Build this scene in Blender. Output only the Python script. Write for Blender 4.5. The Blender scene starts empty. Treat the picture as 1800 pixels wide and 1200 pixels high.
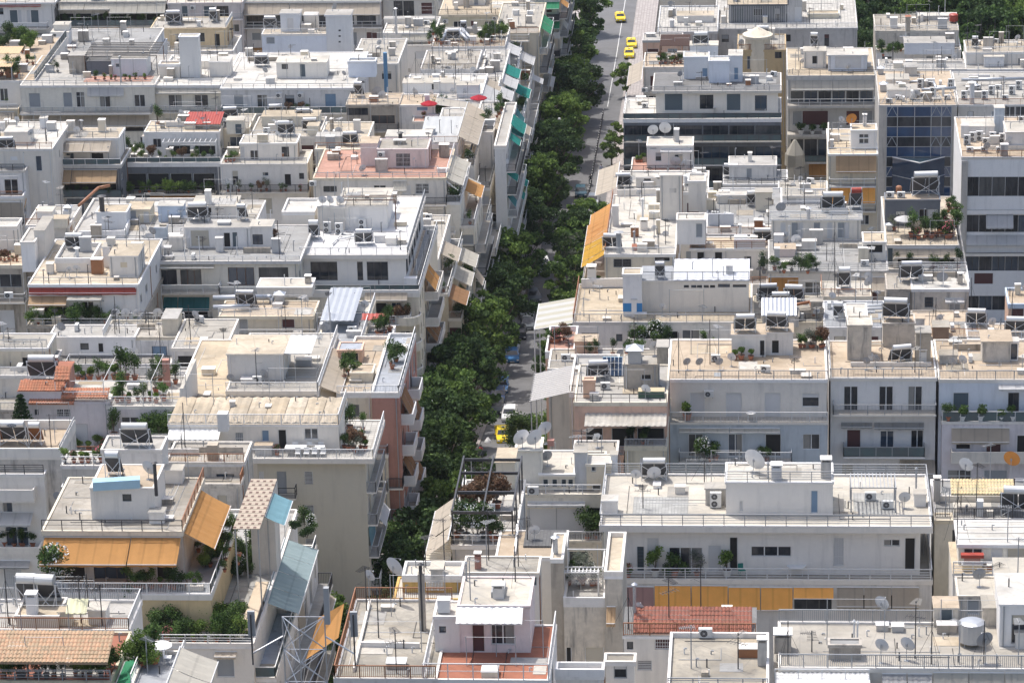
import bpy, math, random
from math import radians as rad, sin, cos, tan, pi, atan2, sqrt
from mathutils import Vector as V, Matrix
R0 = random.Random(7)
scene = bpy.context.scene
COL = scene.collection
# ---------------- camera ----------------
CAMZ = 160.0
F_PX, PSI, PITCH, ROLL = 6200.0, rad(4.35), rad(19.5), 0.0253
fwd = V((-sin(PSI)*cos(PITCH), cos(PSI)*cos(PITCH), -sin(PITCH)))
rgt = V((cos(PSI), sin(PSI), 0))
upv = rgt.cross(fwd)
RX = (rgt*cos(ROLL) - upv*sin(ROLL)).normalized()
UX = (upv*cos(ROLL) + rgt*sin(ROLL)).normalized()
cam = bpy.data.objects.new("camera", bpy.data.cameras.new("camera"))
cam.data.sensor_width = 36; cam.data.lens = 36*F_PX/1800
cam.data.clip_start = 5; cam.data.clip_end = 3000
mw = Matrix.Identity(4)
for i in range(3):
    mw[i][0], mw[i][1], mw[i][2] = RX[i], UX[i], -fwd[i]
mw[2][3] = CAMZ
cam.matrix_world = mw
COL.objects.link(cam); scene.camera = cam
# ---------------- light ----------------
SUN_DIR = V((-0.30, 0.27, 1.0)).normalized()
w = bpy.data.worlds.new("World"); scene.world = w; w.use_nodes = True
nt = w.node_tree
sky = nt.nodes.new("ShaderNodeTexSky"); sky.sky_type = 'NISHITA'; sky.sun_disc = False
sky.sun_elevation = math.asin(SUN_DIR.z); sky.sun_rotation = atan2(SUN_DIR.x, SUN_DIR.y)
sky.air_density = 1.0; sky.dust_density = 4.0; sky.ozone_density = 0.8
bg = nt.nodes["Background"]; bg.inputs[1].default_value = 0.15
nt.links.new(sky.outputs[0], bg.inputs[0])
sl = bpy.data.lights.new("sun", 'SUN'); sl.energy = 2.7; sl.angle = rad(0.5); sl.color = (1, 0.965, 0.91)
so = bpy.data.objects.new("sun", sl); so.rotation_euler = SUN_DIR.to_track_quat('Z', 'Y').to_euler(); COL.objects.link(so)
scene.view_settings.view_transform = 'Standard'; scene.view_settings.look = 'None'
scene.view_settings.gamma = 1; scene.view_settings.exposure = 0.52
# ---------------- picture geometry ----------------
ORG = V((0, 0, CAMZ))
def rdir(px, py): return fwd + RX*((px-900)/F_PX) - UX*((py-600)/F_PX)
def atY(px, py, Y): d = rdir(px, py); return ORG + d*(Y/d.y)
def atX(px, py, X): d = rdir(px, py); return ORG + d*(X/d.x)
def atZ(px, py, Z): d = rdir(px, py); return ORG + d*((Z-CAMZ)/d.z)
def at_s(px, py, s): return ORG + rdir(px, py)*(F_PX/s)
def proj(p):
    q = V(p) - ORG; d = q.dot(fwd)
    return 900+F_PX*q.dot(RX)/d, 600-F_PX*q.dot(UX)/d, F_PX/d
_S = [(-60, 10.3), (0, 10.8), (150, 12.3), (470, 16.3), (690, 19.2), (950, 23.3), (1200, 28.0), (1300, 30)]
def S(y):
    for (a, sa), (b, sb) in zip(_S, _S[1:]):
        if y <= b: return sa + (sb-sa)*(y-a)/(b-a)
    return 30
_G = [(0, 62), (150, 48), (200, 41), (240, 35), (306, 27), (335, 23.5), (375, 17), (435, 9), (510, 3.5), (600, 1), (700, 0), (3000, 0)]
def gz(Y):
    for (a, sa), (b, sb) in zip(_G, _G[1:]):
        if Y <= b: return sa + (sb-sa)*(Y-a)/(b-a)
    return 0
# ---------------- materials ----------------
_M = {}
def lin(c): return tuple(x for x in c)
def mat(key, col, kind='stucco', rough=.85, metal=0, dirt=.5, sc=1.0, **k):
    if key in _M: return _M[key]
    m = bpy.data.materials.new(key); m.use_nodes = True; _M[key] = m
    n = m.node_tree.nodes; l = m.node_tree.links
    b = n["Principled BSDF"]; b.inputs["Roughness"].default_value = rough; b.inputs["Metallic"].default_value = metal
    b.inputs["Base Color"].default_value = (*col, 1)
    if kind == 'flat': return m
    g = n.new("ShaderNodeNewGeometry"); oi = n.new("ShaderNodeObjectInfo")
    def mapping(scale, off=True):
        mp = n.new("ShaderNodeMapping"); mp.inputs["Scale"].default_value = scale
        l.new(g.outputs["Position"], mp.inputs["Vector"])
        if off:
            cmb = n.new("ShaderNodeMath"); cmb.operation = 'MULTIPLY'; cmb.inputs[1].default_value = 57
            l.new(oi.outputs["Random"], cmb.inputs[0]); l.new(cmb.outputs[0], mp.inputs["Location"])
        return mp
    def noise(scale, sc3=(1, 1, 1), det=5, rg=.6):
        t = n.new("ShaderNodeTexNoise"); t.inputs["Scale"].default_value = scale; t.inputs["Detail"].default_value = det; t.inputs["Roughness"].default_value = rg
        l.new(mapping(sc3).outputs[0], t.inputs["Vector"]); return t
    def ramp(src, a, c, inv=False):
        r = n.new("ShaderNodeMapRange"); r.inputs[1].default_value = a; r.inputs[2].default_value = c
        if inv: r.inputs[3].default_value = 1; r.inputs[4].default_value = 0
        l.new(src, r.inputs[0]); return r.outputs[0]
    def mix(fac, a, c2, mode='MIX'):
        x = n.new("ShaderNodeMix"); x.data_type = 'RGBA'; x.blend_type = mode
        for s, v in ((x.inputs[0], fac), (x.inputs[6], a), (x.inputs[7], c2)):
            if isinstance(v, bpy.types.NodeSocket): l.new(v, s)
            elif isinstance(v, (int, float)): s.default_value = v
            else: s.default_value = (*v, 1)
        return x.outputs[2]
    def mul(a, v):
        x = n.new("ShaderNodeMath"); x.operation = 'MULTIPLY'; l.new(a, x.inputs[0])
        if isinstance(v, bpy.types.NodeSocket): l.new(v, x.inputs[1])
        else: x.inputs[1].default_value = v
        return x.outputs[0]
    base = col
    if kind in ('stucco', 'roof') and min(col) > .3:
        wm = n.new("ShaderNodeMath"); wm.operation = 'PINGPONG'; wm.inputs[1].default_value = 1; w5 = mul(oi.outputs["Random"], 7.3); l.new(w5, wm.inputs[0])
        col_s = mix(mul(wm.outputs[0], .8), col, (col[0]*.93, col[1]*.86, col[2]*.74))
    else: col_s = col
    dk = tuple(c*.42 for c in col); dk = (dk[0]*1.03, dk[1], dk[2]*.93)
    if kind == 'stucco':
        big = ramp(noise(.12*sc).outputs[0], .42, .68)
        fine = ramp(noise(2.2*sc).outputs[0], .35, .75)
        streak = ramp(noise(1.6*sc, (1, 1, .13)).outputs[0], .52, .74)
        c1 = mix(mul(big, .34*dirt), col_s, dk); c1 = mix(mul(fine, .30*dirt), c1, dk)
        c1 = mix(mul(streak, .8*dirt), c1, tuple(c*.3 for c in col))
        l.new(c1, b.inputs["Base Color"])
    elif kind == 'roof':
        big = ramp(noise(.22*sc, det=8).outputs[0], .40, .66)
        fine = ramp(noise(1.9*sc, det=8, rg=.7).outputs[0], .44, .7)
        str_ = ramp(noise(.9*sc, (.35, 1.3, 1)).outputs[0], .5, .7)
        vo = n.new("ShaderNodeTexVoronoi"); vo.feature = 'DISTANCE_TO_EDGE'; vo.inputs["Scale"].default_value = .35
        l.new(mapping((1, .8, 1)).outputs[0], vo.inputs["Vector"])
        crack = ramp(vo.outputs["Distance"], .0, .018, True)
        c1 = mix(mul(big, .55*dirt), col_s, dk); c1 = mix(mul(fine, .4*dirt), c1, tuple(c*.5 for c in col))
        c1 = mix(mul(str_, .35*dirt), c1, (col[0]*.62, col[1]*.55, col[2]*.45))
        c1 = mix(mul(crack, .35*dirt), c1, tuple(c*.45 for c in col))
        l.new(c1, b.inputs["Base Color"])
    elif kind in ('fabric', 'metal', 'plain'):
        f1 = ramp(noise(1.2*sc).outputs[0], .35, .75)
        c1 = mix(mul(f1, .35*dirt), col, tuple(c*.5 for c in col))
        if kind == 'fabric':
            wv = n.new("ShaderNodeTexWave"); wv.inputs["Scale"].default_value = .25; wv.inputs["Distortion"].default_value = 0
            l.new(mapping((1, .35, .35), False).outputs[0], wv.inputs["Vector"])
            c1 = mix(mul(ramp(wv.outputs[0], .93, 1.0), .35), c1, tuple(c*.55 for c in col))
        l.new(c1, b.inputs["Base Color"])
        if kind == 'fabric' and 'orange_lifted' not in key:
            tr = n.new("ShaderNodeBsdfTranslucent"); l.new(c1, tr.inputs[0]); ms = n.new("ShaderNodeMixShader"); ms.inputs[0].default_value = .4
            l.new(b.outputs[0], ms.inputs[1]); l.new(tr.outputs[0], ms.inputs[2]); l.new(ms.outputs[0], n["Material Output"].inputs[0])
    elif kind == 'tile':
        rnd = n.new("ShaderNodeTexWhiteNoise"); rnd.noise_dimensions = '3D'
        mp = mapping((1/.22, 1/.33, 0)); fl = n.new("ShaderNodeVectorMath"); fl.operation = 'FLOOR'
        l.new(mp.outputs[0], fl.inputs[0]); l.new(fl.outputs[0], rnd.inputs[0])
        c1 = mix(mul(rnd.outputs[0], .75), col, (col[0]*.62, col[1]*.8, col[2]*.85))
        c1 = mix(mul(ramp(noise(.8).outputs[0], .4, .7), .4*dirt), c1, tuple(c*.5 for c in col))
        l.new(c1, b.inputs["Base Color"])
    elif kind == 'paver':
        br = n.new("ShaderNodeTexBrick"); br.inputs["Scale"].default_value = 1.0*sc
        br.inputs["Color1"].default_value = (*col, 1); br.inputs["Color2"].default_value = (*[c*.75 for c in col], 1)
        br.inputs["Mortar"].default_value = (*[c*.45 for c in col], 1); br.inputs["Mortar Size"].default_value = .03
        br.inputs["Brick Width"].default_value = .5; br.inputs["Row Height"].default_value = .5; br.offset = 0
        l.new(mapping((1, 1, 0), False).outputs[0], br.inputs["Vector"])
        c1 = mix(mul(ramp(noise(.5, det=7).outputs[0], .4, .7), .5*dirt), br.outputs[0], tuple(c*.5 for c in col))
        l.new(c1, b.inputs["Base Color"])
    elif kind == 'glass':
        f1 = ramp(noise(.7, (1, 1, .5)).outputs[0], .4, .65)
        c1 = mix(mul(f1, .6), col, k.get('col2', (.10, .10, .11)))
        l.new(c1, b.inputs["Base Color"]); b.inputs["Specular IOR Level"].default_value = k.get('spec', .5)
    elif kind == 'leaf':
        b.inputs["Specular IOR Level"].default_value = .15; b.inputs["Roughness"].default_value = .75
        f1 = ramp(noise(1.3, det=4).outputs[0], .38, .66)
        c1 = mix(f1, col, k['col2'])
        c1 = mix(mul(oi.outputs["Random"], .6), c1, (col[0]*.75+.01, col[1]*.6+.01, col[2]*.9+.012)) if 'plane' in key else mix(mul(oi.outputs["Random"], .35), c1, tuple(c*.6 for c in col))
        l.new(c1, b.inputs["Base Color"])
        tr = n.new("ShaderNodeBsdfTranslucent"); l.new(c1, tr.inputs[0])
        ms = n.new("ShaderNodeMixShader"); ms.inputs[0].default_value = .25
        l.new(b.outputs[0], ms.inputs[1]); l.new(tr.outputs[0], ms.inputs[2])
        l.new(ms.outputs[0], n["Material Output"].inputs[0])
    if kind in ('stucco', 'roof'):
        bp = n.new("ShaderNodeBump"); bp.inputs["Strength"].default_value = .25; bp.inputs["Distance"].default_value = .05
        l.new(noise(5).outputs[0], bp.inputs["Height"]); l.new(bp.outputs[0], b.inputs["Normal"])
    return m
WALLC = {'white': (.84, .83, .82), 'white2': (.80, .79, .78), 'bluew': (.72, .76, .83), 'cream': (.80, .76, .67), 'beige': (.72, .66, .55), 'yellow': (.72, .58, .36),
 'pink': (.78, .68, .66), 'peach': (.74, .50, .38), 'grey': (.58, .57, .56), 'lgrey': (.72, .71, .70), 'dgrey': (.18, .19, .21), 'concrete': (.50, .46, .41), 'rose': (.46, .24, .19),
 'ochre': (.60, .39, .13), 'lilac': (.72, .69, .73), 'stain': (.68, .65, .61), 'olive': (.62, .59, .48), 'sky': (.55, .64, .76), 'brown': (.27, .17, .11), 'wgrey': (.60, .61, .62)}
def W(c):
    d = {'stain': 1.5, 'concrete': 1.2, 'grey': .8, 'white': .26, 'white2': .34, 'bluew': .25, 'lgrey': .5}.get(c, .55)
    return mat('stucco_'+c, WALLC[c], 'stucco', dirt=d)
ROOFC = {'white': (.57, .555, .52), 'grey': (.30, .30, .295), 'lgrey': (.41, .40, .38), 'cream': (.53, .46, .36), 'sand': (.48, .39, .29), 'salmon': (.44, .25, .19), 'terra': (.36, .14, .085), 'concrete': (.37, .345, .305),
 'dgrey': (.19, .19, .19), 'tilewhite': (.50, .48, .44), 'blueg': (.36, .39, .44), 'patchy': (.41, .39, .35)}
def RF(c):
    if c == 'tilewhite': return mat('roof_paving_light', ROOFC[c], 'paver', dirt=.6)
    return mat('roof_'+c, ROOFC[c], 'roof', dirt={'concrete': 1.4, 'patchy': 1.8, 'white': 1.15, 'cream': 1.3}.get(c, 1.0))
FAB = {'orange': (.62, .32, .11), 'orange_lifted': (.95, .45, .11), 'yellow': (.62, .36, .05), 'beige': (.56, .49, .40), 'cream': (.60, .57, .50), 'white': (.66, .66, .66), 'teal': (.02, .27, .23), 'green': (.05, .30, .15), 'red': (.50, .03, .05),  # second orange is brightened in its colour to make up for shade
 'brown': (.36, .20, .10), 'lblue': (.22, .42, .50), 'gteal': (.34, .44, .46), 'tan': (.58, .40, .24), 'grey': (.45, .45, .45), 'dteal': (.06, .22, .24), 'pink': (.62, .40, .38), 'dgrey': (.2, .2, .2), 'redstripe': (.42, .09, .07)}
def FB(c): return mat('fabric_'+c, FAB[c], 'fabric', rough=.9, dirt=.7)
MET = {'white': (.70, .70, .69), 'grey': (.35, .36, .37), 'dark': (.05, .05, .055), 'steel': (.55, .56, .58), 'green': (.04, .10, .07), 'brown': (.12, .06, .04), 'red': (.35, .05, .03), 'lblue': (.35, .55, .68), 'rust': (.30, .13, .06), 'galv': (.45, .47, .50)}
def MT(c): return mat('painted_metal_'+c, MET[c], 'metal', rough=.45, metal=.6 if c in ('steel', 'galv') else 0, dirt=.5)
GL = mat('window_glass_dark', (.015, .02, .028), 'glass', rough=.06, spec=.6)
GLB = mat('window_glass_blue', (.01, .03, .07), 'glass', rough=.03, spec=1.0, col2=(.02, .05, .10))
GLG = mat('balcony_glass', (.09, .14, .15), 'glass', rough=.06, spec=.7)
GL2 = mat('window_glass_sheer', (.06, .065, .07), 'glass', rough=.1, spec=.6, col2=(.16, .16, .155))
GL3 = mat('window_glass_sky_tint', (.03, .05, .08), 'glass', rough=.03, spec=1.0, col2=(.07, .10, .14))  # pale blue sky reflection put into the pane's base colour
VOID = mat('dark_interior', (.03, .028, .027), 'flat', rough=.9)  # near-black sheet painted as the shade inside openings
SH = {'grey': (.30, .32, .34), 'blue': (.20, .30, .42), 'brown': (.10, .04, .04), 'white': (.62, .62, .62), 'beige': (.52, .48, .40), 'green': (.04, .10, .08), 'slate': (.10, .13, .15)}
def SHM(c): return mat('shutter_'+c, SH[c], 'metal', rough=.7, dirt=.4)
LEAF = [mat('leaf_plane_tree', (.035, .072, .022), 'leaf', rough=.5, col2=(.17, .27, .075)),  # dark and bright leaf tones spread to paint shaded gaps and lit tips
        mat('leaf_bright', (.07, .13, .028), 'leaf', rough=.5, col2=(.25, .35, .09)),
        mat('leaf_olive', (.13, .15, .11), 'leaf', rough=.6, col2=(.26, .28, .22)),
        mat('leaf_dark', (.03, .058, .024), 'leaf', rough=.5, col2=(.08, .13, .05)),
        mat('leaf_russet', (.16, .09, .06), 'leaf', rough=.6, col2=(.22, .15, .09))]
FLOW = mat('petal_white', (.75, .75, .72), 'flat'); FLOWP = mat('petal_pink', (.6, .15, .2), 'flat')
BARK = mat('bark', (.12, .09, .07), 'plain', dirt=1); POT = mat('terracotta_pot', (.42, .16, .09), 'plain'); POTW = mat('white_pot', (.7, .7, .68), 'plain'); POTG = mat('grey_pot', (.2, .2, .2), 'plain')
TILE_R = mat('clay_tile_red', (.30, .105, .07), 'tile'); TILE_T = mat('clay_tile_tan', (.50, .32, .20), 'tile'); TILE_O = mat('clay_tile_orange', (.46, .18, .10), 'tile'); TILE_S = mat('clay_tile_straw', (.66, .50, .28), 'tile')
# ---------------- mesh builder ----------------
class MB:
    def __init__(s): s.v = []; s.f = []; s.m = []; s.mats = []
    def mi(s, m):
        if m not in s.mats: s.mats.append(m)
        return s.mats.index(m)
    def poly(s, pts, m):
        b = len(s.v); s.v += [tuple(p) for p in pts]; s.f.append(tuple(range(b, b+len(pts)))); s.m.append(s.mi(m))
    def box(s, x0, y0, z0, x1, y1, z1, m, top=None, skip=''):
        if x0 > x1: x0, x1 = x1, x0
        if y0 > y1: y0, y1 = y1, y0
        if z0 > z1: z0, z1 = z1, z0
        b = len(s.v); s.v += [(x0, y0, z0), (x1, y0, z0), (x1, y1, z0), (x0, y1, z0), (x0, y0, z1), (x1, y0, z1), (x1, y1, z1), (x0, y1, z1)]
        k = s.mi(m); t = s.mi(top) if top else k
        for f, mm, c in (((0, 1, 5, 4), k, 'f'), ((1, 2, 6, 5), k, 'r'), ((2, 3, 7, 6), k, 'b'), ((3, 0, 4, 7), k, 'l'), ((4, 5, 6, 7), t, 't'), ((3, 2, 1, 0), k, 'u')):
            if c not in skip: s.f.append(tuple(b+i for i in f)); s.m.append(mm)
        return s
    def obox(s, M4, x0, y0, z0, x1, y1, z1, m):
        b = len(s.v); s.box(x0, y0, z0, x1, y1, z1, m)
        for i in range(b, len(s.v)): s.v[i] = tuple(M4 @ V(s.v[i]))
        return s
    def tube(s, p, q, r, m, n=5, r2=None, cap=True):
        p = V(p); q = V(q); d = q-p
        if d.length < 1e-6: return s
        d.normalize(); a = d.cross(V((0, 0, 1)) if abs(d.z) < .9 else V((1, 0, 0))).normalized(); c = d.cross(a)
        r2 = r if r2 is None else r2; b = len(s.v); k = s.mi(m)
        for (o, rr) in ((p, r), (q, r2)):
            for i in range(n):
                t = 2*pi*i/n; s.v.append(tuple(o+(a*cos(t)+c*sin(t))*rr))
        for i in range(n):
            j = (i+1) % n; s.f.append((b+i, b+j, b+n+j, b+n+i)); s.m.append(k)
        if cap and n > 3:
            s.f.append(tuple(b+i for i in range(n-1, -1, -1))); s.m.append(k); s.f.append(tuple(b+n+i for i in range(n))); s.m.append(k)
        return s
    def lathe(s, prof, m, n=12, o=(0, 0, 0)):
        b = len(s.v); k = s.mi(m)
        for (r, z) in prof:
            for i in range(n):
                t = 2*pi*i/n; s.v.append((o[0]+r*cos(t), o[1]+r*sin(t), o[2]+z))
        for a in range(len(prof)-1):
            for i in range(n):
                j = (i+1) % n; s.f.append((b+a*n+i, b+a*n+j, b+(a+1)*n+j, b+(a+1)*n+i)); s.m.append(k)
        return s
    def build(s, name, parent=None, org=None, smooth=False, label=None):
        if not s.f: return None
        me = bpy.data.meshes.new(name)
        if org is None and parent is not None:
            top = parent
            while top.parent: top = top.parent
            org = top.location
        if org is not None:
            ox, oy, oz = org; vs = [(x-ox, y-oy, z-oz) for x, y, z in s.v]
        else: vs = s.v
        me.from_pydata(vs, [], s.f)
        for m in s.mats: me.materials.append(m)
        me.polygons.foreach_set('material_index', s.m)
        if smooth: me.polygons.foreach_set('use_smooth', [True]*len(s.f))
        me.update()
        o = bpy.data.objects.new(name, me); COL.objects.link(o)
        if parent is not None: o.parent = parent
        if label: o['label'] = label
        return o
def sub(o, par_root):  # nothing extra: children share the root's origin
    return o
# ---------------- things & labels ----------------
THINGS = []
ORD = ['leftmost', 'second', 'third', 'fourth', 'fifth', 'sixth', 'seventh', 'eighth', 'ninth', 'tenth', 'eleventh', 'twelfth', 'thirteenth', 'fourteenth', 'fifteenth', 'sixteenth', 'seventeenth', 'eighteenth', 'nineteenth', 'twentieth', 'twenty-first', 'twenty-second', 'twenty-third', 'twenty-fourth']
def thing(name, cat, loc, rz=0, label=None, group=None, kind=None):
    o = bpy.data.objects.new(name, None); COL.objects.link(o); o.location = loc; o.rotation_euler = (0, 0, rz)
    if label: o['label'] = label
    o['category'] = cat
    if group: o['group'] = group
    if kind: o['kind'] = kind
    return o
def auto(o, look, where, group=None):
    THINGS.append((o, look, where)); 
    if group: o['group'] = group
def finish_labels():
    d = {}
    for o, look, where in THINGS: d.setdefault((look, where), []).append(o)
    for (look, where), L in d.items():
        road = 'road' in where and 'tree' in look
        L.sort(key=(lambda o: o.location.y) if road else (lambda o: proj(o.location)[0]))
        for i, o in enumerate(L):
            if len(L) == 1: t = f"{look} {where}"
            elif road: t = ('nearest ' if i == 0 else ORD[i]+' nearest ')+f"{look} {where}"
            elif len(L) == 2: t = f"{'left' if i == 0 else 'right'} {look} {where}"
            elif i == len(L)-1: t = f"rightmost {look} {where}"
            else: t = ('leftmost ' if i == 0 else ORD[i]+'-from-left ')+f"{look} {where}"
            if len(t.replace('-from-', '-').split()) > 15: t = t.replace('leafy green potted', 'potted').replace('on a balcony of', 'by')
            o['label'] = t
def copy_tree(o, parent=None):
    c = o.copy(); COL.objects.link(c); c.parent = parent
    for ch in o.children: copy_tree(ch, c)
    return c
PROTO = {}
def place(kind, maker, loc, rz=0, scale=1):
    """first use keeps the prototype itself; later ones copy it with its parts"""
    if kind not in PROTO:
        o = maker(); PROTO[kind] = o
    else: o = copy_tree(PROTO[kind])
    o.location = loc; o.rotation_euler = (0, 0, rz); o.scale = (scale,)*3
    return o
# ---------------- building parts ----------------
BL = []
class Blk:
    def __init__(s, B, X0, X1, Y0, Y1, Z0, Z1, wall='white', roof='white', par=.25, over=.06, slab=.22, edge=None, roofm=None, pt=.18, back=True):
        if X0 > X1: X0, X1 = X1, X0
        s.B = B; s.X0, s.X1, s.Y0, s.Y1, s.Z0, s.Z1 = X0, X1, Y0, max(Y1, Y0+.4), Z0, Z1
        s.wall = W(wall) if isinstance(wall, str) else wall; s.roof = roofm or RF(roof); s.par = par; s.over = over; s.slab = slab
        s.edge = W(edge) if isinstance(edge, str) else (edge or s.wall); s.pt = pt
        s.hf = []; s.hr = []; s.backpar = back
        BL.append(s)
    def xy(s, px, py): return atY(px, py, s.Y0)
    def rect(s, x0, y0, x1, y1):
        a = atY(x0, (y0+y1)/2, s.Y0); b = atY(x1, (y0+y1)/2, s.Y0); c = atY((x0+x1)/2, y0, s.Y0); d = atY((x0+x1)/2, y1, s.Y0)
        return a.x, b.x, d.z, c.z
    def roofp(s, px, py): return atZ(px, py, s.Z1+.01)
    # --- openings on the front face
    def win(s, x0, y0, x1, y1, k='w', c='grey', fc='white', bars=False):
        X0, X1, Z0, Z1 = s.rect(x0, y0, x1, y1); s.winw(X0, X1, Z0, Z1, k, c, fc, bars); return s
    def winw(s, X0, X1, Z0, Z1, k='w', c='grey', fc='white', bars=False, side='f'):
        if side == 'f':
            X0 = max(X0, s.X0+.08); X1 = min(X1, s.X1-.08)
        else: X0 = max(X0, s.Y0+.08); X1 = min(X1, s.Y1-.08)
        Z1 = min(Z1, s.Z1-.1); Z0 = max(Z0, s.Z0+.02)
        if X1-X0 < .15 or Z1-Z0 < .15: return
        (s.hf if side == 'f' else s.hr).append((X0, X1, Z0, Z1))
        dr = (Z1-Z0) > 1.75
        d = .14; t = .06; r = s.B.root
        def P(mb, u0, u1, z0, z1, d0, d1, m):
            if side == 'f': mb.box(u0, s.Y0+d0, z0, u1, s.Y0+d1, z1, m)
            else: mb.box(s.X1-d1, u0, z0, s.X1-d0, u1, z1, m)
        fm = {'white': MT('white'), 'dark': MT('dark'), 'grey': MT('grey'), 'brown': MT('brown')}[fc]
        f = MB(); nm = 'door' if dr else 'window'
        e = .003
        P(f, X0+e, X0+t, Z0+e, Z1-e, d-.04, d+.04, fm); P(f, X1-t, X1-e, Z0+e, Z1-e, d-.04, d+.04, fm)
        P(f, X0+t, X1-t, Z1-t, Z1-e, d-.037, d+.037, fm); P(f, X0+t, X1-t, Z0+e, Z0+t, d-.037, d+.037, fm)
        wd = X1-X0; n = 1 if wd < .95 else (2 if wd < 2.3 else (3 if wd < 3.6 else int(wd/1.2)))
        if k in 'wg':
            for i in range(1, n):
                u = X0+wd*i/n; P(f, u-.045, u+.045, Z0+t, Z1-t, d-.034, d+.034, fm)
        if k == 'w' and bars is False and dr and R0.random() < .35:
            zz = Z1-(Z1-Z0)*.28; P(f, X0+t, X1-t, zz-.03, zz+.03, d-.03, d+.03, fm)
        if bars:
            nb = max(3, int(wd/.16))
            for i in range(1, nb):
                u = X0+wd*i/nb; P(f, u-.014, u+.014, Z0+e, Z1-e, .02, .05, MT('white') if bars == 'w' else MT('dark'))
            for q in (.33, .66): P(f, X0+e, X1-e, Z0+(Z1-Z0)*q-.015, Z0+(Z1-Z0)*q+.015, .017, .047, MT('white') if bars == 'w' else MT('dark'))
        fo = f.build(nm, r)
        p = MB(); pm = R0.choice([GL, GL, GL2, GL3])
        if k == 's': pm = SHM(c)
        elif k == 'o': pm = VOID
        elif k == 'v': pm = SHM(c)
        if k == 'h':  # half-lowered shutter
            zm = Z0+(Z1-Z0)*R0.uniform(.35, .7)
            P(p, X0+t, X1-t, zm, Z1-t, d-.02, d+.01, SHM(c)); sh = p.build('shutter', fo); p = MB()
            P(p, X0+t, X1-t, Z0+t, zm, d, d+.02, GL); q = p.build('pane', fo)
        elif k == 'v':
            nn = max(3, int((Z1-Z0)/.12))
            for i in range(nn):
                z = Z0+(Z1-Z0)*i/nn; P(p, X0+t, X1-t, z+.01, z+.07, d-.05, d, SHM(c))
            P(p, X0+t, X1-t, Z0+t, Z1-t, d+.02, d+.03, VOID)
            q = p.build('louvre', fo)
        else:
            P(p, X0+t, X1-t, Z0+t, Z1-t, d+(.0 if k != 's' else -.015), d+.02, pm)
            if k in 'w' and R0.random() < .45:  # curtain seen through the pane
                u0, u1 = (X0+t, X0+wd*.42) if R0.random() < .5 else (X0+wd*.6, X1-t)
                P(p, u0, u1, Z0+t, Z1-t, d-.004, d+.0, mat('curtain', (.28, .27, .25), 'plain'))
            q = p.build('shutter' if k == 's' else 'pane', fo)
    # --- generic rows of openings
    def row(s, xs, y0, y1, k='w', c='grey', w=None, **kw):
        for x in xs:
            if isinstance(x, tuple): s.win(x[0], y0, x[1], y1, k, c, **kw)
            else: s.win(x-(w or 8)/2, y0, x+(w or 8)/2, y1, k, c, **kw)
        return s
    # --- roof edge railing ('f' front, 'r' right, 'l' left, 'b' back)
    def rail(s, sides='f', h=1.0, kind='bars', c='grey', inset=.08):
        s.railed = True
        o = s.over; x0, x1, y0, y1 = s.X0-o+inset, s.X1+o-inset, s.Y0-o+inset, s.Y1+o-inset; z = s.Z1+s.par
        path = {'f': [(x0, y0), (x1, y0)], 'r': [(x1, y0), (x1, y1)], 'l': [(x0, y0), (x0, y1)], 'b': [(x0, y1), (x1, y1)]}
        for c_ in sides: railing(s.B.root, [(*p, z) for p in path[c_]], h-(s.par if s.par < .6 else 0) if s.par < .6 else .3, kind, c)
        return s
    def balc(s, x0, x1, y, d=1.4, kind='bars', c='grey', slabc=None, rz=1.0, th=.16, frontonly=False, face='f'):
        """balcony slab whose front top edge is at picture row y, d metres out"""
        Yf = s.Y0-d; a = atY(x0, y, Yf); b = atY(x1, y, Yf); z = (a.z+b.z)/2
        s.balw(a.x, b.x, z, d, kind, c, slabc, rz, th); return s
    def balw(s, X0, X1, z, d=1.3, kind='bars', c='grey', slabc=None, rz=1.0, th=.16, face='f'):
        m = W(slabc) if slabc else s.edge; mb = MB()
        if face == 'f':
            mb.box(X0, s.Y0-d, z-th, X1, s.Y0-.002, z, m, RF('lgrey')); o = mb.build('balcony', s.B.root)
            i = .05; y = s.Y0-d+i
            pts = [(X0+i, s.Y0-.02, z), (X0+i, y, z), (X1-i, y, z), (X1-i, s.Y0-.02, z)]
        else:
            mb.box(s.X1+.002, X0, z-th, s.X1+d, X1, z, m, RF('lgrey')); o = mb.build('balcony', s.B.root)
            i = .05; x = s.X1+d-i
            pts = [(s.X1+.02, X0+i, z), (x, X0+i, z), (x, X1-i, z), (s.X1+.02, X1-i, z)]
        if kind: railing(o, pts, rz, kind, c, s.B.root)
        return o
    def awn(s, x0, x1, y0, y1, p=1.5, c='beige', n=1, arms=True, drop=.22):
        za = atY((x0+x1)/2, y0, s.Y0).z
        if p < .25: Yo = s.Y0-p
        else: Yo = s.Y0-p
        zb = atY((x0+x1)/2, y1, Yo).z; zb = min(zb, za-.05)
        X0 = atY(x0, y1, Yo).x; X1 = atY(x1, y1, Yo).x
        for i in range(n):
            g = .04; a = X0+(X1-X0)*i/n+g; b = X0+(X1-X0)*(i+1)/n-g
            awning(s.B.root, [(a, s.Y0-.03, za), (b, s.Y0-.03, za)], [(a, Yo, zb), (b, Yo, zb)], c, arms, drop if p > .3 else 0)
        return s
    def sawn(s, y0, y1, z, p=1.5, dz=.9, c='beige', n=1, arms=True):
        """awning on the street (right) face, world Y range y0..y1, attached at height z"""
        for i in range(n):
            a = y0+(y1-y0)*i/n+.04; b = y0+(y1-y0)*(i+1)/n-.04
            awning(s.B.root, [(s.X1+.03, a, z), (s.X1+.03, b, z)], [(s.X1+p, a, z-dz), (s.X1+p, b, z-dz)], c, arms, .2 if p > .3 else 0)
        return s
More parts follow.
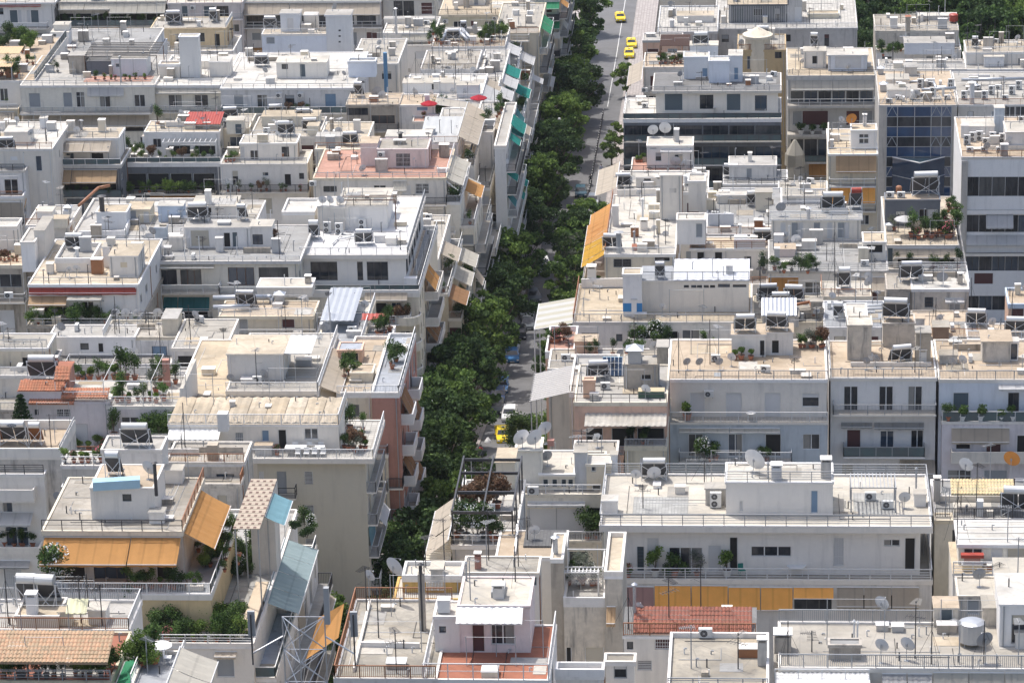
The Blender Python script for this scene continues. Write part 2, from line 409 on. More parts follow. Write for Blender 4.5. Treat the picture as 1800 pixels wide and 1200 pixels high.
    # --- blocks on / under this one
    def up(s, x0, x1, yt, yb, dep=3.0, ybk=None, wall=None, roof=None, par=.0, over=.08, z=None, **k):
        zb = s.Z1 if z is None else z
        P = atZ((x0+x1)/2, yb, zb); Y0 = P.y
        X0 = atY(x0, (yt+yb)/2, Y0).x; X1 = atY(x1, (yt+yb)/2, Y0).x; Zt = atY((x0+x1)/2, yt, Y0-over).z-par
        if ybk is not None: Y1 = atZ((x0+x1)/2, ybk, Zt+par).y-over
        else: Y1 = Y0+dep
        return Blk(s.B, X0, X1, Y0, Y1, zb-.0, max(Zt, zb+.3), wall or s.wall, roof or 'white', par, over, k.pop('slab', .12), roofm=None if roof else s.roof, **k)
    def low(s, x0, x1, y, d=1.8, wall=None, roof=None, par=.0, over=.06, **k):
        """lower block standing d metres further out, roof edge (terrace) at row y"""
        Y0 = s.Y0-d; a = atY(x0, y, Y0-over); b = atY(x1, y, Y0-over); z = (a.z+b.z)/2-par
        return Blk(s.B, a.x+over, b.x-over, Y0, s.Y1-.05, gz(Y0)-1, z, wall or s.wall, roof or 'lgrey', par, over, k.pop('slab', .2), **k)
    def floors(s, z, n, xs=None, h=3.05, kinds='wsdh', bal=.6, d=1.2, awnp=.25, awc=('beige', 'cream', 'orange'), cols=('grey', 'white', 'brown', 'beige'), rk='bars', side='f', bay=2.9, pots=0):
        """plain storeys downward from height z on the front ('f') or street ('r') face"""
        R = R0
        u0, u1 = (s.X0, s.X1) if side == 'f' else (s.Y0, s.Y1)
        nb = max(1, int((u1-u0)/bay)); wdt = (u1-u0)/nb
        sm = R.choice(['bars', 'glass', 'solid', 'bars']) if rk is None else rk
        for f in range(n):
            zf = z-h*(f+1)
            if zf < gz(s.Y0): break
            for i in range(nb):
                c = u0+wdt*(i+.5); ww = R.choice([.55, .75, .9, 1.1]); k = R.choice(['w', 's', 'h', 'w', 's'])
                dd = R.random() < .6
                s.winw(c-ww, c+ww, zf+(.03 if dd else .95), zf+2.25, k, R.choice(cols), side=side)
            if bal > 0:
                if bal >= 1 or R.random() < bal:
                    s.balw(u0+.02, u1-.02, zf, d, sm, R.choice(['grey', 'white', 'dark']), None, 1.0, .16, side)
                    q = 0
                    for i in range(nb):
                        if R.random() < awnp:
                            a, b = u0+wdt*i, u0+wdt*(i+1); cc = R.choice(awc)
                            pr, dz = R.choice([(1.3, 1.1), (.12, 2.0), (1.5, .8), (1.0, 1.5)])
                            if side == 'f': awning(s.B.root, [(a, s.Y0-.03, zf+2.8), (b, s.Y0-.03, zf+2.8)], [(a, s.Y0-pr-.1, zf+2.8-dz), (b, s.Y0-pr-.1, zf+2.8-dz)], cc, True, .15)
                            else: awning(s.B.root, [(s.X1+.03, a, zf+2.8), (s.X1+.03, b, zf+2.8)], [(s.X1+pr+.1, a, zf+2.8-dz), (s.X1+pr+.1, b, zf+2.8-dz)], cc, True, .15)
        return s
    # --- small built parts
    def chim(s, x, y, w=.6, h=1.4, c='white', cap=True, d=None, label=None):
        P = s.roofp(x, y); mb = MB(); m = W(c) if c in WALLC else MT(c); d = d or w
        mb.box(P.x-w/2, P.y, s.Z1-.02, P.x+w/2, P.y+d, s.Z1+h, m)
        if cap:
            for a in (-1, 1): mb.box(P.x+a*w*.42-.04, P.y+.02, s.Z1+h, P.x+a*w*.42+.04, P.y+d-.02, s.Z1+h+.2, m)
            mb.box(P.x-w/2-.06, P.y-.06, s.Z1+h+.2, P.x+w/2+.06, P.y+d+.06, s.Z1+h+.27, W('white'))
        mb.build('chimney', s.B.root); return s
    def pipe(s, x, y, h=1.2, r=.07, c='grey', hood=True):
        P = s.roofp(x, y); mb = MB(); mb.tube((P.x, P.y, s.Z1-.02), (P.x, P.y, s.Z1+h), r, MT(c), 7)
        if hood: mb.tube((P.x, P.y, s.Z1+h+.05), (P.x, P.y, s.Z1+h+.18), r*1.9, MT(c), 8, r*.5)
        mb.build('flue_pipe', s.B.root); return s
    def duct(s, pts, r=.3, c='galv'):
        mb = MB(); L = [V((*s.roofp(x, y).xy, s.Z1+h)) for x, y, h in pts]
        for a, b in zip(L, L[1:]): mb.tube(a, b, r, MT(c), 10)
        mb.build('air_duct', s.B.root, smooth=True); return s
    def patch(s, x0, x1, y0, y1, rm, h=.012, name='roof_patch'):
        a = s.roofp(x0, (y0+y1)/2); b = s.roofp(x1, (y0+y1)/2); c = s.roofp((x0+x1)/2, y1); d = s.roofp((x0+x1)/2, y0)
        mb = MB(); mb.box(a.x, c.y, s.Z1, b.x, d.y, s.Z1+h, rm, skip='u'); mb.build(name, s.B.root); return s
    def lowwall(s, x0, y0, x1, y1, h=1.0, c='white', t=.16):
        """free wall on the roof from picture point to picture point"""
        a = s.roofp(x0, y0); b = s.roofp(x1, y1); d = (b-a); L = d.length; M4 = Matrix.Translation(a) @ Matrix.Rotation(atan2(d.y, d.x), 4, 'Z')
        mb = MB(); mb.obox(M4, 0, -t/2, -.02, L, t/2, h, W(c)); mb.build('parapet_wall', s.B.root); return s
    def pergola(s, x0, x1, y, dep=2.5, h=2.3, n=8, c='white', slats=True, m=None):
        a = s.roofp(x0, y); b = s.roofp(x1, y); mt = m or MT(c); mb = MB(); z = s.Z1+h; Y = a.y
        for X in (a.x, b.x):
            for yy in (Y, Y+dep): mb.box(X-.05, yy-.05, s.Z1-.01, X+.05, yy+.05, z, mt)
            mb.box(X-.045, Y-.2, z, X+.045, Y+dep+.2, z+.12, mt)
        for yy in (Y, Y+dep): mb.box(a.x-.1, yy-.04, z+.12, b.x+.1, yy+.04, z+.2, mt)
        if slats:
            for i in range(n+1):
                X = a.x+(b.x-a.x)*i/n; mb.box(X-.035, Y-.2, z+.2, X+.035, Y+dep+.2, z+.28, mt)
        mb.build('pergola', s.B.root); return s
    def sheet(s, x0, x1, yb, yt, c='grey', ribs=.3, h0=2.2, h1=2.4, tilt=None, posts=True, name='canopy', mtr=None):
        """corrugated canopy above the roof: near edge at picture row yb, far edge at row yt"""
        a = atZ(x0, yb, s.Z1+h0); b = atZ(x1, yb, s.Z1+h0); Yb = atZ((x0+x1)/2, yt, s.Z1+h1).y
        corr(s.B.root, a.x, b.x, a.y, Yb, s.Z1+h0, s.Z1+h1, mtr or MT(c), ribs, name)
        if posts:
            mb = MB()
            for X in (a.x+.08, b.x-.08, (a.x+b.x)/2): mb.box(X-.035, a.y+.08, s.Z1-.01, X+.035, a.y+.15, s.Z1+h0-.03, MT('white'))
            mb.build('canopy_post', s.B.root)
        return s
    def finish(s):
        r = s.B.root; mb = MB(); m = s.wall; Zt = s.Z1-s.slab if s.over > .001 else s.Z1
        Zt = s.Z1-s.slab
        if Zt > s.Z0+.05:
            _panel(mb, s.X0, s.X1, s.Z0, Zt, s.hf, lambda u, z, d: (u, s.Y0+d, z), m, False)
            _panel(mb, s.Y0, s.Y1, s.Z0, Zt, s.hr, lambda u, z, d: (s.X1-d, u, z), m, False)
            mb.box(s.X0, s.Y0, s.Z0, s.X1, s.Y1, Zt, m, skip='frtu')
            mb.build('wall', r)
        o = s.over; mb = MB(); a = (s.X0-o, s.Y0-o, s.X1+o, s.Y1+o)
        mb.box(a[0], a[1], Zt, a[2], a[3], s.Z1, s.edge, s.roof); mb.build('roof', r)
        if s.par > .02:
            t = s.pt; z0, z1 = s.Z1+.0005, s.Z1+s.par; mb = MB(); e = s.edge
            mb.box(a[0], a[1], z0, a[2], a[1]+t, z1, e); mb.box(a[0], a[1]+t, z0, a[0]+t, a[3]-t, z1, e); mb.box(a[2]-t, a[1]+t, z0, a[2], a[3]-t, z1, e)
            if s.backpar: mb.box(a[0], a[3]-t, z0, a[2], a[3], z1, e)
            mb.build('parapet', r)
def _panel(mb, u0, u1, z0, z1, holes, P, m, flip):
    H = [(max(a, u0), min(b, u1), max(c, z0), min(d, z1)) for a, b, c, d in holes]; H = [h for h in H if h[1]-h[0] > .02 and h[3]-h[2] > .02]
    us = sorted(set([u0, u1]+[h[0] for h in H]+[h[1] for h in H])); zs = sorted(set([z0, z1]+[h[2] for h in H]+[h[3] for h in H]))
    for j in range(len(zs)-1):
        zc = (zs[j]+zs[j+1])/2; run = None
        for i in range(len(us)):
            solid = i < len(us)-1 and not any(h[0] < (us[i]+us[i+1])/2 < h[1] and h[2] < zc < h[3] for h in H)
            if solid and run is None: run = us[i]
            if not solid and run is not None:
                a, b = run, us[i]; mb.poly([P(a, zs[j], 0), P(b, zs[j], 0), P(b, zs[j+1], 0), P(a, zs[j+1], 0)], m); run = None
    for (a, b, c, d) in H:
        D = .28
        mb.poly([P(a, c, 0), P(a, d, 0), P(a, d, D), P(a, c, D)], m); mb.poly([P(b, c, 0), P(b, c, D), P(b, d, D), P(b, d, 0)], m)
        mb.poly([P(a, c, 0), P(a, c, D), P(b, c, D), P(b, c, 0)], m); mb.poly([P(a, d, 0), P(b, d, 0), P(b, d, D), P(a, d, D)], m)
def railing(parent, pts, h, kind, c, root=None):
    mb = MB(); m = MT(c) if c in MET else W(c)
    if h < .15: return
    for (p, q) in zip(pts, pts[1:]):
        p = V(p); q = V(q); d = q-p; L = d.length
        if L < .1: continue
        M4 = Matrix.Translation(p) @ Matrix.Rotation(atan2(d.y, d.x), 4, 'Z')
        if kind == 'solid':
            mb.obox(M4, -.03, -.05, -.002, L+.03, .05, h, m); continue
        mb.obox(M4, -.02, -.034, h-.06, L+.02, .034, h, m)
        n = max(1, round(L/1.6))
        for i in range(n+1): mb.obox(M4, L*i/n-.03, -.03, 0, L*i/n+.03, .03, h-.05, m)
        if kind == 'bars':
            nb = int(L/.13)
            for i in range(1, nb):
                u = L*i/nb; mb.obox(M4, u-.014, -.014, .08, u+.014, .014, h-.05, m)
            mb.obox(M4, 0, -.015, .07, L, .015, .1, m)
        elif kind == 'h':
            for z in (.2, .4, .6, .8):
                if z < h-.1: mb.obox(M4, 0, -.018, z, L, .018, z+.036, m)
        elif kind == 'h2':
            mb.obox(M4, 0, -.014, h*.5, L, .014, h*.5+.03, m)
        elif kind == 'glass': mb.obox(M4, .03, -.008, .08, L-.03, .008, h-.06, GLG)
        elif kind == 'mesh':
            for z in (.15, .3, .45, .6, .75): mb.obox(M4, 0, -.008, z, L, .008, z+.014, m)
            nb = int(L/.16)
            for i in range(1, nb): mb.obox(M4, L*i/nb-.007, -.007, .02, L*i/nb+.007, .007, h-.05, m)
    return mb.build('railing', parent)
def awning(root, A, Bp, c, arms=True, drop=.2):
    mb = MB(); m = FB(c); a0, a1 = V(A[0]), V(A[1]); b0, b1 = V(Bp[0]), V(Bp[1]); nx = 16; ny = 5; ph = R0.uniform(0, 6); b = len(mb.v); k = mb.mi(m)
    sg = R0.uniform(.03, .11)
    for j in range(ny+1):
        t = j/ny
        for i in range(nx+1):
            u = i/nx; p = (a0*(1-u)+a1*u)*(1-t)+(b0*(1-u)+b1*u)*t
            mb.v.append((p.x, p.y, p.z-sg*sin(pi*t)*(.6+.4*sin(pi*u))+.028*sin(u*19+ph)*sin(pi*t)+.02*sin(u*31+ph*2)*t*(1-t)*4))
    for j in range(ny):
        for i in range(nx):
            q = b+j*(nx+1)+i; mb.f.append((q, q+1, q+nx+2, q+nx+1)); mb.m.append(k)
    if drop > 0:
        n = 10
        for i in range(n):
            p = b0+(b1-b0)*(i/n); q = b0+(b1-b0)*((i+1)/n); mb.poly([p, q, q-V((0, 0, drop*(1-.25*(i % 2)))), p-V((0, 0, drop*(1-.25*((i+1) % 2))))], m)
    o = mb.build('awning', root)
    f = MB(); f.tube(b0, b1, .035, MT('white'), 5); f.tube(a0+V((0, 0, .04)), a1+V((0, 0, .04)), .05, MT('white'), 5)
    if arms:
        for (p, q) in ((a0, b0), (a1, b1)):
            dn = V((0, 0, -.25)); ins = (a1-a0)*.04*(1 if p is a0 else -1); mid = (p+q)/2+dn+ins*2
            f.tube(p+dn+ins, mid, .02, MT('white'), 4); f.tube(mid, q+ins, .02, MT('white'), 4)
    f.build('awning_frame', o, org=root.location)
    return o
def corr(root, X0, X1, Y0, Y1, Z0, Z1, m, pitch=.3, name='canopy', amp=.05, th=.03):
    mb = MB(); n = max(4, int((X1-X0)/pitch*2)); k = mb.mi(m); b = len(mb.v)
    for i in range(n+1):
        x = X0+(X1-X0)*i/n; a = amp*(i % 2)
        mb.v += [(x, Y0, Z0+a), (x, Y1, Z1+a)]
    for i in range(n): q = b+2*i; mb.f.append((q, q+2, q+3, q+1)); mb.m.append(k)
    mb.box(X0, Y0, Z0-.06, X1, Y0+.04, Z0-.01, m)
    return mb.build(name, root)
def tiles(root, X0, X1, Y0, Y1, Z0, Z1, m, pitch=.24, name='tiled_roof', step=.34, amp=.06):
    """sloped barrel-tile roof: near (low) edge Y0,Z0 to far edge Y1,Z1"""
    mb = MB(); k = mb.mi(m); n = int((X1-X0)/pitch)*4; L = sqrt((Y1-Y0)**2+(Z1-Z0)**2); r = max(2, int(L/step))
    for j in range(r):
        t0, t1 = j/r, (j+1)/r; b = len(mb.v)
        for i in range(n+1):
            x = X0+(X1-X0)*i/n; a = amp*abs(sin(pi*i/4))
            mb.v += [(x, Y0+(Y1-Y0)*t0-.02, Z0+(Z1-Z0)*t0+a+.035), (x, Y0+(Y1-Y0)*t1, Z0+(Z1-Z0)*t1+a)]
        for i in range(n): q = b+2*i; mb.f.append((q, q+2, q+3, q+1)); mb.m.append(k)
    for i in range(0, n, 4):  # closed tile ends along the eave
        x = X0+(X1-X0)*i/n; w_ = (X1-X0)*4/n
        mb.poly([(x, Y0-.02, Z0-.02), (x+w_, Y0-.02, Z0-.02), (x+w_*.75, Y0-.02, Z0+.07), (x+w_*.25, Y0-.02, Z0+.07)], m)
    mb.box(X0, Y0, min(Z0, Z1)-.12, X1, Y0+.05, Z0-.02, m)
    return mb.build(name, root)
class Bld:
    def __init__(s, label, nick, cat='apartment block', name='apartment_block', group=None):
        s.label = label; s.nick = nick; s.root = thing(name, cat, (0, 0, 0), label=label, group=group); s.blks = []; s.main = None
    def base(s, x0, x1, yf, yb, sc=None, wall='white', roof='white', par=.25, over=.06, h=None, dep=None, y0off=0, **k):
        P = at_s((x0+x1)/2, yf, sc or S(yf)); YS = P.y; Zt = P.z
        X0 = atY(x0, yf, YS).x+over; X1 = atY(x1, yf, YS).x-over; Y0 = YS+over; Z1 = Zt-par
        Y1 = (atZ((x0+x1)/2, yb, Zt).y-over) if dep is None else Y0+dep
        z0 = gz(Y0)-1 if h is None else Z1-h
        s.root.location = ((X0+X1)/2, Y0, z0); s.YF = Y0
        b = Blk(s, X0, X1, Y0, Y1, z0, Z1, wall, roof, par, over, **k); s.main = b; b.is_main = True; s.m = b; return b
def podium(b, n=2, x=-35.5, Y0=None, Y1=None, awc=('white', 'cream', 'beige', 'beige', 'orange')):
    """terraces stepping down from a set-back top storey to the street front at x"""
    y0 = b.Y0-.4 if Y0 is None else Y0; y1 = b.Y1 if Y1 is None else Y1; prev = b; xs = [b.X1+(x-b.X1)*k/n for k in range(n+1)]
    for k in range(n):
        z = b.Z1-3.05*(k+1); q = Blk(b.B, xs[k]-.1, xs[k+1], y0, y1, gz(y0)-1, z, R0.choice(['white2', 'lgrey', 'cream', 'beige']), R0.choice(['lgrey', 'cream', 'grey']), .12, .04, edge='white2')
        q.rail('r', 1.0, R0.choice(['bars', 'glass', 'h2']), R0.choice(['white', 'grey'])); q.rail('f', 1.0, 'bars', 'grey')
        m = max(1, int((y1-y0)/5.5))
        for i in range(m):
            a = y0+(y1-y0)*i/m
            if R0.random() < .5: awning(b.B.root, [(xs[k]+.03, a+.1, z+2.7), (xs[k]+.03, a+5.2, z+2.7)], [(xs[k]+2.1, a+.1, z+1.7), (xs[k]+2.1, a+5.2, z+1.7)], R0.choice(awc), True, .15)
            if R0.random() < .6: P = V((xs[k+1]-.6, a+1, z+.01)); plant(q, 0, 0, R0.choice(['bush', 'tall', 'wild', 'oleander']), .9, P=P)
        prev = q
    q.floors(q.Z1-.2, 7, side='r', bal=1, awnp=.28, awc=awc, d=1.3); q.floors(q.Z1-.2, 6, bal=.4, awnp=.2, d=.9); return q
NOWIN = ('the slim white end wall', 'the big white railed block', 'the mirrored glass block', 'the ribbon window office', 'the dark band modernist block', 'the light blue apartment house', 'the french door house', 'the round shrub terrace house', 'the stained solar heater house', 'the whitewashed two tower house', 'the white glass penthouse block', 'the dining terrace house', 'the stained concrete lattice house', 'the pink roof house', 'the big orange awning house', 'the cream roofed shed house', 'the slate shutter apartment house', 'the white stair tower house', 'the white cabin roof house')
def wall_details(b):
    """rain pipes, cables, small vents and openings on plain walls"""
    R = random.Random(hash((round(b.X1*10), round(b.Z1*10)))); H = b.Z1-b.Z0; r = b.B.root
    if H < 2.2 or b.X1-b.X0 < 2.5 or b.B.nick in NOWIN: return
    zb = max(b.Z0, b.Z1-14)
    wd = b.X1-b.X0; hh = min(H, 3.0)
    if wd > 3 and hh > 1.9:
        n = int(wd/2.9); zf = b.Z1-b.slab-2.75
        for i in range(n):
            c = b.X0+wd*(i+.5)/n; w = R.choice([.4, .55, .75]); dr = R.random() < .5; z0 = zf+(.05 if dr else .9); z1 = zf+2.1
            if R.random() < .62 and not any(q[0]-.25 < c+w and c-w < q[1]+.25 and q[2]-.2 < z1 and z0 < q[3]+.2 for q in b.hf): b.winw(c-w, c+w, z0, z1, R.choice(['w', 's', 'h', 'g', 'o']), R.choice(['grey', 'brown', 'white', 'beige', 'slate', 'blue']), R.choice(['white', 'grey', 'dark']))
    for x in ([b.X0+.25, b.X1-.3] if R.random() < .6 else [b.X1-.3]):
        if any(h[0]-.1 < x < h[1]+.1 for h in b.hf): continue
        mb = MB(); mb.tube((x, b.Y0-.06, zb), (x, b.Y0-.06, b.Z1-b.slab), .045, MT(R.choice(['white', 'grey', 'grey'])), 6); mb.build('rain_pipe', r)
    for i in range(2):
        y = R.uniform(b.Y0+.3, b.Y1-.3); mb = MB(); mb.tube((b.X1+.05, y, zb), (b.X1+.05, y, b.Z1-b.slab), .04, MT(R.choice(['white', 'grey', 'rust'])), 5); mb.build('rain_pipe', r)
    if not b.hr and b.Y1-b.Y0 > 4:
        for i in range(int((b.Y1-b.Y0)/3.5)):
            if R.random() < .6:
                y = b.Y0+1.2+i*3.3; w = R.choice([.3, .5, .7])
                for f in range(3):
                    z = b.Z1-1.9-3.05*f
                    if z > b.Z0+1: b.winw(y-w, y+w, z-.5, z+.5, R.choice(['w', 's', 'h', 'g']), R.choice(['grey', 'brown', 'white', 'beige']), R.choice(['white', 'grey']), side='r')
    nf = R.choice([0, 1, 2])
    for i in range(nf):  # plaster repairs a little proud of the wall
        x = R.uniform(b.X0+.4, b.X1-1.4); z = R.uniform(max(b.Z0+1, b.Z1-5), b.Z1-1.2); w, h = R.uniform(.4, 1.0), R.uniform(.3, .9)
        if any(q[0]-w < x < q[1]+.1 and q[2]-h < z < q[3]+.1 for q in b.hf): continue
        mb = MB(); mb.box(x, b.Y0-.006, z, x+w, b.Y0-.001, z+h, W(R.choice(['lgrey', 'stain', 'white2', 'beige'])), skip='b'); mb.build('plaster_patch', r)
def roof_details(b):
    """small fixed pieces every roof collects: vents, curbs, hatches, cables"""
    R = random.Random(hash((round(b.X0*10), round(b.Y0*10)))); x0, x1, y0, y1 = b.X0+.25, b.X1-.25, b.Y0+.3, b.Y1-.3
    A = (x1-x0)*(y1-y0); r = b.B.root; z = b.Z1
    if x1-x0 < 1.2 or y1-y0 < 1.0 or proj((b.X0+b.X1, b.Y0+b.Y0, z*2))[0] is None: return
    big = A > 25; n = min(16, int(A/7)+(1 if A > 3 else 0))
    for i in range(n):
        x, y = R.uniform(x0, x1), R.uniform(y0, y1); mb = MB(); h = R.choice([.3, .5, .8, 1.2, 2.2] if b.Y0 > 335 else [.25, .4, .6, .6])
        mb.tube((x, y, z-.01), (x, y, z+h), .05, MT(R.choice(['grey', 'dark', 'white'])), 6)
        if R.random() < .5: mb.tube((x, y, z+h), (x+.18, y, z+h-.03), .05, MT('grey'), 6)
        mb.build('vent_pipe', r)
    near = b.Y0 < 335
    for i in range(min(7, int(A/15)) if not near else min(3, int(A/30))):
        x, y = R.uniform(x0, x1-1), R.uniform(y0, y1-.8); w, d, h = R.uniform(.4, 1.5), R.uniform(.4, 1.0), (R.choice([.3, .5, .8, 1.1, 1.6]) if not near else R.choice([.25, .4, .6])); mb = MB()
        mb.box(x, y, z-.01, x+w, y+d, z+h, R.choice([W('lgrey'), W('white2'), W('concrete'), W('stain'), W('beige'), W('grey'), MT('galv'), MT('rust') if R.random() < .3 else W('concrete')])); mb.box(x-.04, y-.04, z+h+.002, x+w+.04, y+d+.04, z+h+.05, W('lgrey')); mb.build('roof_box', r)
    if big:
        for i in range(min(8, 2+int(A/20))):
            p = V((R.uniform(x0, x1), R.uniform(y0, y1), z+.03)); q = V((R.uniform(x0, x1), R.uniform(y0, y1), z+.03)); m_ = V((q.x, p.y, z+.03)); mb = MB(); m = MT(R.choice(['dark', 'dark', 'white', 'grey'])); mb.tube(p, m_, .022, m, 4); mb.tube(m_, q, .022, m, 4); mb.build('cable', r)
        if R.random() < .55:  # low curb wall across the roof
            y = R.uniform(y0+1, y1-.5) if y1-y0 > 2 else y0; a, c = sorted((R.uniform(x0, x1), R.uniform(x0, x1)))
            if c-a > 1.5: mb = MB(); mb.box(a, y, z-.01, c, y+.14, z+R.uniform(.2, .7), W(R.choice(['white2', 'lgrey', 'concrete']))); mb.build('curb_wall', r)
        if not getattr(b, 'railed', False) and b.par < .4: b.rail('f', .95, R.choice(['bars', 'bars', 'h2', 'h']), R.choice(['grey', 'white', 'rust', 'dark']))
        if not getattr(b, 'railed', False) and R.random() < .6: b.rail('r', .95, 'bars', R.choice(['grey', 'white']))
        if A > 45:  # washing line or wire between two poles
            for i in range(2):
                x, y = R.uniform(x0, x1-2), R.uniform(y0, y1); mb = MB(); hh = R.uniform(1.8, 3.4); x2 = min(x1, x+R.uniform(2, 5))
                for X in (x, x2): mb.tube((X, y, z), (X, y, z+hh), .03, MT('grey'), 4)
                mb.tube((x, y, z+hh-.05), (x2, y, z+hh-.05), .015, MT('grey'), 3); mb.build('washing_line', r)
        for i in range(R.choice([2, 3, 4])):  # repair patches in another shade
            x, y = R.uniform(x0, x1), R.uniform(y0, y1); w, d = R.uniform(1, 4), R.uniform(.8, 2.5); x2, y2 = min(x+w, x1), min(y+d, y1)
            if x2-x > .5 and y2-y > .4: mb = MB(); mb.box(x, y, z, x2, y2, z+.021+.0043*i, RF(R.choice(['lgrey', 'concrete', 'white', 'cream', 'grey'])), skip='u'); mb.build('repair_patch', r)
def finish_all():
    for b in list(BL): roof_details(b); wall_details(b)
    for b in BL: b.finish()
# ---------------- things that stand on roofs, terraces and the street ----------------
def mk_dish(r=.45, col='lgrey_dish', hp=.9):
    def f():
        o = thing('satellite_dish', 'satellite dish', (0, 0, 0)); m = mat('dish_'+col, {'lgrey_dish': (.55, .56, .58), 'dgrey_dish': (.30, .31, .33), 'white_dish': (.72, .72, .72), 'orange_dish': (.62, .24, .04)}[col], 'plain', rough=.5)
        # bowl opening towards +Y and upwards
        T = Matrix.Translation((0, 0, hp)) @ Matrix.Rotation(rad(-73), 4, 'X')
        mb = MB(); n = 20; k = mb.mi(m); rings = [(0.02, 0), (.35, .022), (.7, .09), (1, .18)]
        for (a, z) in rings:
            for i in range(n): mb.v.append(tuple(T @ V((r*a*cos(2*pi*i/n)*.94, r*a*sin(2*pi*i/n), r*z))))
        for a in range(3):
            for i in range(n):
                j = (i+1) % n; mb.f.append((a*n+i, a*n+j, (a+1)*n+j, (a+1)*n+i)); mb.m.append(k)
        mb.f.append(tuple(range(n))); mb.m.append(k)
        mb.build('reflector', o, smooth=True)
        a = MB(); g = MT('grey'); tip = T @ V((0, -r*.15, r*1.15)); lo = T @ V((0, -r*.95, r*.16))
        a.tube(lo, tip, .014, g, 4); a.build('feed_arm', o)
        l = MB(); l.tube(tip, tip+(T.to_3x3() @ V((0, .03, -.1))), .035, MT('white'), 6); l.build('receiver_head', o)
        p = MB(); p.tube((0, -.06, 0), (0, -.06, hp), .025, g, 6); p.box(-.14, -.2, -.0, .14, .08, .02, g); p.box(-.05, -.1, hp-.12, .05, .02, hp+.08, g); p.build('mast', o)
        return o
    return f
def dish(b, x, y, r=.45, col='lgrey_dish', hp=.9, rz=None, z=None, where=None):
    P = b.roofp(x, y) if z is None else z
    look = {'lgrey_dish': 'light grey satellite dish', 'dgrey_dish': 'dark grey satellite dish', 'white_dish': 'white satellite dish', 'orange_dish': 'orange satellite dish'}[col]
    if r > .55: look = 'large '+look
    o = place(f'dish{r}{col}{hp}', mk_dish(r, col, hp), P, rad(R0.uniform(-35, 35)) if rz is None else rad(rz)); auto(o, look, where or 'on '+b.B.nick, 'satellite dishes on the roofs'); return o
def mk_heater(np=2, col='white', pc='dark'):
    def f():
        o = thing('solar_water_heater', 'water heater', (0, 0, 0)); w = .55*np
        t = MB(); t.tube((-w*.78, .05, 1.72), (w*.78, .05, 1.72), .24, MT({'white': 'white', 'steel': 'steel', 'red': 'red'}[col]), 14)
        for a in (-.8, .8): t.tube((a*w-.02*(a > 0), .05, 1.72), (a*w+.02, .05, 1.72), .25, MT('grey'), 14)
        t.build('tank', o, smooth=False)
        pm = {'dark': mat('collector_back', (.09, .09, .095), 'plain'), 'brown': mat('collector_back_rust', (.26, .11, .05), 'plain')}[pc]
        for i in range(np):
            u = -w+1.1*i+.03; c = MB(); k0, k1 = (.14, 1.5), (1.0, .22)
            p = [V((u, k0[0], k0[1])), V((u+1.04, k0[0], k0[1])), V((u+1.04, k1[0], k1[1])), V((u, k1[0], k1[1]))]; q = [a-V((0, .05, .08)) for a in p]
            c.poly(p, mat('collector_glass', (.02, .025, .04), 'glass', rough=.08)); c.poly(q[::-1], pm)
            for a in range(4): c.poly([q[a], q[(a+1) % 4], p[(a+1) % 4], p[a]], MT('galv'))
            c.build('collector', o)
        s_ = MB(); g = MT('white')
        for X in (-w*.9, w*.9):
            s_.tube((X, .0, 0), (X, .0, 1.5), .03, g, 4); s_.tube((X, .0, .03), (X, 1.1, .03), .022, g, 4); s_.tube((X, 1.1, .03), (X, 1.0, .24), .022, g, 4)
        s_.tube((-w*.9, -.01, .05), (w*.9, -.01, 1.3), .022, g, 4); s_.tube((w*.9, -.01, .05), (-w*.9, -.01, 1.3), .022, g, 4)
        s_.tube((-w*.9, -.01, .45), (w*.9, -.01, .45), .02, g, 4); s_.build('stand', o)
        pp = MB(); L = [(w*.8, .05, 1.45), (w*.95, -.1, 1.0), (w*.7, -.1, .5), (w*.95, -.05, .05)]
        for a, b in zip(L, L[1:]): pp.tube(a, b, .03, mat('pipe_lagging', (.6, .6, .6), 'plain'), 5)
        pp.build('water_pipe', o)
        return o
    return f
def heater(b, x, y, np=2, col='white', pc='dark', rz=None, sc=1.0):
    P = b.roofp(x, y); look = {'white': 'white', 'steel': 'steel', 'red': 'red'}[col]+f" tank solar heater with {'one panel' if np == 1 else 'two panels'}"
    o = place(f'heat{np}{col}{pc}', mk_heater(np, col, pc), P, rad(R0.uniform(-8, 8)) if rz is None else rad(rz), sc); auto(o, look, 'on '+b.B.nick, 'solar water heaters on the roofs'); return o
def mk_ac(fans=1, col='white'):
    def f():
        o = thing('air_conditioner', 'air conditioner', (0, 0, 0)); h = .62*fans; m = mat('ac_casing', (.66, .66, .64), 'plain', rough=.5)
        b = MB(); b.box(-.44, 0, .05, .44, .34, .05+h, m)
        for X in (-.36, .36): b.box(X-.03, -.02, 0, X+.03, .36, .05, MT('dark'))
        b.build('casing', o)
        for i in range(fans):
            z = .05+.31+.6*i; g = MB(); g.tube((-.1, -.012, z), (-.1, .01, z), .24, MT('dark'), 16); g.tube((-.1, -.02, z), (-.1, -.01, z), .08, MT('grey'), 8)
            for q in range(8): t = q*pi/4; g.tube((-.1, -.018, z), (-.1+.24*cos(t), -.018, z+.24*sin(t)), .008, MT('grey'), 3)
            g.build('fan_grille', o)
        return o
    return f
def ac(b, x, y, fans=1, rz=0, where=None, wall=False):
    if wall:
        P = atY(x, y, b.Y0-.36); P.z -= .3
        br = None
    else: P = b.roofp(x, y)
    o = place(f'ac{fans}', mk_ac(fans), P, rad(rz)); auto(o, ('white air conditioner fixed to the wall' if wall else 'white air conditioner' if fans == 1 else 'tall two-fan air conditioner'), where or ('of ' if wall else 'on ')+b.B.nick, 'air conditioning units'); return o
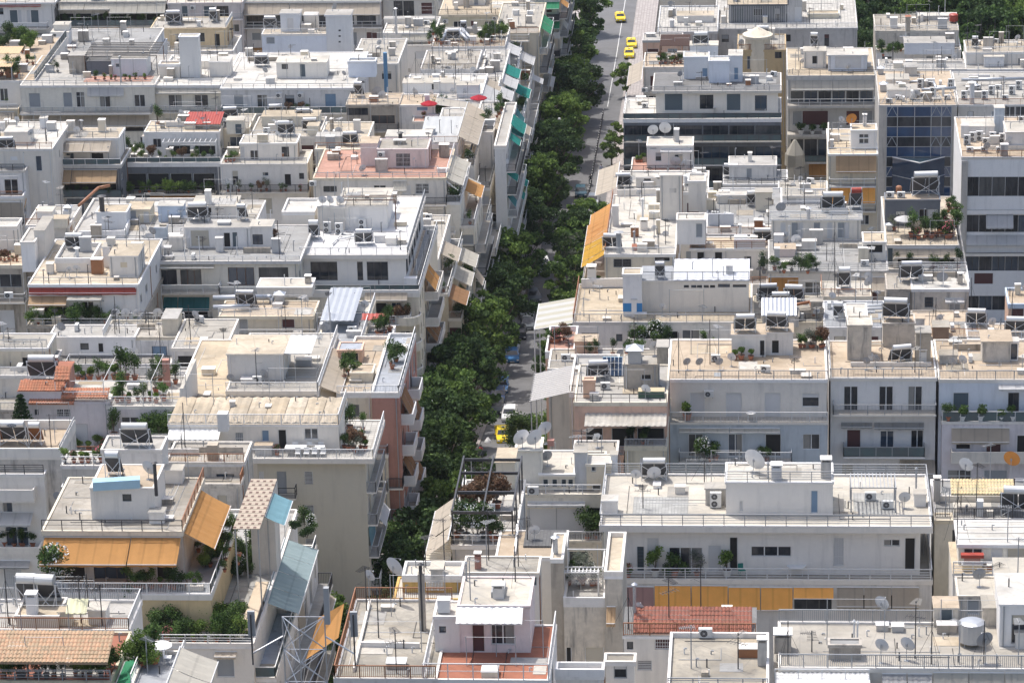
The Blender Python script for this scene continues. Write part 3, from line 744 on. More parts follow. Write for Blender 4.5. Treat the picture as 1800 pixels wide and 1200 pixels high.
def mk_ant(h=3.0, kind=0):
    def f():
        o = thing('television_aerial', 'aerial', (0, 0, 0)); m = MT('dark' if kind else 'grey')
        a = MB(); a.tube((0, 0, 0), (0, 0, h), .045, m, 5, .035); a.build('mast', o)
        if kind < 3:
            e = MB(); z = h-.15; L = .75; e.tube((0, -L*.3, z), (0, L, z), .022, m, 4)
            for i in range(9):
                y = -L*.3+L*1.3*i/8; e.tube((-.22-.02*(8-i), y, z), (.22+.02*(8-i), y, z), .017, m, 3)
            if kind == 1:
                e.build('elements', o); e = MB(); z2 = h*.72; e.tube((-.6, 0, z2), (.6, 0, z2), .022, m, 4)
                for i in range(6):
                    x = -.6+1.2*i/5; e.tube((x, -.4+.03*i, z2), (x, .4-.03*i, z2), .016, m, 3)
            if kind == 2: e.tube((0, 0, h*.6), (.5, .2, h*.62), .011, m, 4); e.tube((.5, -.3, h*.62), (.5, .5, h*.62), .009, m, 3)
            e.build('elements', o)
        else:
            g = MB()
            for t in (0, 2.1, 4.2): g.tube((0, 0, h*.8), (1.1*cos(t), 1.1*sin(t), 0), .012, m, 3)
            g.build('guy_wire', o)
        return o
    return f
def ant(b, x, y, h=3.0, kind=None, rz=None, z=None):
    kind = R0.randrange(4) if kind is None else kind; h = round(h*2)/2
    P = b.roofp(x, y) if z is None else z
    o = place(f'ant{h}{kind}', mk_ant(h, kind), P, rad(R0.uniform(0, 360)) if rz is None else rad(rz))
    auto(o, ('tall ' if h >= 3.5 else 'short ' if h < 2.2 else 'thin ')+['grey mast aerial', 'dark two-tier aerial', 'grey aerial with side arm', 'dark guyed mast'][kind], 'on '+b.B.nick, 'television aerials on the roofs'); return o
# ---- plants
def leafball(mb, c, rx, ry, rz_, n, ls, mats, R, shell=.55):
    for _ in range(n):
        t = R.uniform(0, 2*pi); u = R.uniform(-1, 1); q = sqrt(1-u*u); rr = R.uniform(shell, 1)
        p = (c[0]+rx*rr*q*cos(t), c[1]+ry*rr*q*sin(t), c[2]+rz_*rr*u)
        a = V((R.uniform(-1, 1), R.uniform(-1, 1), R.uniform(-.6, 1))).normalized(); b = a.orthogonal().normalized(); d = a.cross(b); s = ls*R.uniform(.6, 1.3)
        P = V(p); mb.poly([P-b*s*.5, P+d*s*.4, P+b*s*.5, P-d*s*.4], R.choice(mats))
def mk_tree(seed, h=9.0, w=4.5, mats=(0,), n=7000, ls=.36, cat='tree'):
    def f():
        R = random.Random(seed); o = thing('street_tree' if h > 6 else 'tree', 'tree', (0, 0, 0)); t = MB()
        t.tube((0, 0, 0), (.1, 0, h*.3), .2, BARK, 8, .15); tips = []
        for i in range(7):
            a = 2*pi*i/7+R.uniform(-.3, .3); l = R.uniform(.5, .8)*w; p = (.1, 0, h*R.uniform(.25, .35)); q = (l*.5*cos(a), l*.5*sin(a), h*.52); e = (l*cos(a), l*sin(a), h*R.uniform(.6, .85))
            t.tube(p, q, .09, BARK, 5, .06); t.tube(q, e, .06, BARK, 5, .03); tips.append(e)
        t.build('trunk', o); c = MB(); M_ = [LEAF[i] for i in mats]; k = 46; cl = []
        for i in range(k):
            a = R.uniform(0, 2*pi); u = R.uniform(-.9, 1); q = sqrt(max(0, 1-u*u*.8)); r = R.uniform(.3, 1.05)
            cl.append(((w-.7)*r*q*cos(a)+R.uniform(-.3, .3), (w-.7)*r*q*sin(a), h*.62+h*.34*u, R.uniform(.4, 1.15)*w/4.5))
        per = n//k
        for i, (x, y, z, s) in enumerate(cl):
            m1 = [R.choice(M_)] if i % 3 else M_; leafball(c, (x, y, z), s*1.1, s*1.1, s*.7, int(per*(.5+s*.6)), ls*R.uniform(.75, 1.1), m1, R, .3)
        c.build('crown', o); return o
    return f
def mk_shrub(seed, h=1.2, w=.6, m=0, pot='terra', fl=None, n=420, ls=.13):
    n = int(n*1.7); ls *= .82
    def f():
        R = random.Random(seed); o = thing(('oleander_bush' if fl == 'w' else 'flowering_plant' if fl else 'potted_tree' if h > 1.6 else 'potted_plant' if h < .6 else 'potted_shrub') if pot else 'shrub', 'plant', (0, 0, 0)); ph = 0
        if pot:
            ph = .38; p = MB(); mm = {'terra': POT, 'white': POTW, 'grey': POTG}[pot]; p.lathe([(0, 0), (.16, 0), (.24, ph), (.26, ph), (.26, ph-.06)], mm, 10); p.lathe([(.23, ph-.03), (0, ph-.02)], BARK, 10); p.build('pot', o)
        s = MB()
        for i in range(4): s.tube((0, 0, ph-.04), (R.uniform(-w, w)*.4, R.uniform(-w, w)*.4, ph+h*.6), .018, BARK, 4)
        s.build('stem', o); c = MB(); ms = [LEAF[m]]
        for i in range(5):
            leafball(c, (R.uniform(-.45, .45)*w, R.uniform(-.45, .45)*w, ph+h*R.uniform(.35, .85)), w*.55, w*.55, h*.28, n//5, ls, ms, R, .2)
        if fl:
            leafball(c, (0, 0, ph+h*.6), w*.8, w*.8, h*.42, n//7, ls*.8, [FLOW if fl == 'w' else FLOWP], R, .85)
        c.build('leaves', o); return o
    return f
def mk_palm(seed, h=.8, w=1.0, pot=True):
    def f():
        R = random.Random(seed); o = thing('potted_palm', 'palm', (0, 0, 0)); p = MB(); p.lathe([(0, 0), (.2, 0), (.3, .4), (.3, .36)], POTG, 10); p.build('pot', o)
        t = MB(); t.tube((0, 0, .3), (0, 0, h), .09, BARK, 7, .07); t.build('trunk', o); c = MB()
        for i in range(26):
            a = R.uniform(0, 2*pi); l = w*R.uniform(.7, 1); up_ = R.uniform(.1, .9); pts = [V((l*t_*cos(a), l*t_*sin(a), h+l*(up_*t_*1.2-t_*t_*.9))) for t_ in (0, .25, .5, .75, 1)]
            sd = V((-sin(a), cos(a), 0))
            for j in range(4):
                for s in (-1, 1):
                    for q in (0, .5):
                        b0 = pts[j].lerp(pts[j+1], q); c.poly([b0, b0+(pts[j+1]-pts[j])*.4, b0+sd*s*.22*w+(pts[j+1]-pts[j])*.8-V((0, 0, .05))], LEAF[0])
        c.build('fronds', o); return o
    return f
PLK = {'bush': (1.1, .65, 0, 'terra', None), 'tall': (1.9, .6, 0, 'terra', None), 'bright': (1.2, .6, 1, 'white', None), 'olive': (1.7, .8, 2, 'terra', None), 'oleander': (1.9, .9, 0, 'white', 'w'), 'pinkfl': (.9, .5, 0, 'terra', 'p'),
       'small': (.55, .35, 1, 'terra', None), 'dark': (1.5, .7, 3, 'grey', None), 'ball': (.8, .55, 0, 'white', None), 'russet': (1.6, .9, 4, 'terra', None), 'hedge': (1.3, .95, 3, None, None), 'wild': (2.4, 1.3, 0, None, None), 'brightwild': (2.2, 1.2, 1, None, None)}
PLN = {'bush': 'leafy green potted shrub', 'tall': 'tall green potted plant', 'bright': 'bright green shrub in a white pot', 'olive': 'silvery olive bush in a clay pot', 'oleander': 'white flowering potted oleander',
       'pinkfl': 'pink flowering plant in a clay pot', 'small': 'small potted plant', 'dark': 'dark evergreen in a grey pot', 'ball': 'round clipped shrub in a white pot', 'russet': 'russet brown bush in a clay pot', 'hedge': 'dense dark shrub', 'wild': 'large overgrown green bush', 'brightwild': 'large light green bush'}
def plant(b, x, y, k='bush', sc=1.0, P=None, where=None, hz=None):
    P = P if P is not None else b.roofp(x, y)
    h, w, m, pot, fl = PLK[k]; v = R0.randrange(2)
    o = place(f'pl{k}{v}', mk_shrub(hash_(k)+v, h, w, m, pot, fl, 420 if w < .9 else 900, .13 if w < .9 else .18), P, R0.uniform(0, 6.28), sc*R0.uniform(.85, 1.15))
    auto(o, PLN[k], where or 'on '+b.B.nick, 'plants on the terraces and roofs'); return o
def hash_(s): return sum(ord(c)*(i+3) for i, c in enumerate(s))
def plants(b, x0, x1, y, n, ks=('bush', 'tall', 'bright', 'small'), sc=1.0, jit=2):
    for i in range(n):
        plant(b, x0+(x1-x0)*(i+R0.uniform(.1, .9))/n, y+R0.uniform(-jit, jit), R0.choice(ks), sc*R0.uniform(.8, 1.2))
def plantsw(b, x0, x1, y, z, n, ks=('bush', 'tall', 'bright', 'small'), sc=1.0, d=1.0):
    """plants standing on a balcony at height z, d metres in front of the wall, between picture columns"""
    for i in range(n):
        x = x0+(x1-x0)*(i+R0.uniform(.1, .9))/n; p = atY(x, y, b.Y0-d*R0.uniform(.6, 1)); plant(b, 0, 0, R0.choice(ks), sc, P=V((p.x, p.y, z)), where='on a balcony of '+b.B.nick)
# ---- furniture
def mk_table(rnd=False, w=1.4, d=.8):
    def f():
        o = thing('round_table' if rnd else 'table', 'table', (0, 0, 0)); m = mat('white_plastic', (.75, .75, .74), 'flat', rough=.5); t = MB()
        if rnd: t.lathe([(0, .7), (w/2, .7), (w/2, .74), (0, .74)], m, 18)
        else: t.box(-w/2, -d/2, .7, w/2, d/2, .74, m)
        t.build('tabletop', o)
        for X in (-1, 1):
            for Y in (-1, 1): l = MB(); l.tube((X*w*.3, Y*(w if rnd else d)*.3, 0), (X*w*.3, Y*(w if rnd else d)*.3, .7), .025, m, 5); l.build('leg', o)
        return o
    return f
def mk_chair(c=(.74, .74, .73), key='white'):
    def f():
        o = thing('chair', 'chair', (0, 0, 0)); m = mat('chair_'+key, c, 'flat', rough=.5); s = MB(); s.box(-.24, -.24, .42, .24, .24, .46, m); s.build('seat', o)
        b = MB(); b.box(-.24, .2, .46, .24, .24, .9, m); b.build('backrest', o)
        for X in (-1, 1):
            for Y in (-1, 1): l = MB(); l.tube((X*.22, Y*.21, 0), (X*.21, Y*.2, .42), .02, m, 4); l.build('leg', o)
        return o
    return f
def chair(b, x, y, rz=0, key='white', c=(.74, .74, .73)):
    o = place('chair'+key, mk_chair(c, key), b.roofp(x, y), rad(rz)); auto(o, key+' chair', 'on '+b.B.nick, 'terrace chairs'); return o
def table(b, x, y, rz=0, rnd=False, w=1.4, d=.8):
    o = place(f'table{rnd}{w}{d}', mk_table(rnd, w, d), b.roofp(x, y), rad(rz)); auto(o, 'white round table' if rnd else 'white table', 'on '+b.B.nick, 'terrace tables'); return o
def umbrella(b, x, y, c='beige'):
    def f():
        o = thing('parasol', 'parasol', (0, 0, 0)); p = MB(); p.tube((0, 0, 0), (0, 0, 2.3), .025, MT('white'), 5); p.build('pole', o)
        k = MB(); k.lathe([(0, 2.4), (1.2, 1.95), (1.2, 1.85)], FB(c), 8); k.build('canopy', o); return o
    o = place('umb'+c, f, b.roofp(x, y)); auto(o, c+' parasol', 'on '+b.B.nick); return o
def wtank(b, x, y, r=.5, h=1.1, c='steel'):
    def f():
        o = thing('water_tank', 'water tank', (0, 0, 0)); t = MB(); t.lathe([(0, .3), (r, .3), (r, .3+h), (r*.7, .42+h), (0, .48+h)], MT(c), 16); t.build('drum', o, smooth=False)
        s = MB()
        for i in range(4): a = pi/4+i*pi/2; s.tube((r*.8*cos(a), r*.8*sin(a), 0), (r*.8*cos(a), r*.8*sin(a), .3), .03, MT('grey'), 4)
        s.build('stand', o); return o
    o = place(f'tank{r}{h}{c}', f, b.roofp(x, y)); auto(o, {'steel': 'steel', 'white': 'white', 'galv': 'galvanised', 'rust': 'rusty'}.get(c, c)+' water tank', 'on '+b.B.nick); return o
def crate(b, x, y, w=1.0, d=.7, h=.7, c='white', rz=0, look='white roof cabinet'):
    o = thing('roof_cabinet', 'cabinet', b.roofp(x, y), rad(rz)); m = MT(c) if c in MET else W(c)
    k = MB(); k.box(-w/2, 0, .04, w/2, d, h, m); k.build('casing', o, org=(0, 0, 0)); t = MB(); t.box(-w/2-.03, -.03, h+.002, w/2+.03, d+.03, h+.04, m); t.build('lid', o, org=(0, 0, 0))
    auto(o, look, 'on '+b.B.nick); return o
def vent_hood(b, x, y, s=1.0, c='galv'):
    def f():
        o = thing('ventilation_hood', 'ventilator', (0, 0, 0)); k = MB(); k.box(-.4, -.4, 0, .4, .4, .8, MT(c)); k.build('housing', o); t = MB(); t.box(-.55, -.55, .84, .55, .55, .9, MT(c))
        b_ = len(t.v); t.v += [(-.5, -.5, .9), (.5, -.5, .9), (.5, .5, .9), (-.5, .5, .9), (0, 0, 1.2)]
        for i in range(4): t.f.append((b_+i, b_+(i+1) % 4, b_+4)); t.m.append(t.mi(MT(c)))
        t.build('cowl', o); return o
    o = place('hood'+c, f, b.roofp(x, y), 0, s); auto(o, 'galvanised ventilation hood', 'on '+b.B.nick); return o
# ---- clutter generator: seeded, per roof
def clutter(b, na=2, nd=0, nh=0, nc=0, y0=None, y1=None):
    X0, X1 = b.X0+.5, b.X1-.5; Ya, Yb = b.Y0+.5, b.Y1-.5
    if X1 <= X0 or Yb <= Ya: return b
    def rp(): return V((R0.uniform(X0, X1), R0.uniform(Ya, Yb), b.Z1+.01))
    far = b.Y0 > 400
    for _ in range(max(1, round(na*(.42 if far else .55)))):
        h = R0.choice([1.5, 2, 2.5, 3, 3.5, 4]); k = R0.randrange(4)
        o = place(f'ant{float(h)}{k}', mk_ant(float(h), k), rp(), R0.uniform(0, 6.28)); auto(o, ('tall ' if h >= 3.5 else 'short ' if h < 2.2 else 'thin ')+['grey mast aerial', 'dark two-tier aerial', 'grey aerial with side arm', 'dark guyed mast'][k], 'on '+b.B.nick, 'television aerials on the roofs')
    for _ in range(nd):
        q = rp(); x, y, _s = proj(q); dish(b, x, y, R0.choice([.4, .45, .5]), R0.choice(['lgrey_dish', 'lgrey_dish', 'dgrey_dish', 'white_dish']))
    for _ in range(nh): q = rp(); x, y, _s = proj(q); heater(b, x, y, R0.choice([1, 2, 2]), R0.choice(['white', 'white', 'steel']))
    for _ in range(nc): q = rp(); x, y, _s = proj(q); ac(b, x, y, 1, R0.choice([0, 0, 90, -20]))
    return b
# ---- street
def mk_car(c, key, taxi=False):
    def f():
        o = thing('taxi' if taxi else 'parked_car', 'taxi' if taxi else 'car', (0, 0, 0)); m = mat('car_paint_'+key, c, 'flat', rough=.25); b = MB()
        prof = [(-2.1, .35), (-2.15, .62), (-2.05, .82), (-1.15, .95), (-.55, 1.40), (.85, 1.43), (1.55, 1.0), (2.05, .93), (2.15, .6), (2.1, .35)]
        k = b.mi(m); n = len(prof); g0 = len(b.v)
        for sx, in ((-1,), (1,)):
            for (y, z) in prof: b.v.append((sx*(.86 if z < 1.1 else .66), y, z))
        for i in range(n-1):
            b.f.append((g0+i, g0+i+1, g0+n+i+1, g0+n+i)); b.m.append(k)
        b.f.append(tuple(g0+i for i in range(n-1, -1, -1))); b.m.append(k); b.f.append(tuple(g0+n+i for i in range(n))); b.m.append(k)
        b.poly([(-.86, -2.1, .35), (.86, -2.1, .35), (.86, 2.1, .35), (-.86, 2.1, .35)], MT('dark')); b.build('body', o)
        def pane(nm, p): q = MB(); q.poly(p, GL); q.build(nm, o)
        pane('windscreen', [(-.74, -1.10, 1.0), (.74, -1.10, 1.0), (.60, -.62, 1.375), (-.60, -.62, 1.375)])
        pane('rear_window', [(.72, 1.50, 1.06), (-.72, 1.50, 1.06), (-.60, .95, 1.40), (.60, .95, 1.40)])
        for s in (-1, 1): pane('side_window', [(s*.80, -.95, 1.0), (s*.80, 1.30, 1.03), (s*.69, .80, 1.36), (s*.69, -.50, 1.34)])
        for s in (-1, 1):
            for y in (-1.35, 1.35): t = MB(); t.tube((s*.72, y, .32), (s*.88, y, .32), .32, mat('tyre', (.02, .02, .02), 'flat'), 14); w_ = t.build('wheel', o); r = MB(); r.tube((s*.88, y, .32), (s*.89, y, .32), .18, MT('steel'), 10); r.build('rim', w_)
            h = MB(); h.box(s*.55, -2.17, .58, s*.8, -2.10, .74, mat('headlamp', (.8, .8, .8), 'flat', rough=.2)); h.build('headlight', o)
            mi = MB(); mi.box(s*.87, -.95, .95, s*1.02, -.85, 1.06, m); mi.build('wing_mirror', o)
        pl = MB(); pl.box(-.26, -2.175, .42, .26, -2.155, .53, MT('white')); pl.build('number_plate', o)
        if taxi: s = MB(); s.box(-.2, -.1, 1.44, .2, .02, 1.58, MT('white')); s.build('roof_sign', o)
        return o
    return f
def human(name, label, P, rz, shirt, legs, pose='stand'):
    """one continuous skinned body; clothes are colour regions"""
    o = thing('person', 'person', P, rz, label=label)
    J = {'pel': (0, 0, .95), 'che': (0, 0, 1.3), 'nek': (0, 0, 1.5), 'hed': (0, -.02, 1.6), 'top': (0, -.02, 1.72)}
    E = [('pel', 'che'), ('che', 'nek'), ('nek', 'hed'), ('hed', 'top')]; Rr = {'pel': .15, 'che': .17, 'nek': .065, 'hed': .1, 'top': .07}
    for s, t in ((-1, 'l'), (1, 'r')):
        if pose == 'ride': a = {'hip': (s*.12, 0, .92), 'kne': (s*.2, -.42, .85), 'ank': (s*.2, -.3, .42), 'toe': (s*.2, -.48, .38), 'sho': (s*.2, 0, 1.42), 'elb': (s*.28, -.18, 1.18), 'wri': (s*.26, -.42, 1.15), 'han': (s*.24, -.52, 1.13)}
        else: a = {'hip': (s*.1, 0, .9), 'kne': (s*.12, -.04*s, .5), 'ank': (s*.12, .06*s, .08), 'toe': (s*.13, .06*s-.16, .04), 'sho': (s*.2, 0, 1.42), 'elb': (s*.26, .03, 1.13), 'wri': (s*.27, -.05, .88), 'han': (s*.27, -.08, .78)}
        for k, p in a.items(): J[k+t] = p; Rr[k+t] = {'hip': .095, 'kne': .062, 'ank': .045, 'toe': .04, 'sho': .06, 'elb': .045, 'wri': .032, 'han': .03}[k]
        E += [('pel', 'hip'+t), ('hip'+t, 'kne'+t), ('kne'+t, 'ank'+t), ('ank'+t, 'toe'+t), ('che', 'sho'+t), ('sho'+t, 'elb'+t), ('elb'+t, 'wri'+t), ('wri'+t, 'han'+t)]
    ks = list(J); me = bpy.data.meshes.new('body'); me.from_pydata([J[k] for k in ks], [(ks.index(a), ks.index(b)) for a, b in E], []); me.update()
    bo = bpy.data.objects.new('body', me); COL.objects.link(bo); bo.parent = o
    md = bo.modifiers.new('skin', 'SKIN'); sv = me.skin_vertices[0].data
    for i, k in enumerate(ks): sv[i].radius = (Rr[k],)*2
    sv[0].use_root = True
    s2 = bo.modifiers.new('sub', 'SUBSURF'); s2.levels = 1; s2.render_levels = 1
    m = bpy.data.materials.new('clothes_'+name); m.use_nodes = True; n = m.node_tree.nodes; l = m.node_tree.links; tc = n.new('ShaderNodeTexCoord'); sx = n.new('ShaderNodeSeparateXYZ'); l.new(tc.outputs['Object'], sx.inputs[0]); cr = n.new('ShaderNodeValToRGB')
    dv = n.new('ShaderNodeMath'); dv.operation = 'DIVIDE'; dv.inputs[1].default_value = 2; l.new(sx.outputs[2], dv.inputs[0]); l.new(dv.outputs[0], cr.inputs[0]); cr.color_ramp.interpolation = 'CONSTANT'
    e = cr.color_ramp.elements; e[0].position = 0; e[0].color = (.03, .03, .03, 1); e[1].position = .05; e[1].color = (*legs, 1)
    q = e.new(.49 if pose != 'ride' else .45); q.color = (*shirt, 1); q = e.new(.745); q.color = (.5, .32, .24, 1)
    l.new(cr.outputs[0], n['Principled BSDF'].inputs[0]); me.materials.append(m)
    h = MB(); h.lathe([(.0, .13), (.07, .115), (.105, .05), (.11, -.02), (.09, -.06)], mat('hair_dark', (.03, .02, .015), 'flat') if pose != 'ride' else mat('helmet', (.04, .04, .045), 'flat', rough=.2), 12, (0, .0, 1.64))
    h.build('hair' if pose != 'ride' else 'helmet', o, org=(0, 0, 0), smooth=True)
    return o
def scooter(P, rz, label, c='dark'):
    o = thing('motor_scooter', 'scooter', P, rz, label=label, group='scooters on the street'); b = MB(); m = MT(c)
    b.box(-.16, -.2, .3, .16, .75, .72, m); b.box(-.2, -.55, .25, .2, -.15, .34, m); b.obox(Matrix.Translation((0, -.62, .55)) @ Matrix.Rotation(rad(-18), 4, 'X'), -.2, -.04, -.3, .2, .04, .4, m); b.build('body', o, org=(0, 0, 0))
    s = MB(); s.box(-.15, -.15, .72, .15, .7, .82, MT('dark')); s.build('seat', o, org=(0, 0, 0))
    h = MB(); h.tube((-.33, -.62, 1.02), (.33, -.62, 1.02), .02, MT('dark'), 5); h.tube((0, -.8, .3), (0, -.6, 1.0), .03, MT('steel'), 5); h.build('handlebar', o, org=(0, 0, 0))
    for y in (-.82, .72): w_ = MB(); w_.tube((-.05, y, .24), (.05, y, .24), .24, mat('tyre', (.02, .02, .02), 'flat'), 14); w_.build('wheel', o, org=(0, 0, 0))
    l = MB(); l.box(-.07, -.84, .8, .07, -.74, .92, mat('headlamp', (.8, .8, .8), 'flat', rough=.2)); l.build('headlight', o, org=(0, 0, 0))
    return o

def badge(h, text, u=.42):
    """maker's lettering on the camera side of a heater's tank"""
    tank = [c for c in h.children if c.name.startswith('tank')][0]; p = MB()
    p.tube((0, -.215, 1.68), (0, -.175, 1.68), 1, mat('badge_navy', (.02, .05, .09), 'flat'), 20)
    for i, v_ in enumerate(p.v): p.v[i] = (v_[0]*.36, v_[1], 1.68+(v_[2]-1.68)*.12)
    b_ = p.build('badge', tank, org=(0, 0, 0))
    c = bpy.data.curves.new('lettering', 'FONT'); c.body = text; c.size = .2; c.align_x = 'CENTER'; c.align_y = 'CENTER'; c.extrude = .004; c.materials.append(mat('badge_white', (.8, .8, .8), 'flat'))
    tmp = bpy.data.objects.new('tmp', c); COL.objects.link(tmp); bpy.context.view_layer.update(); me = bpy.data.meshes.new_from_object(tmp.evaluated_get(bpy.context.evaluated_depsgraph_get())); bpy.data.objects.remove(tmp)
    t = bpy.data.objects.new('lettering', me); COL.objects.link(t); t.parent = tank; t.location = (0, -.222, 1.68); t.rotation_euler = (rad(90), 0, 0)
# extra block methods used by the plan
def _lawn(s, xa, ya, xb, yb, p, dz, c, n=1, z=None, arms=True):
    """awning on the left face from roof-edge picture row ya (far) to yb (near)"""
    z = (s.Z1+s.par-.05) if z is None else z
    Ya = atZ(xa, ya, z).y; Yb = atZ(xb, yb, z).y
    for i in range(n):
        a = Yb+(Ya-Yb)*i/n+.03; b = Yb+(Ya-Yb)*(i+1)/n-.03
        awning(s.B.root, [(s.X0-.03, b, z), (s.X0-.03, a, z)], [(s.X0-p, b, z-dz), (s.X0-p, a, z-dz)], c, arms, .15)
Blk.lawn = _lawn
def _ztop(s, y, d=0): return atY((proj((s.X0, s.Y0, s.Z1))[0]+proj((s.X1, s.Y0, s.Z1))[0])/2, y, s.Y0-d).z
Blk.zt = _ztop
def _tile(s, x0, x1, yn, yf, rise, m, h=.02, name='tiled_roof'):
    a = atZ(x0, yn, s.Z1+h); b = atZ(x1, yn, s.Z1+h); Y1 = atZ((x0+x1)/2, yf, s.Z1+h+rise).y
    if Y1 < a.y+1.2: Y1 = a.y+1.2
    tiles(s.B.root, a.x, b.x, a.y, Y1, s.Z1+h, s.Z1+h+rise, m, name=name)
    return s
Blk.tile = _tile
NB = lambda label, nick, *a, **k: Bld(label, nick, *a, **k)
# ======================= RIGHT SIDE OF THE STREET, NEAR TO FAR =======================
# big white block
B = NB('big white flat roofed block with long steel railings and orange awnings under its terrace', 'the big white railed block')
b = B.base(1053, 1640, 924, 832, wall='white', roof='white', par=.12, over=.9, slab=.45, edge='white')
b.rail('f', 1.05, 'h', 'grey').rail('l', 1.05, 'h', 'grey').rail('b', 1.0, 'h', 'grey').rail('r', 1.0, 'h', 'grey')
b.win(1119, 960, 1133, 1003, 'v', 'slate').win(1138, 945, 1158, 1003, 's', 'white').win(1176, 962, 1235, 1003, 'w', fc='white').win(1245, 958, 1268, 1003, 's', 'white').win(1282, 944, 1297, 1003, 'o')
b.win(1320, 960, 1391, 978, 'g', fc='white').win(1465, 945, 1483, 994, 's', 'white', bars='w').win(1553, 948, 1582, 960, 'w', fc='white').win(1590, 945, 1609, 1003, 'o')
t = b.low(1095, 1640, 1018, 1.25, wall='lgrey', roof='lgrey', par=.1, edge='white', slab=.3)
t.rail('f', 1.0, 'h', 'white').rail('r', 1.0, 'h', 'white')
t.awn(1098, 1150, 1031, 1068, .1, 'pink', 1, False).awn(1150, 1280, 1029, 1070, .3, 'orange_lifted', 2, False).awn(1280, 1394, 1032, 1072, .3, 'orange_lifted', 2, False).awn(1394, 1466, 1032, 1052, .3, 'orange_lifted', 1, False).awn(1470, 1616, 1032, 1066, .5, 'beige', 3, False)
t.win(1396, 1040, 1462, 1072, 'g', fc='dark').win(1475, 1045, 1610, 1072, 'o')
ac(t, 1246, 955, 1, wall=False, z=None) if False else None
p = b.up(1276, 1464, 847, 905, ybk=812, wall='white', roof='white', par=.08); p.win(1425, 862, 1438, 902, 's', 'blue').win(1300, 880, 1306, 898, 's', 'white')
dish(p, 1325, 832, .95, 'white_dish', 1.1, rz=-30); p.chim(1365, 846, .8, 1.1, 'lgrey').chim(1452, 840, .8, 1.3, 'grey'); p.pipe(1350, 840, 1.2)
b.patch(1113, 1210, 873, 904, mat('mosaic_paving', (.42, .42, .40), 'paver', sc=2, dirt=1.6), name='mosaic_patch').patch(1500, 1572, 866, 903, mat('mosaic_paving', (.42, .42, .40), 'paver', sc=2), name='mosaic_patch')
b.up(1240, 1276, 858, 888, 1.2, wall='grey', roof='lgrey'); ac(b, 1258, 893, 2); ac(b, 1530, 880, 1); ac(b, 1560, 895, 1)
b.up(1607, 1628, 868, 890, 1.0, wall='white', roof='lgrey'); b.pipe(1610, 870, 2.2); b.up(1058, 1085, 880, 905, 1.2, wall='white', roof='white'); heater(b, 1150, 845, 2, 'white'); dish(b, 1150, 850, .6, 'lgrey_dish'); dish(b, 1118, 852, .45); dish(b, 1590, 893, .5, 'lgrey_dish')
b.pergola(1496, 1574, 900, 2.6, 1.9, 12, 'grey'); clutter(b, 5, 0, 0, 1)
plant(t, 1152, 1012, 'bright', 1.3); plant(t, 1170, 1012, 'wild', .5); plant(t, 1186, 1012, 'bush', 1.5); plant(t, 1205, 1011, 'wild', .55); plant(t, 1225, 1012, 'olive', 1); plant(t, 1278, 1012, 'bright', 1.5); plant(t, 1104, 1015, 'pinkfl', 1)
table(t, 1400, 1008, rnd=True, w=1.5); chair(t, 1304, 1010, 20, 'green', (.03, .22, .18)); ac(t, 1569, 1006, 1); ac(t, 1246, 1004, 1)
# red tiled house
B = NB('white house with a red tiled roof and barred window', 'the red tiled house', 'house', 'tiled_house')
b = B.base(1094, 1330, 1118, 1066, wall='white', roof='dgrey', par=0, over=.1); b.tile(1113, 1322, 1112, 1066, 1.0, TILE_R)
b.win(1102, 1127, 1113, 1141, 'g', fc='dark').win(1151, 1123, 1192, 1141, 's', 'brown', fc='white', bars='w').win(1120, 1160, 1146, 1178, 'v', 'white')
ant(b, 1232, 1080, 4, 2); ant(b, 1176, 1100, 3.5, 1); ant(b, 1105, 1105, 3, 3); dish(b, 1122, 1090, .45); b.pipe(1116, 1095, 2.8, .12, 'galv')
# stained roof with air conditioner at the bottom edge
B = NB('low grey stained flat roof with a white parapet at the bottom of the picture', 'the stained roof beside the red tiles', 'building', 'low_building')
b = B.base(1172, 1352, 1207, 1110, wall='white', roof='patchy', par=.35, over=.1, edge='white2'); ac(b, 1240, 1122, 1); b.chim(1239, 1190, .45, .35, 'concrete', False); b.chim(1340, 1170, .6, 1.6, 'grey'); clutter(b, 3, 0)
B = NB('tiny whitewashed stair hut with a slab roof', 'the tiny whitewashed stair hut', 'hut', 'stair_hut')
b = B.base(1061, 1118, 1162, 1146, wall='white2', roof='concrete', par=.12, over=.12, edge='white2'); b.win(1079, 1168, 1102, 1192, 'h', 'white', fc='grey')
B = NB('low white wall and roof strip in front of the stained concrete house', 'the low white roof strip', 'building', 'low_building')
b = B.base(975, 1062, 1176, 1162, wall='white2', roof='lgrey', par=.5, over=.05)
# stained concrete building with lattice terrace
B = NB('stained concrete building with a white lattice terrace and striped door', 'the stained concrete lattice house')
b = B.base(990, 1064, 1050, 1000, wall='stain', roof='lgrey', par=.5, over=.02, edge='lgrey'); b.win(993, 1137, 1005, 1172, 'o').win(1028, 1137, 1062, 1172, 's', 'beige')
b.pergola(992, 1060, 1034, 3.2, 1.5, 4, 'white', slats=False); b.pergola(992, 1052, 1046, .3, 1.6, 9, 'white')
mb = MB(); P0 = b.roofp(990, 1036); P1 = b.roofp(1058, 1036)
for i in range(14):
    x = P0.x+(P1.x-P0.x)*i/14
    for sg in (1, -1): mb.tube((x if sg > 0 else x+.9, P0.y, b.Z1+.45), (x+.9 if sg > 0 else x, P0.y, b.Z1+1.5), .02, MT('white'), 4)
mb.build('lattice_screen', B.root)
c = Blk(B, b.X1+.0, atY(1094, 1015, b.Y0-.1).x, b.Y0-.15, b.Y0+7, b.Z0, atY(1077, 1012, b.Y0-.15).z, 'stain', 'cream', .35, .03, edge='white')
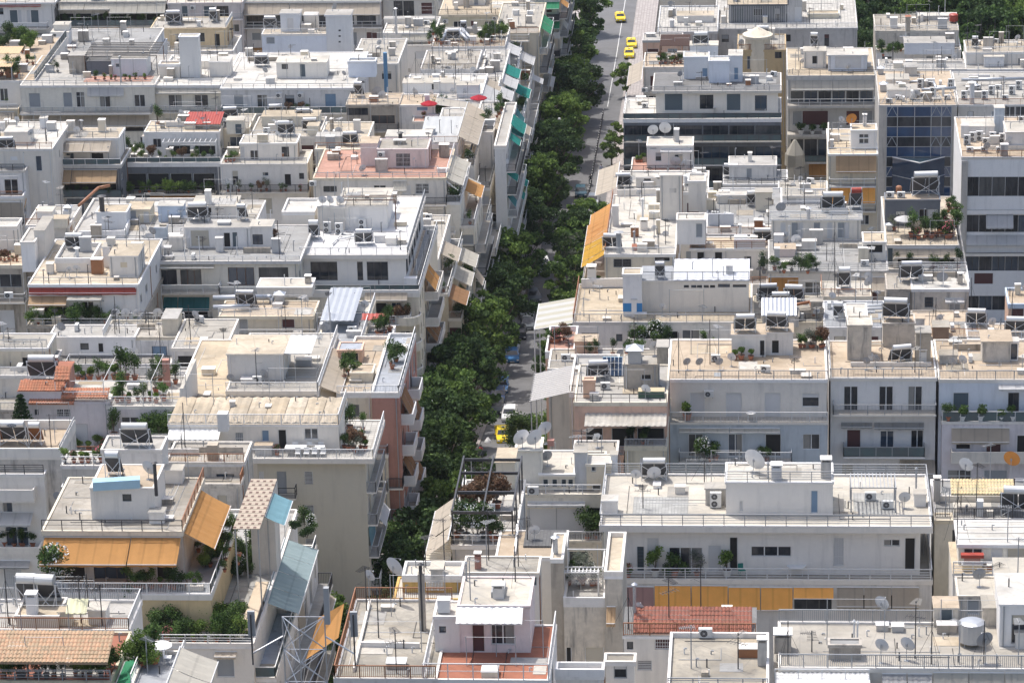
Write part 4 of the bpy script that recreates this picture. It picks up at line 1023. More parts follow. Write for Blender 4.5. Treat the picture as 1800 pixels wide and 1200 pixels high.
awning(B.root, [(c.X0+.1, c.Y0-.02, c.zt(1066)), (c.X1-.5, c.Y0-.02, c.zt(1066))], [(c.X0+.1, c.Y0-.9, c.zt(1086)), (c.X1-.5, c.Y0-.9, c.zt(1086))], 'tan', False, .3)
d_ = Blk(B, atY(968, 990, b.Y0+.3).x, b.X0, b.Y0+.3, b.Y0+5, b.Z0, atY(980, 984, b.Y0+.3).z, 'concrete', 'cream', .1, .03, edge='white')
b.pipe(978, 1046, 4.4, .18, 'galv'); plants(b, 996, 1054, 1028, 5, ('bush', 'oleander', 'olive'), 1.0); chair(b, 1022, 1005, 180); chair(b, 1040, 1006, 170)
# bottom right grey roof with railing
B = NB('wide pale grey roof terrace with a bar railing and two dishes in the lower corner', 'the wide pale roof terrace')
b = B.base(1368, 1840, 1174, 1092, wall='lgrey', roof='lgrey', par=.12, over=.05, edge='white2'); b.rail('f', 1.05, 'bars', 'grey').rail('b', 1.0, 'bars', 'grey')
b.up(1457, 1513, 1133, 1159, 1.0, wall='concrete', roof='grey', par=.1); dish(b, 1549, 1164, .5, 'lgrey_dish', 1.2, rz=-25); dish(b, 1594, 1160, .55, 'lgrey_dish', 1.1, rz=-30); dish(b, 1731, 1165, .6, 'dgrey_dish', 1.6, rz=20); dish(b, 1549, 1092, .55, 'lgrey_dish', 1.3, rz=-30)
for x in (1385, 1637, 1686, 1729, 1790): ant(b, x, 1166, 3.0, 3 if x % 2 else 0)
b.chim(1376, 1148, 1.1, 1.1, 'concrete'); b.pipe(1501, 1132, 1.6, .06, 'white'); b.pipe(1507, 1132, 1.5, .06, 'white'); h = b.up(1642, 1684, 1068, 1102, 1.8, wall='stain', roof='sand'); h.win(1652, 1068, 1675, 1100, 's', 'slate')
h = b.up(1757, 1840, 1062, 1136, 5, wall='white', roof='white'); h = b.up(1728, 1752, 1068, 1100, 2, wall='stain', roof='lgrey'); wtank(b, 1708, 1132, .85, 1.3, 'galv'); b.up(1785, 1830, 1112, 1140, 1.4, wall='lgrey', roof='lgrey')
b.low(1360, 1530, 1200, 1.0, wall='grey', roof='lgrey'); corr(B.root, atY(1362, 1190, b.Y0-1.8).x, atY(1530, 1190, b.Y0-1.8).x, b.Y0-2.0, b.Y0-.1, atY(1450, 1203, b.Y0-2).z, atY(1450, 1182, b.Y0-.1).z, MT('white'), .3)
b.awn(1550, 1640, 1184, 1206, .9, 'grey', 2).awn(1640, 1830, 1182, 1206, .5, 'cream', 3); clutter(b, 3, 0)
# stained small building right
B = NB('weathered small house with peeling walls behind the water tank', 'the peeling house', 'house', 'weathered_house')
b = B.base(1682, 1835, 1047, 1012, wall='stain', roof='white', par=.1); b.win(1700, 1052, 1722, 1080, 's', 'grey').win(1734, 1052, 1748, 1070, 'o'); clutter(b, 4, 1)
b.up(1750, 1830, 1010, 1035, 3, wall='white', roof='white')
# cream house right edge with red barbecue
B = NB('cream house with white ribbed roof and a garden door at the edge', 'the white ribbed roof house', 'house', 'cream_house')
b = B.base(1682, 1850, 957, 914, wall='cream', roof='white', par=.05, over=.15, edge='white')
for y in (925, 935, 946): b.patch(1682, 1800, y, y+1.2, W('lgrey'), .06, 'roof_rib')
b.win(1694, 964, 1727, 974, 'g').win(1742, 962, 1762, 1003, 's', 'white').win(1770, 964, 1830, 1003, 's', 'beige'); ant(b, 1682, 955, 5, 3); ant(b, 1771, 952, 3, 0)
t = b.low(1674, 1850, 1008, 1.6, wall='white', roof='cream', par=.0, edge='white'); t.win(1690, 1016, 1780, 1042, 's', 'white')
g = MB(); P = t.roofp(1709, 1003); g.box(P.x-.75, P.y, P.z, P.x+.75, P.y+.5, P.z+.5, W('yellow')); g.box(P.x-.8, P.y-.05, P.z+.5, P.x+.8, P.y+.55, P.z+.56, MT('white')); g.box(P.x-.6, P.y+.1, P.z+.56, P.x+.6, P.y+.45, P.z+1.0, W('rose')); g.box(P.x-.85, P.y+.05, P.z+1.0, P.x+.85, P.y+.6, P.z+1.25, MT('red'))
q = thing('brick_barbecue', 'barbecue', tuple(P), label='built barbecue with red hood on the terrace of the white ribbed roof house'); g.build('barbecue', q)
q.children[0].name = 'hearth'
B = NB('narrow taupe panelled building beside the big white railed block', 'the narrow taupe building')
b = B.base(1642, 1676, 914, 900, wall='beige', roof='lgrey', par=.1); clutter(b, 1)
B = NB('low grey roof with straw coloured tiled canopy behind the ribbed roof', 'the straw tiled canopy roof')
b = B.base(1643, 1850, 911, 842, wall='lgrey', roof='grey', par=.12, edge='white'); heater(b, 1789, 908, 2, 'white', sc=1.3); b.tile(1672, 1784, 868, 842, .5, TILE_S, h=1.6)
mb = MB()
for x in (1674, 1728, 1782): P = b.roofp(x, 876); mb.box(P.x-.06, P.y, b.Z1, P.x+.06, P.y+.12, b.Z1+1.75, MT('brown'))
mb.build('canopy_post', B.root); b.lowwall(1650, 881, 1790, 881, .5, 'white'); b.chim(1647, 884, .5, 1.9, 'grey'); crate(b, 1722, 909, .5, .6, 1.3, 'white'); dish(b, 1697, 846, .65, 'white_dish', 1.4, rz=-25); ant(b, 1716, 908, 4.5, 1); ant(b, 1740, 850, 3.5, 0); dish(b, 1777, 842, .72, 'orange_dish', 1.7, rz=-20)
clutter(b, 3, 0, 0, 2)
# light blue apartment house and its neighbours
B = NB('light blue apartment house with white upper floor and sandy roof terrace', 'the light blue apartment house')
b = B.base(1173, 1455, 667, 596, wall='white2', roof='sand', par=.1, over=.08, edge='white'); b.rail('f', 1.0, 'bars', 'grey')
for x in ((1213, 1239), (1276, 1304), (1344, 1372)): b.win(x[0], 690, x[1], 735, 's', 'white')
b.win(1410, 691, 1440, 715, 'h', 'white'); ac(b, 1246, 694, 1, wall=True)
t = b.low(1172, 1456, 742, 1.35, wall='sky', roof='lgrey', edge='white', slab=.24); t.rail('f', 1.0, 'bars', 'white'); t.rail('l', 1.0, 'solid', 'white')
t.win(1210, 763, 1236, 802, 'w').win(1280, 763, 1305, 802, 'w').win(1411, 763, 1441, 790, 'w').win(1345, 763, 1373, 802, 'o'); t.awn(1193, 1372, 753, 760, .3, 'cream', 2, False); t.balc(1193, 1392, 812, 1.1, 'bars', 'white')
t.floors(t.zt(812), 4, bal=.9, d=1.1)
p = b.up(1286, 1346, 588, 627, 3, wall='white2', roof='sand'); p.win(1335, 598, 1349, 626, 'o'); q = b.up(1346, 1394, 584, 624, 2.6, wall='lgrey', roof='sand'); heater(p, 1310, 586, 2, 'white'); heater(q, 1365, 582, 2, 'white'); q.win(1356, 598, 1370, 622, 'o')
for x in (1208, 1230, 1265): dish(b, x, 650, .42, 'dgrey_dish', .8, rz=25)
for x in (1292, 1303, 1320): plant(b, x, 632, 'small', 1.2)
ac(b, 1258, 636, 1); plant(t, 1208, 738, 'small', 1.8); ant(b, 1248, 640, 4.5, 3); ant(b, 1193, 655, 4, 3); ant(t, 1273, 740, 4.5, 1, z=V((atY(1273, 820, t.Y0-1.2).x, t.Y0-2.2, t.zt(812)-.1))) if False else None
plantsw(t, 1225, 1265, 808, t.zt(812, 1.1), 4, ('oleander', 'bush'), 1.1); plantsw(t, 1335, 1350, 808, t.zt(812, 1.1), 2, ('russet', 'bush'), 1); plants(b, 1405, 1452, 612, 6, ('bush', 'russet', 'olive'), .9); table(t, 1320, 738, rnd=True, w=.9); clutter(b, 6, 1, 0, 1)
b.patch(1255, 1268, 655, 662, MT('grey'), .05, 'roof_hatch')
B = NB('white four storey house with french doors and glass balcony', 'the french door house')
b = B.base(1458, 1648, 664, 598, wall='white2', roof='sand', par=.1, over=.12, edge='white'); b.rail('f', 1.0, 'bars', 'grey').rail('l', 1.0, 'bars', 'grey')
for x in (1483, 1545, 1596): b.win(x, 679, x+25, 722, 'w', bars=False)
b.balc(1464, 1646, 729, 1.35, 'bars', 'grey', 'white'); t = b
b.win(1488, 755, 1513, 802, 's', 'brown').win(1547, 757, 1571, 802, 'w').win(1601, 756, 1623, 802, 'w'); b.awn(1478, 1534, 742, 750, .5, 'grey', 1, False).awn(1536, 1625, 742, 752, .5, 'grey', 1, False)
b.balc(1482, 1626, 803, 1.3, 'glass', 'grey'); b.floors(b.zt(803), 4, bal=.9)
tw = b.up(1552, 1608, 568, 610, 2.6, wall='stain', roof='sand', par=.15); heater(tw, 1574, 566, 2, 'white', sc=1.25); tw2 = b.up(1490, 1532, 571, 633, 2.6, wall='stain', roof='white', par=.1); heater(b, 1585, 640, 2, 'white', rz=15)
dish(b, 1523, 650, .4, 'dgrey_dish'); chair(b, 1500, 716) if False else None; plant(b, 1473, 640, 'small') if False else None; b.chim(1622, 640, .7, 1.2, 'lgrey'); b.up(1610, 1636, 585, 640, 2, wall='concrete', roof='lgrey'); clutter(b, 6, 1)
B = NB('pale blue terrace house with clipped round shrubs along its railing', 'the round shrub terrace house')
b = B.base(1650, 1850, 667, 596, wall='bluew', roof='sand', par=.12, over=.05, edge='white2'); b.rail('f', 1.0, 'bars', 'grey')
b.win(1675, 690, 1703, 730, 's', 'slate').win(1772, 690, 1791, 730, 'g', fc='dark'); b.awn(1755, 1830, 675, 684, .9, 'white', 1)
t = b.low(1655, 1850, 741, 1.4, wall='lilac', roof='grey', edge='white2', slab=.25); t.rail('f', 1.0, 'glass', 'white')
for x in (1667, 1692, 1724, 1760, 1780): plant(t, x, 739, 'ball' if x > 1670 else 'bush', 1.25)
t.awn(1672, 1775, 752, 777, .5, 'beige', 1).win(1680, 780, 1706, 790, 'o').win(1733, 780, 1760, 800, 's', 'brown').win(1787, 765, 1830, 805, 'o'); t.balc(1672, 1830, 812, 1.0, 'solid', 'lgrey'); t.floors(t.zt(812), 4)
p = b.up(1727, 1776, 600, 636, 3, wall='stain', roof='sand', par=0, over=.2); q = b.up(1775, 1790, 600, 634, 1.2, wall='white', roof='white'); q.win(1777, 604, 1788, 632, 'g', fc='dark'); dish(b, 1673, 652, .42, 'dgrey_dish'); ac(b, 1683, 612); p2 = b.up(1652, 1683, 624, 640, 1.5, wall='stain', roof='concrete'); b.up(1640, 1672, 578, 640, 1.6, wall='brown', roof='concrete') if False else None
clutter(b, 5, 1, 0, 1); heater(p, 1795, 590, 2) if False else None
# peach building with canopy
B = NB('peach coloured house with a long stained canopy over dark windows', 'the peach canopy house')
b = B.base(1008, 1173, 707, 640, wall='peach', roof='lgrey', par=.15, over=.05, edge='beige')
b.sheet(1027, 1171, 748, 727, 'grey', .5, -1.75, -1.5, posts=False, mtr=mat('fibre_cement_sheet', (.50, .48, .44), 'roof', dirt=1.4)) if False else None
corr(B.root, atY(1027, 740, b.Y0-2).x, atY(1171, 740, b.Y0-2).x, b.Y0-2.1, b.Y0-.02, atY(1100, 749, b.Y0-2.1).z, atY(1100, 726, b.Y0).z, mat('fibre_cement_sheet', (.50, .48, .44), 'roof', dirt=1.4), .5)
b.win(1030, 752, 1060, 782, 'o').win(1075, 752, 1115, 785, 'o').win(1120, 752, 1168, 785, 'o')
t = b.low(1097, 1173, 784, 2.3, wall='olive', roof='lgrey', edge='olive', par=.25); plants(t, 1100, 1150, 780, 3, ('bush', 'dark')); b.low(1009, 1097, 800, 1.4, wall='peach', roof='lgrey', par=.25); t.floors(t.zt(790), 5, bal=.7)
b.up(1025, 1046, 668, 700, .8, wall='peach', roof='sand', par=.1); p = b.up(1096, 1157, 640, 683, 2.6, wall='concrete', roof='lgrey', par=.05); vent_hood(p, 1116, 636, 1.5); p.up(1155, 1174, 610, 640, 2, wall='concrete', roof='lgrey'); dish(p, 1150, 625, .5, 'white_dish'); heater(b, 1052, 668, 2, 'steel'); ac(b, 1064, 685); p.win(1127, 658, 1145, 668, 'o')
l = b.up(1000, 1082, 648, 690, 3.2, wall='beige', roof='lgrey', par=.2) if False else None
g = MB(); P = b.roofp(1077, 662)
for i in range(6):
    x = P.x-.9+.36*i; g.poly([(x, P.y, P.z+.1), (x+.32, P.y, P.z+.1), (x+.32, P.y+1.2, P.z+1.5), (x, P.y+1.2, P.z+1.5)], GLB); g.box(x+.32, P.y, P.z, x+.36, P.y+1.2, P.z+.1, MT('white')); g.tube((x+.34, P.y, P.z+.1), (x+.34, P.y+1.2, P.z+1.52), .03, MT('white'), 4)
g.box(P.x-.95, P.y+1.2, P.z-.01, P.x+1.3, P.y+1.3, P.z+1.5, MT('lblue')); g.build('skylight', B.root)
g = MB(); P = b.roofp(1145, 700); g.box(P.x-1.2, P.y, P.z, P.x+1.2, P.y+.03, P.z+.6, MT('green')); g.box(P.x-1.2, P.y+.05, P.z+.6, P.x+1.2, P.y+1.1, P.z+.66, mat('bamboo_mat', (.5, .42, .28), 'plain')); q = thing('storage_frame', 'frame', tuple(P), label='low frame wrapped in green netting on the roof of the peach canopy house'); g.build('netting', q)
clutter(b, 4, 1)
# pergola house beside the street
B = NB('low grey house with a slatted metal pergola leaning over the street', 'the slatted pergola house', 'house', 'pergola_house')
b = B.base(1000, 1082, 689, 622, wall='beige', roof='lgrey', par=.3, over=.03, edge='white2'); X0 = b.X0; z = b.Z1+.2
mb = MB(); m = MT('galv'); n = 14; Ya, Yb = b.Y0+.3, b.Y0+7.5
for i in range(n): y = Ya+(Yb-Ya)*i/n; mb.poly([(X0-3.6, y, z-.9), (X0, y, z), (X0, y+.42, z+.02), (X0-3.6, y+.42, z-.88)], mat('pergola_slat', (.30, .285, .27), 'plain'))
for i in range(n+1): y = Ya+(Yb-Ya)*i/n-.05; mb.tube((X0-3.7, y, z-.9), (X0, y, z), .03, MT('white'), 4)
for y in (Ya, Yb): mb.box(X0-3.6, y, gz(y), X0-3.5, y+.1, z-.9, m)
mb.build('pergola', B.root); b.floors(b.Z1-.6, 5, bal=0); clutter(b, 2)
B = NB('cream walled building with a white roof and barred vents near the street', 'the cream barred vent building')
b = B.base(893, 1058, 868, 792, wall='cream', roof='lgrey', par=.1, over=.04, edge='cream'); b.rail('f', .9, 'h2', 'white')
p = b.up(907, 952, 791, 860, 2.8, wall='cream', roof='white', par=.1); q = b.up(948, 1010, 833, 861, ybk=790, wall='cream', roof='white', par=.12, edge='white'); r = b.up(1031, 1074, 816, 862, 2.2, wall='cream', roof='white', par=.08)
for x in (954, 970, 986, 998): q.win(x, 842, x+(10 if x < 990 else 10), 855, 'v', 'slate')
r.win(1039, 820, 1048, 829, 'w').win(1041, 851, 1056, 862, 'g'); b.up(1010, 1031, 795, 860, 2, wall='wgrey', roof='lgrey'); ac(b, 937, 870); b.up(1074, 1084, 799, 855, .8, wall='bluew', roof='white')
dish(p, 918, 788, .75, 'white_dish', .9, rz=30); dish(p, 941, 790, .75, 'white_dish', 1.0, rz=35); dish(p, 959, 780, .65, 'lgrey_dish', 1.3, rz=30); dish(q, 962, 818, .5, 'dgrey_dish', .8); crate(p, 968, 785, .5, .5, .5, 'rose', look='red roof box')
b.win(926, 894, 1029, 936, 's', 'white', fc='white').win(1032, 892, 1056, 930, 'o'); b.awn(926, 1029, 882, 888, .5, 'white', 1, False); t = b.low(893, 1058, 950, 1.6, wall='cream', roof='lgrey', par=.1); t.rail('f', .9, 'bars', 'white'); plants(t, 1030, 1056, 948, 4, ('tall', 'dark', 'wild'), 1.1); clutter(b, 4, 0, 0, 0)
b2 = b.up(1010, 1082, 776, 800, 3, wall='lgrey', roof='patchy', par=.15, z=b.Z1+1.4) if False else None
B = NB('gravel covered flat roof with low parapet behind the cream barred building', 'the gravel roof', 'building', 'low_building')
b = B.base(1006, 1086, 799, 773, wall='lgrey', roof='concrete', par=.15); clutter(b, 3, 1); b.floors(b.Z1-.5, 3, bal=.3)
# pergola terrace at the street corner
B = NB('corner building with black pergola frames over a plant filled terrace', 'the black pergola terrace')
b = B.base(792, 905, 958, 842, wall='grey', roof='lgrey', par=.12, over=.1, edge='white2'); b.rail('f', .95, 'h2', 'white').rail('l', .95, 'h2', 'white')
mb = MB(); mt = MT('dark'); z = b.Z1+2.5
for y in (b.Y0+.2, b.Y0+4.2, b.Y0+8.2, b.Y0+11): mb.box(b.X0, y, z, b.X1, y+.14, z+.22, mt); mb.box(b.X0, y, b.Z1-.01, b.X0+.12, y+.14, z, mt); mb.box(b.X1-.12, y, b.Z1-.01, b.X1, y+.14, z, mt)
for x in (b.X0, b.X1-.12, (b.X0+b.X1)/2): mb.box(x, b.Y0, z+.23, x+.12, b.Y0+11.3, z+.38, mt)
mb.build('pergola', B.root); plants(b, 800, 880, 945, 9, ('tall', 'dark', 'bush', 'oleander'), 1.25, 5); plants(b, 815, 880, 900, 6, ('tall', 'bush', 'russet'), 1.1, 8); b.lawn(792, 870, 760, 950, 1.8, 1.3, 'beige', 3, z=b.Z1+1.6); lv = MB(); [lv.box(b.X0-1.9, b.Y0-6+i*.42, b.Z1-.6, b.X0-.1, b.Y0-5.8+i*.42, b.Z1-.5, W('cream')) for i in range(22)]; lv.box(b.X0-1.95, b.Y0-6.1, b.Z1-.72, b.X0-1.85, b.Y0+3.4, b.Z1-.6, W('cream')); lv.box(b.X0-.15, b.Y0-6.1, b.Z1-.72, b.X0-.05, b.Y0+3.4, b.Z1-.6, W('cream')); lv.build('louvred_canopy', B.root); b.floors(b.Z1-.4, 4)
table(b, 850, 905); chair(b, 865, 905); clutter(b, 2, 1)
c = b.up(872, 905, 812, 860, 3, wall='cream', roof='cream')
B = NB('sand coloured low roofs with a dark slatted panel beside the lattice terrace', 'the dark slatted panel roof', 'building', 'low_building')
b = B.base(870, 994, 979, 931, wall='white2', roof='sand', par=.08); b.patch(922, 994, 934, 962, mat('dark_slats', (.14, .14, .14), 'paver', sc=2), .15, 'slatted_panel'); clutter(b, 4, 1); b.chim(1, 1) if False else None; b.lowwall(910, 932, 905, 975, .3, 'white')
B = NB('rough patched concrete roof with a clay chimney pot', 'the rough patched roof', 'building', 'low_building')
b = B.base(812, 948, 1006, 976, wall='white2', roof='patchy', par=.12); b.chim(840, 1000, .45, 1.0, 'rose'); clutter(b, 5, 0); b.win(930, 1012, 944, 1030, 's', 'slate')
B = NB('ochre walled low building with white balusters and a skylight', 'the ochre baluster building', 'building', 'low_building')
b = B.base(706, 812, 1011, 985, wall='ochre', roof='white', par=.3, over=.03, edge='white'); t = b.low(690, 812, 1052, 1.3, wall='ochre', roof='white', par=.1)
mb = MB()
for i in range(12): x = atY(750+i*2.6, 1030, b.Y0-.2).x; mb.tube((x, b.Y0-.2, b.zt(1035)), (x, b.Y0-.2, b.zt(1021)), .04, MT('white'), 5)
mb.build('balusters', B.root); h = b.up(757, 778, 1000, 1018, 1.5, wall='slate' if False else 'wgrey', roof='white'); clutter(b, 4, 0); clutter(t, 2, 0)
# near concrete roof
B = NB('rough grey concrete roof with rusty railings and two large dishes', 'the rough concrete roof')
b = B.base(586, 768, 1192, 1052, wall='cream', roof='patchy', par=.12, over=.03, edge='lgrey'); b.rail('f', 1.0, 'bars', 'rust').rail('b', 1.0, 'bars', 'rust').rail('l', 1.0, 'bars', 'rust')
b.lowwall(632, 1136, 738, 1138, .35, 'lgrey').lowwall(622, 1180, 650, 1062, .3, 'white2'); dish(b, 694, 1060, .72, 'lgrey_dish', 2.6, rz=-35); dish(b, 651, 1068, .45, 'lgrey_dish', 2.3, rz=-35)
b.chim(743, 1108, .42, 4.0, 'concrete', False); b.pipe(743, 1107, 4.6, .12, 'dark'); clutter(b, 3, 0); ant(b, 645, 1080, 3.5, 2)
B = NB('pink roof house on a terracotta terrace with white railing', 'the pink roof house', 'house', 'pink_house')
b = B.base(742, 966, 1194, 1096, wall='white2', roof='terra', par=.1, over=.05, edge='white2')
railing(B.root, [(b.X0, b.Y0, b.Z1+.1), (b.X1, b.Y0, b.Z1+.1)], 1.1, 'h2', 'white'); b.rail('r', 1.1, 'bars', 'white').rail('l', 1.0, 'bars', 'white')
p = b.up(806, 932, 1064, 1146, ybk=1012, wall='pink', roof='white', par=.1, over=.05); p.win(831, 1098, 851, 1145, 's', 'brown', fc='brown').win(863, 1097, 905, 1133, 'w', fc='white')
corr(B.root, p.X0-.05, atY(920, 1080, p.Y0).x, p.Y0-1.3, p.Y0-.03, atY(860, 1096, p.Y0-1.3).z, atY(860, 1066, p.Y0).z+.0, MT('white'), .45); p.chim(876, 1052, .7, .7, 'lgrey', True)
p.patch(865, 888, 1030, 1050, MT('grey'), .4, 'roof_hatch')
q = b.up(764, 808, 1083, 1146, 2.4, wall='white2', roof='white', par=.1); q.win(772, 1100, 784, 1112, 'g', fc='dark'); crate(q, 780, 1078, .8, .7, .9, 'white'); clutter(b, 2, 0); clutter(p, 3, 0, 0, 0); p.pipe(820, 1020, 1.2)
r = b.up(926, 948, 1085, 1160, 2.0, wall='white2', roof='white') if False else None

# garden between the street and the slatted pergola house
for i, (x, y) in enumerate([(912, 700), (925, 712), (940, 722), (955, 735), (972, 742), (990, 750), (1000, 735), (985, 725), (930, 735), (915, 728), (948, 708), (965, 722), (1000, 760), (980, 765), (960, 758), (940, 748)]):
    Y = 330+(i % 4)*6+i*.5; P = atY(x, y+25, Y); P.x = min(P.x, -20.2); o = place(f'gs{i%3}', mk_shrub(70+i % 3, 3.4, 1.9, [0, 1, 3][i % 3], None, None, 1700, .24), V((P.x, P.y, max(P.z-3.0, gz(Y)))), i); auto(o, ['tall green garden bush', 'light green garden bush', 'dark green garden bush'][i % 3], 'between the street and the slatted pergola house', 'garden bushes by the street')
# ======================= RIGHT SIDE, MIDDLE AND FAR =======================
B = NB('cream roofed long house with a big white shed and a striped street pergola', 'the cream roofed shed house')
b = B.base(1006, 1322, 566, 498, wall='white2', roof='cream', par=.1, over=.05, edge='lgrey'); b.rail('f', .95, 'bars', 'grey').rail('l', .95, 'bars', 'rust')
b.win(1022, 585, 1052, 607, 'w', fc='grey').win(1083, 587, 1094, 600, 'g', fc='dark').win(1199, 580, 1230, 608, 'w').win(1110, 578, 1170, 608, 'o').win(1178, 582, 1192, 608, 'w'); b.balc(1105, 1322, 612, 1.5, 'solid', 'white2'); plantsw(b, 1108, 1180, 606, b.zt(612, 1.4), 7, ('tall', 'oleander', 'dark', 'bush'), 1.1, 1.2); plantsw(b, 1235, 1262, 606, b.zt(612, 1.4), 3, ('tall', 'small'), 1, 1.2)
p = b.up(1128, 1316, 493, 548, 4.5, wall='white2', roof='blueg', par=0, over=.1)
for x in (1202, 1215, 1225, 1237, 1248): p.win(x, 501, x+9, 506, 'g', fc='dark')
p.win(1262, 499, 1283, 505, 'g', fc='dark').win(1288, 500, 1312, 505, 'g', fc='dark')
corr(B.root, p.X0+(p.X1-p.X0)*.3, p.X1+.1, p.Y0-.15, p.Y1, p.Z1+.02, p.Z1+.75, mat('metal_sheet_bluegrey', (.58, .60, .64), 'plain', dirt=.5), .8); p.up(1130, 1166, 508, 547, .3, wall='lgrey', z=b.Z1) if False else None
tw = b.up(1095, 1128, 482, 556, 2.0, wall='white2', roof='cream', par=.1); q = b.up(1110, 1119, 527, 557, .5, wall='white2', roof='white'); b.chim(1040, 505, .9, 2.0, 'white2'); b.lowwall(1022, 506, 1095, 505, 1.0, 'white2')
g = MB(); g.box(tw.X0-.02, tw.Y0-.02, b.Z1+.5, tw.X1+.02, tw.Y0+.3, b.Z1+1.4, mat('blue_tarpaulin', (.03, .22, .50), 'plain', rough=.4)); g.build('tarpaulin', B.root)
heater(p, 1160, 492, 1, 'steel'); dish(b, 1165, 555, .45, 'lgrey_dish'); ac(b, 1132, 488) if False else None; clutter(b, 7, 1, 0, 0); clutter(p, 2, 0)
g = MB(); Ya, Yb = b.Y0+.3, b.Y0+8.2; X0 = b.X0; z = b.Z1-.1; n = 9
for i in range(n): y = Ya+(Yb-Ya)*i/n; g.poly([(X0-3.9, y, z-.7), (X0, y, z), (X0, y+.9, z+.01), (X0-3.9, y+.9, z-.69)], [mat('pergola_panel_cream', (.36, .345, .28), 'plain'), mat('pergola_panel_white', (.42, .42, .40), 'plain')][i % 2])
for y in (Ya, Yb): g.tube((X0-3.9, y, gz(y)), (X0-3.9, y, z-.7), .06, MT('white'), 5); g.tube((X0-3.9, y, z-.72), (X0, y, z-.02), .05, MT('white'), 5)
g.tube((X0-3.9, Ya, z-.7), (X0-3.9, Yb, z-.7), .06, MT('white'), 5); g.build('pergola', B.root)
B = NB('peach and rose walled garden building with russet bushes by the street', 'the russet bush building', 'building', 'garden_building')
b = B.base(958, 1010, 618, 572, wall='peach', roof='salmon', par=.5, over=.03, edge='white2'); plants(b, 965, 1000, 600, 6, ('russet', 'pinkfl', 'bush'), 1, 5); b.floors(b.Z1-.3, 5, bal=.4)
B = NB('low grey roofed building between the russet bushes and the skylight house', 'the plain low grey building')
b = B.base(962, 1176, 648, 612, wall='lgrey', roof='concrete', par=.12, edge='white2'); clutter(b, 5, 2, 0, 1); plants(b, 1020, 1130, 625, 5, ('tall', 'dark', 'bush'), 1); b.up(1010, 1050, 600, 622, 2, wall='peach', roof='sand')
# white roof with orange side awnings
B = NB('bright white flat roof with a row of orange and yellow awnings over the street', 'the orange awning white roof')
b = B.base(1062, 1188, 447, 342, wall='beige', roof='white', par=.12, over=.03, edge='white'); b.rail('f', .9, 'bars', 'white').rail('l', .9, 'bars', 'rust')
b.lawn(1062, 400, 1085, 356, 2.4, 1.5, 'orange', 3); Yn = b.Y0
z = b.Z1+.05
for i in range(4): a = b.Y0+.1+i*1.9; awning(B.root, [(b.X0-.03, a, z), (b.X0-.03, a+1.8, z)], [(b.X0-2.6, a, z-1.5), (b.X0-2.6, a+1.8, z-1.5)], 'yellow', True, .15)
for i in range(4): a = b.Y0+7.8+i*1.9; awning(B.root, [(b.X0-.03, a, z), (b.X0-.03, a+1.8, z)], [(b.X0-2.6, a, z-1.5), (b.X0-2.6, a+1.8, z-1.5)], 'orange', True, .15)
w_ = b.up(1160, 1199, 308, 386, 1.0, wall='white2', roof='white'); v = b.up(1190, 1240, 386, 430, 2.4, wall='white', roof='white', par=.2); v.win(1223, 393, 1235, 418, 's', 'grey')
b.chim(1082, 398, .7, 2.4, 'lgrey', False).chim(1132, 405, .8, 1.0, 'white').pipe(1130, 398, 3.2, .12, 'white').pipe(1115, 432, 1.6, .1, 'grey').pipe(1088, 445, 2.4, .3, 'grey'); heater(b, 1075, 440, 2, 'white'); crate(b, 1150, 385, 1.2, .7, .8, 'cream'); crate(b, 1150, 372, 1.2, .7, .8, 'cream'); b.lowwall(1085, 345, 1160, 343, .8, 'white')
for x, y in ((1125, 360), (1115, 385), (1110, 415), (1155, 412), (1148, 432), (1120, 425)): b.pipe(x, y, .5, .04, 'dark')
for x, y in ((1124, 352), (1150, 415), (1170, 425)): dish(b, x, y, .4)
ant(b, 1150, 425, 3.5, 0); ant(b, 1170, 430, 3, 1); heater(b, 1150, 330, 1, 'steel') if False else None
b.win(1078, 455, 1110, 470, 'g', fc='grey', bars=True).win(1150, 452, 1178, 460, 'o'); t = b.low(1020, 1190, 520, 2.6, wall='cream', roof='lgrey', par=.3, edge='white2'); t.rail('l', .9, 'bars', 'grey')
g = b.up(1112, 1134, 434, 474, 1.0, wall='rose', roof='terra', z=b.Z1-2.2); g.win(1114, 444, 1132, 470, 'w', fc='white'); heater(t, 1160, 488, 1, 'steel', sc=1.2); t.chim(1040, 512, .8, 1.6, 'white2'); ac(t, 1133, 490); t.floors(t.Z1-.4, 5); plants(t, 1025, 1090, 500, 4, ('bush', 'small'))
b.awn(1134, 1165, 440, 448, .8, 'tan', 1) if False else None
B = NB('small roofs with a beige street awning and white tanks north of the white roof', 'the beige street awning roofs')
b = B.base(1085, 1245, 338, 300, wall='white2', roof='lgrey', par=.15); b.lawn(1068, 330, 1100, 285, 2.6, 1.0, 'beige', 2, z=b.Z1+1.6); b.rail('f', .9, 'bars', 'grey'); h = b.up(1118, 1155, 312, 330, 1.5, wall='white', roof='white'); h.win(1132, 314, 1144, 326, 'g', fc='dark'); crate(b, 1140, 332, 1.2, .6, .8, 'lgrey'); clutter(b, 6, 1, 1, 2); b.chim(1158, 334, .6, 1.4); wtank(b, 1210, 325, .6, .9, 'white'); b.floors(b.Z1-.4, 5)
B = NB('house with a curved white stair tower and a beige roof with twin dark doors', 'the twin dark door house')
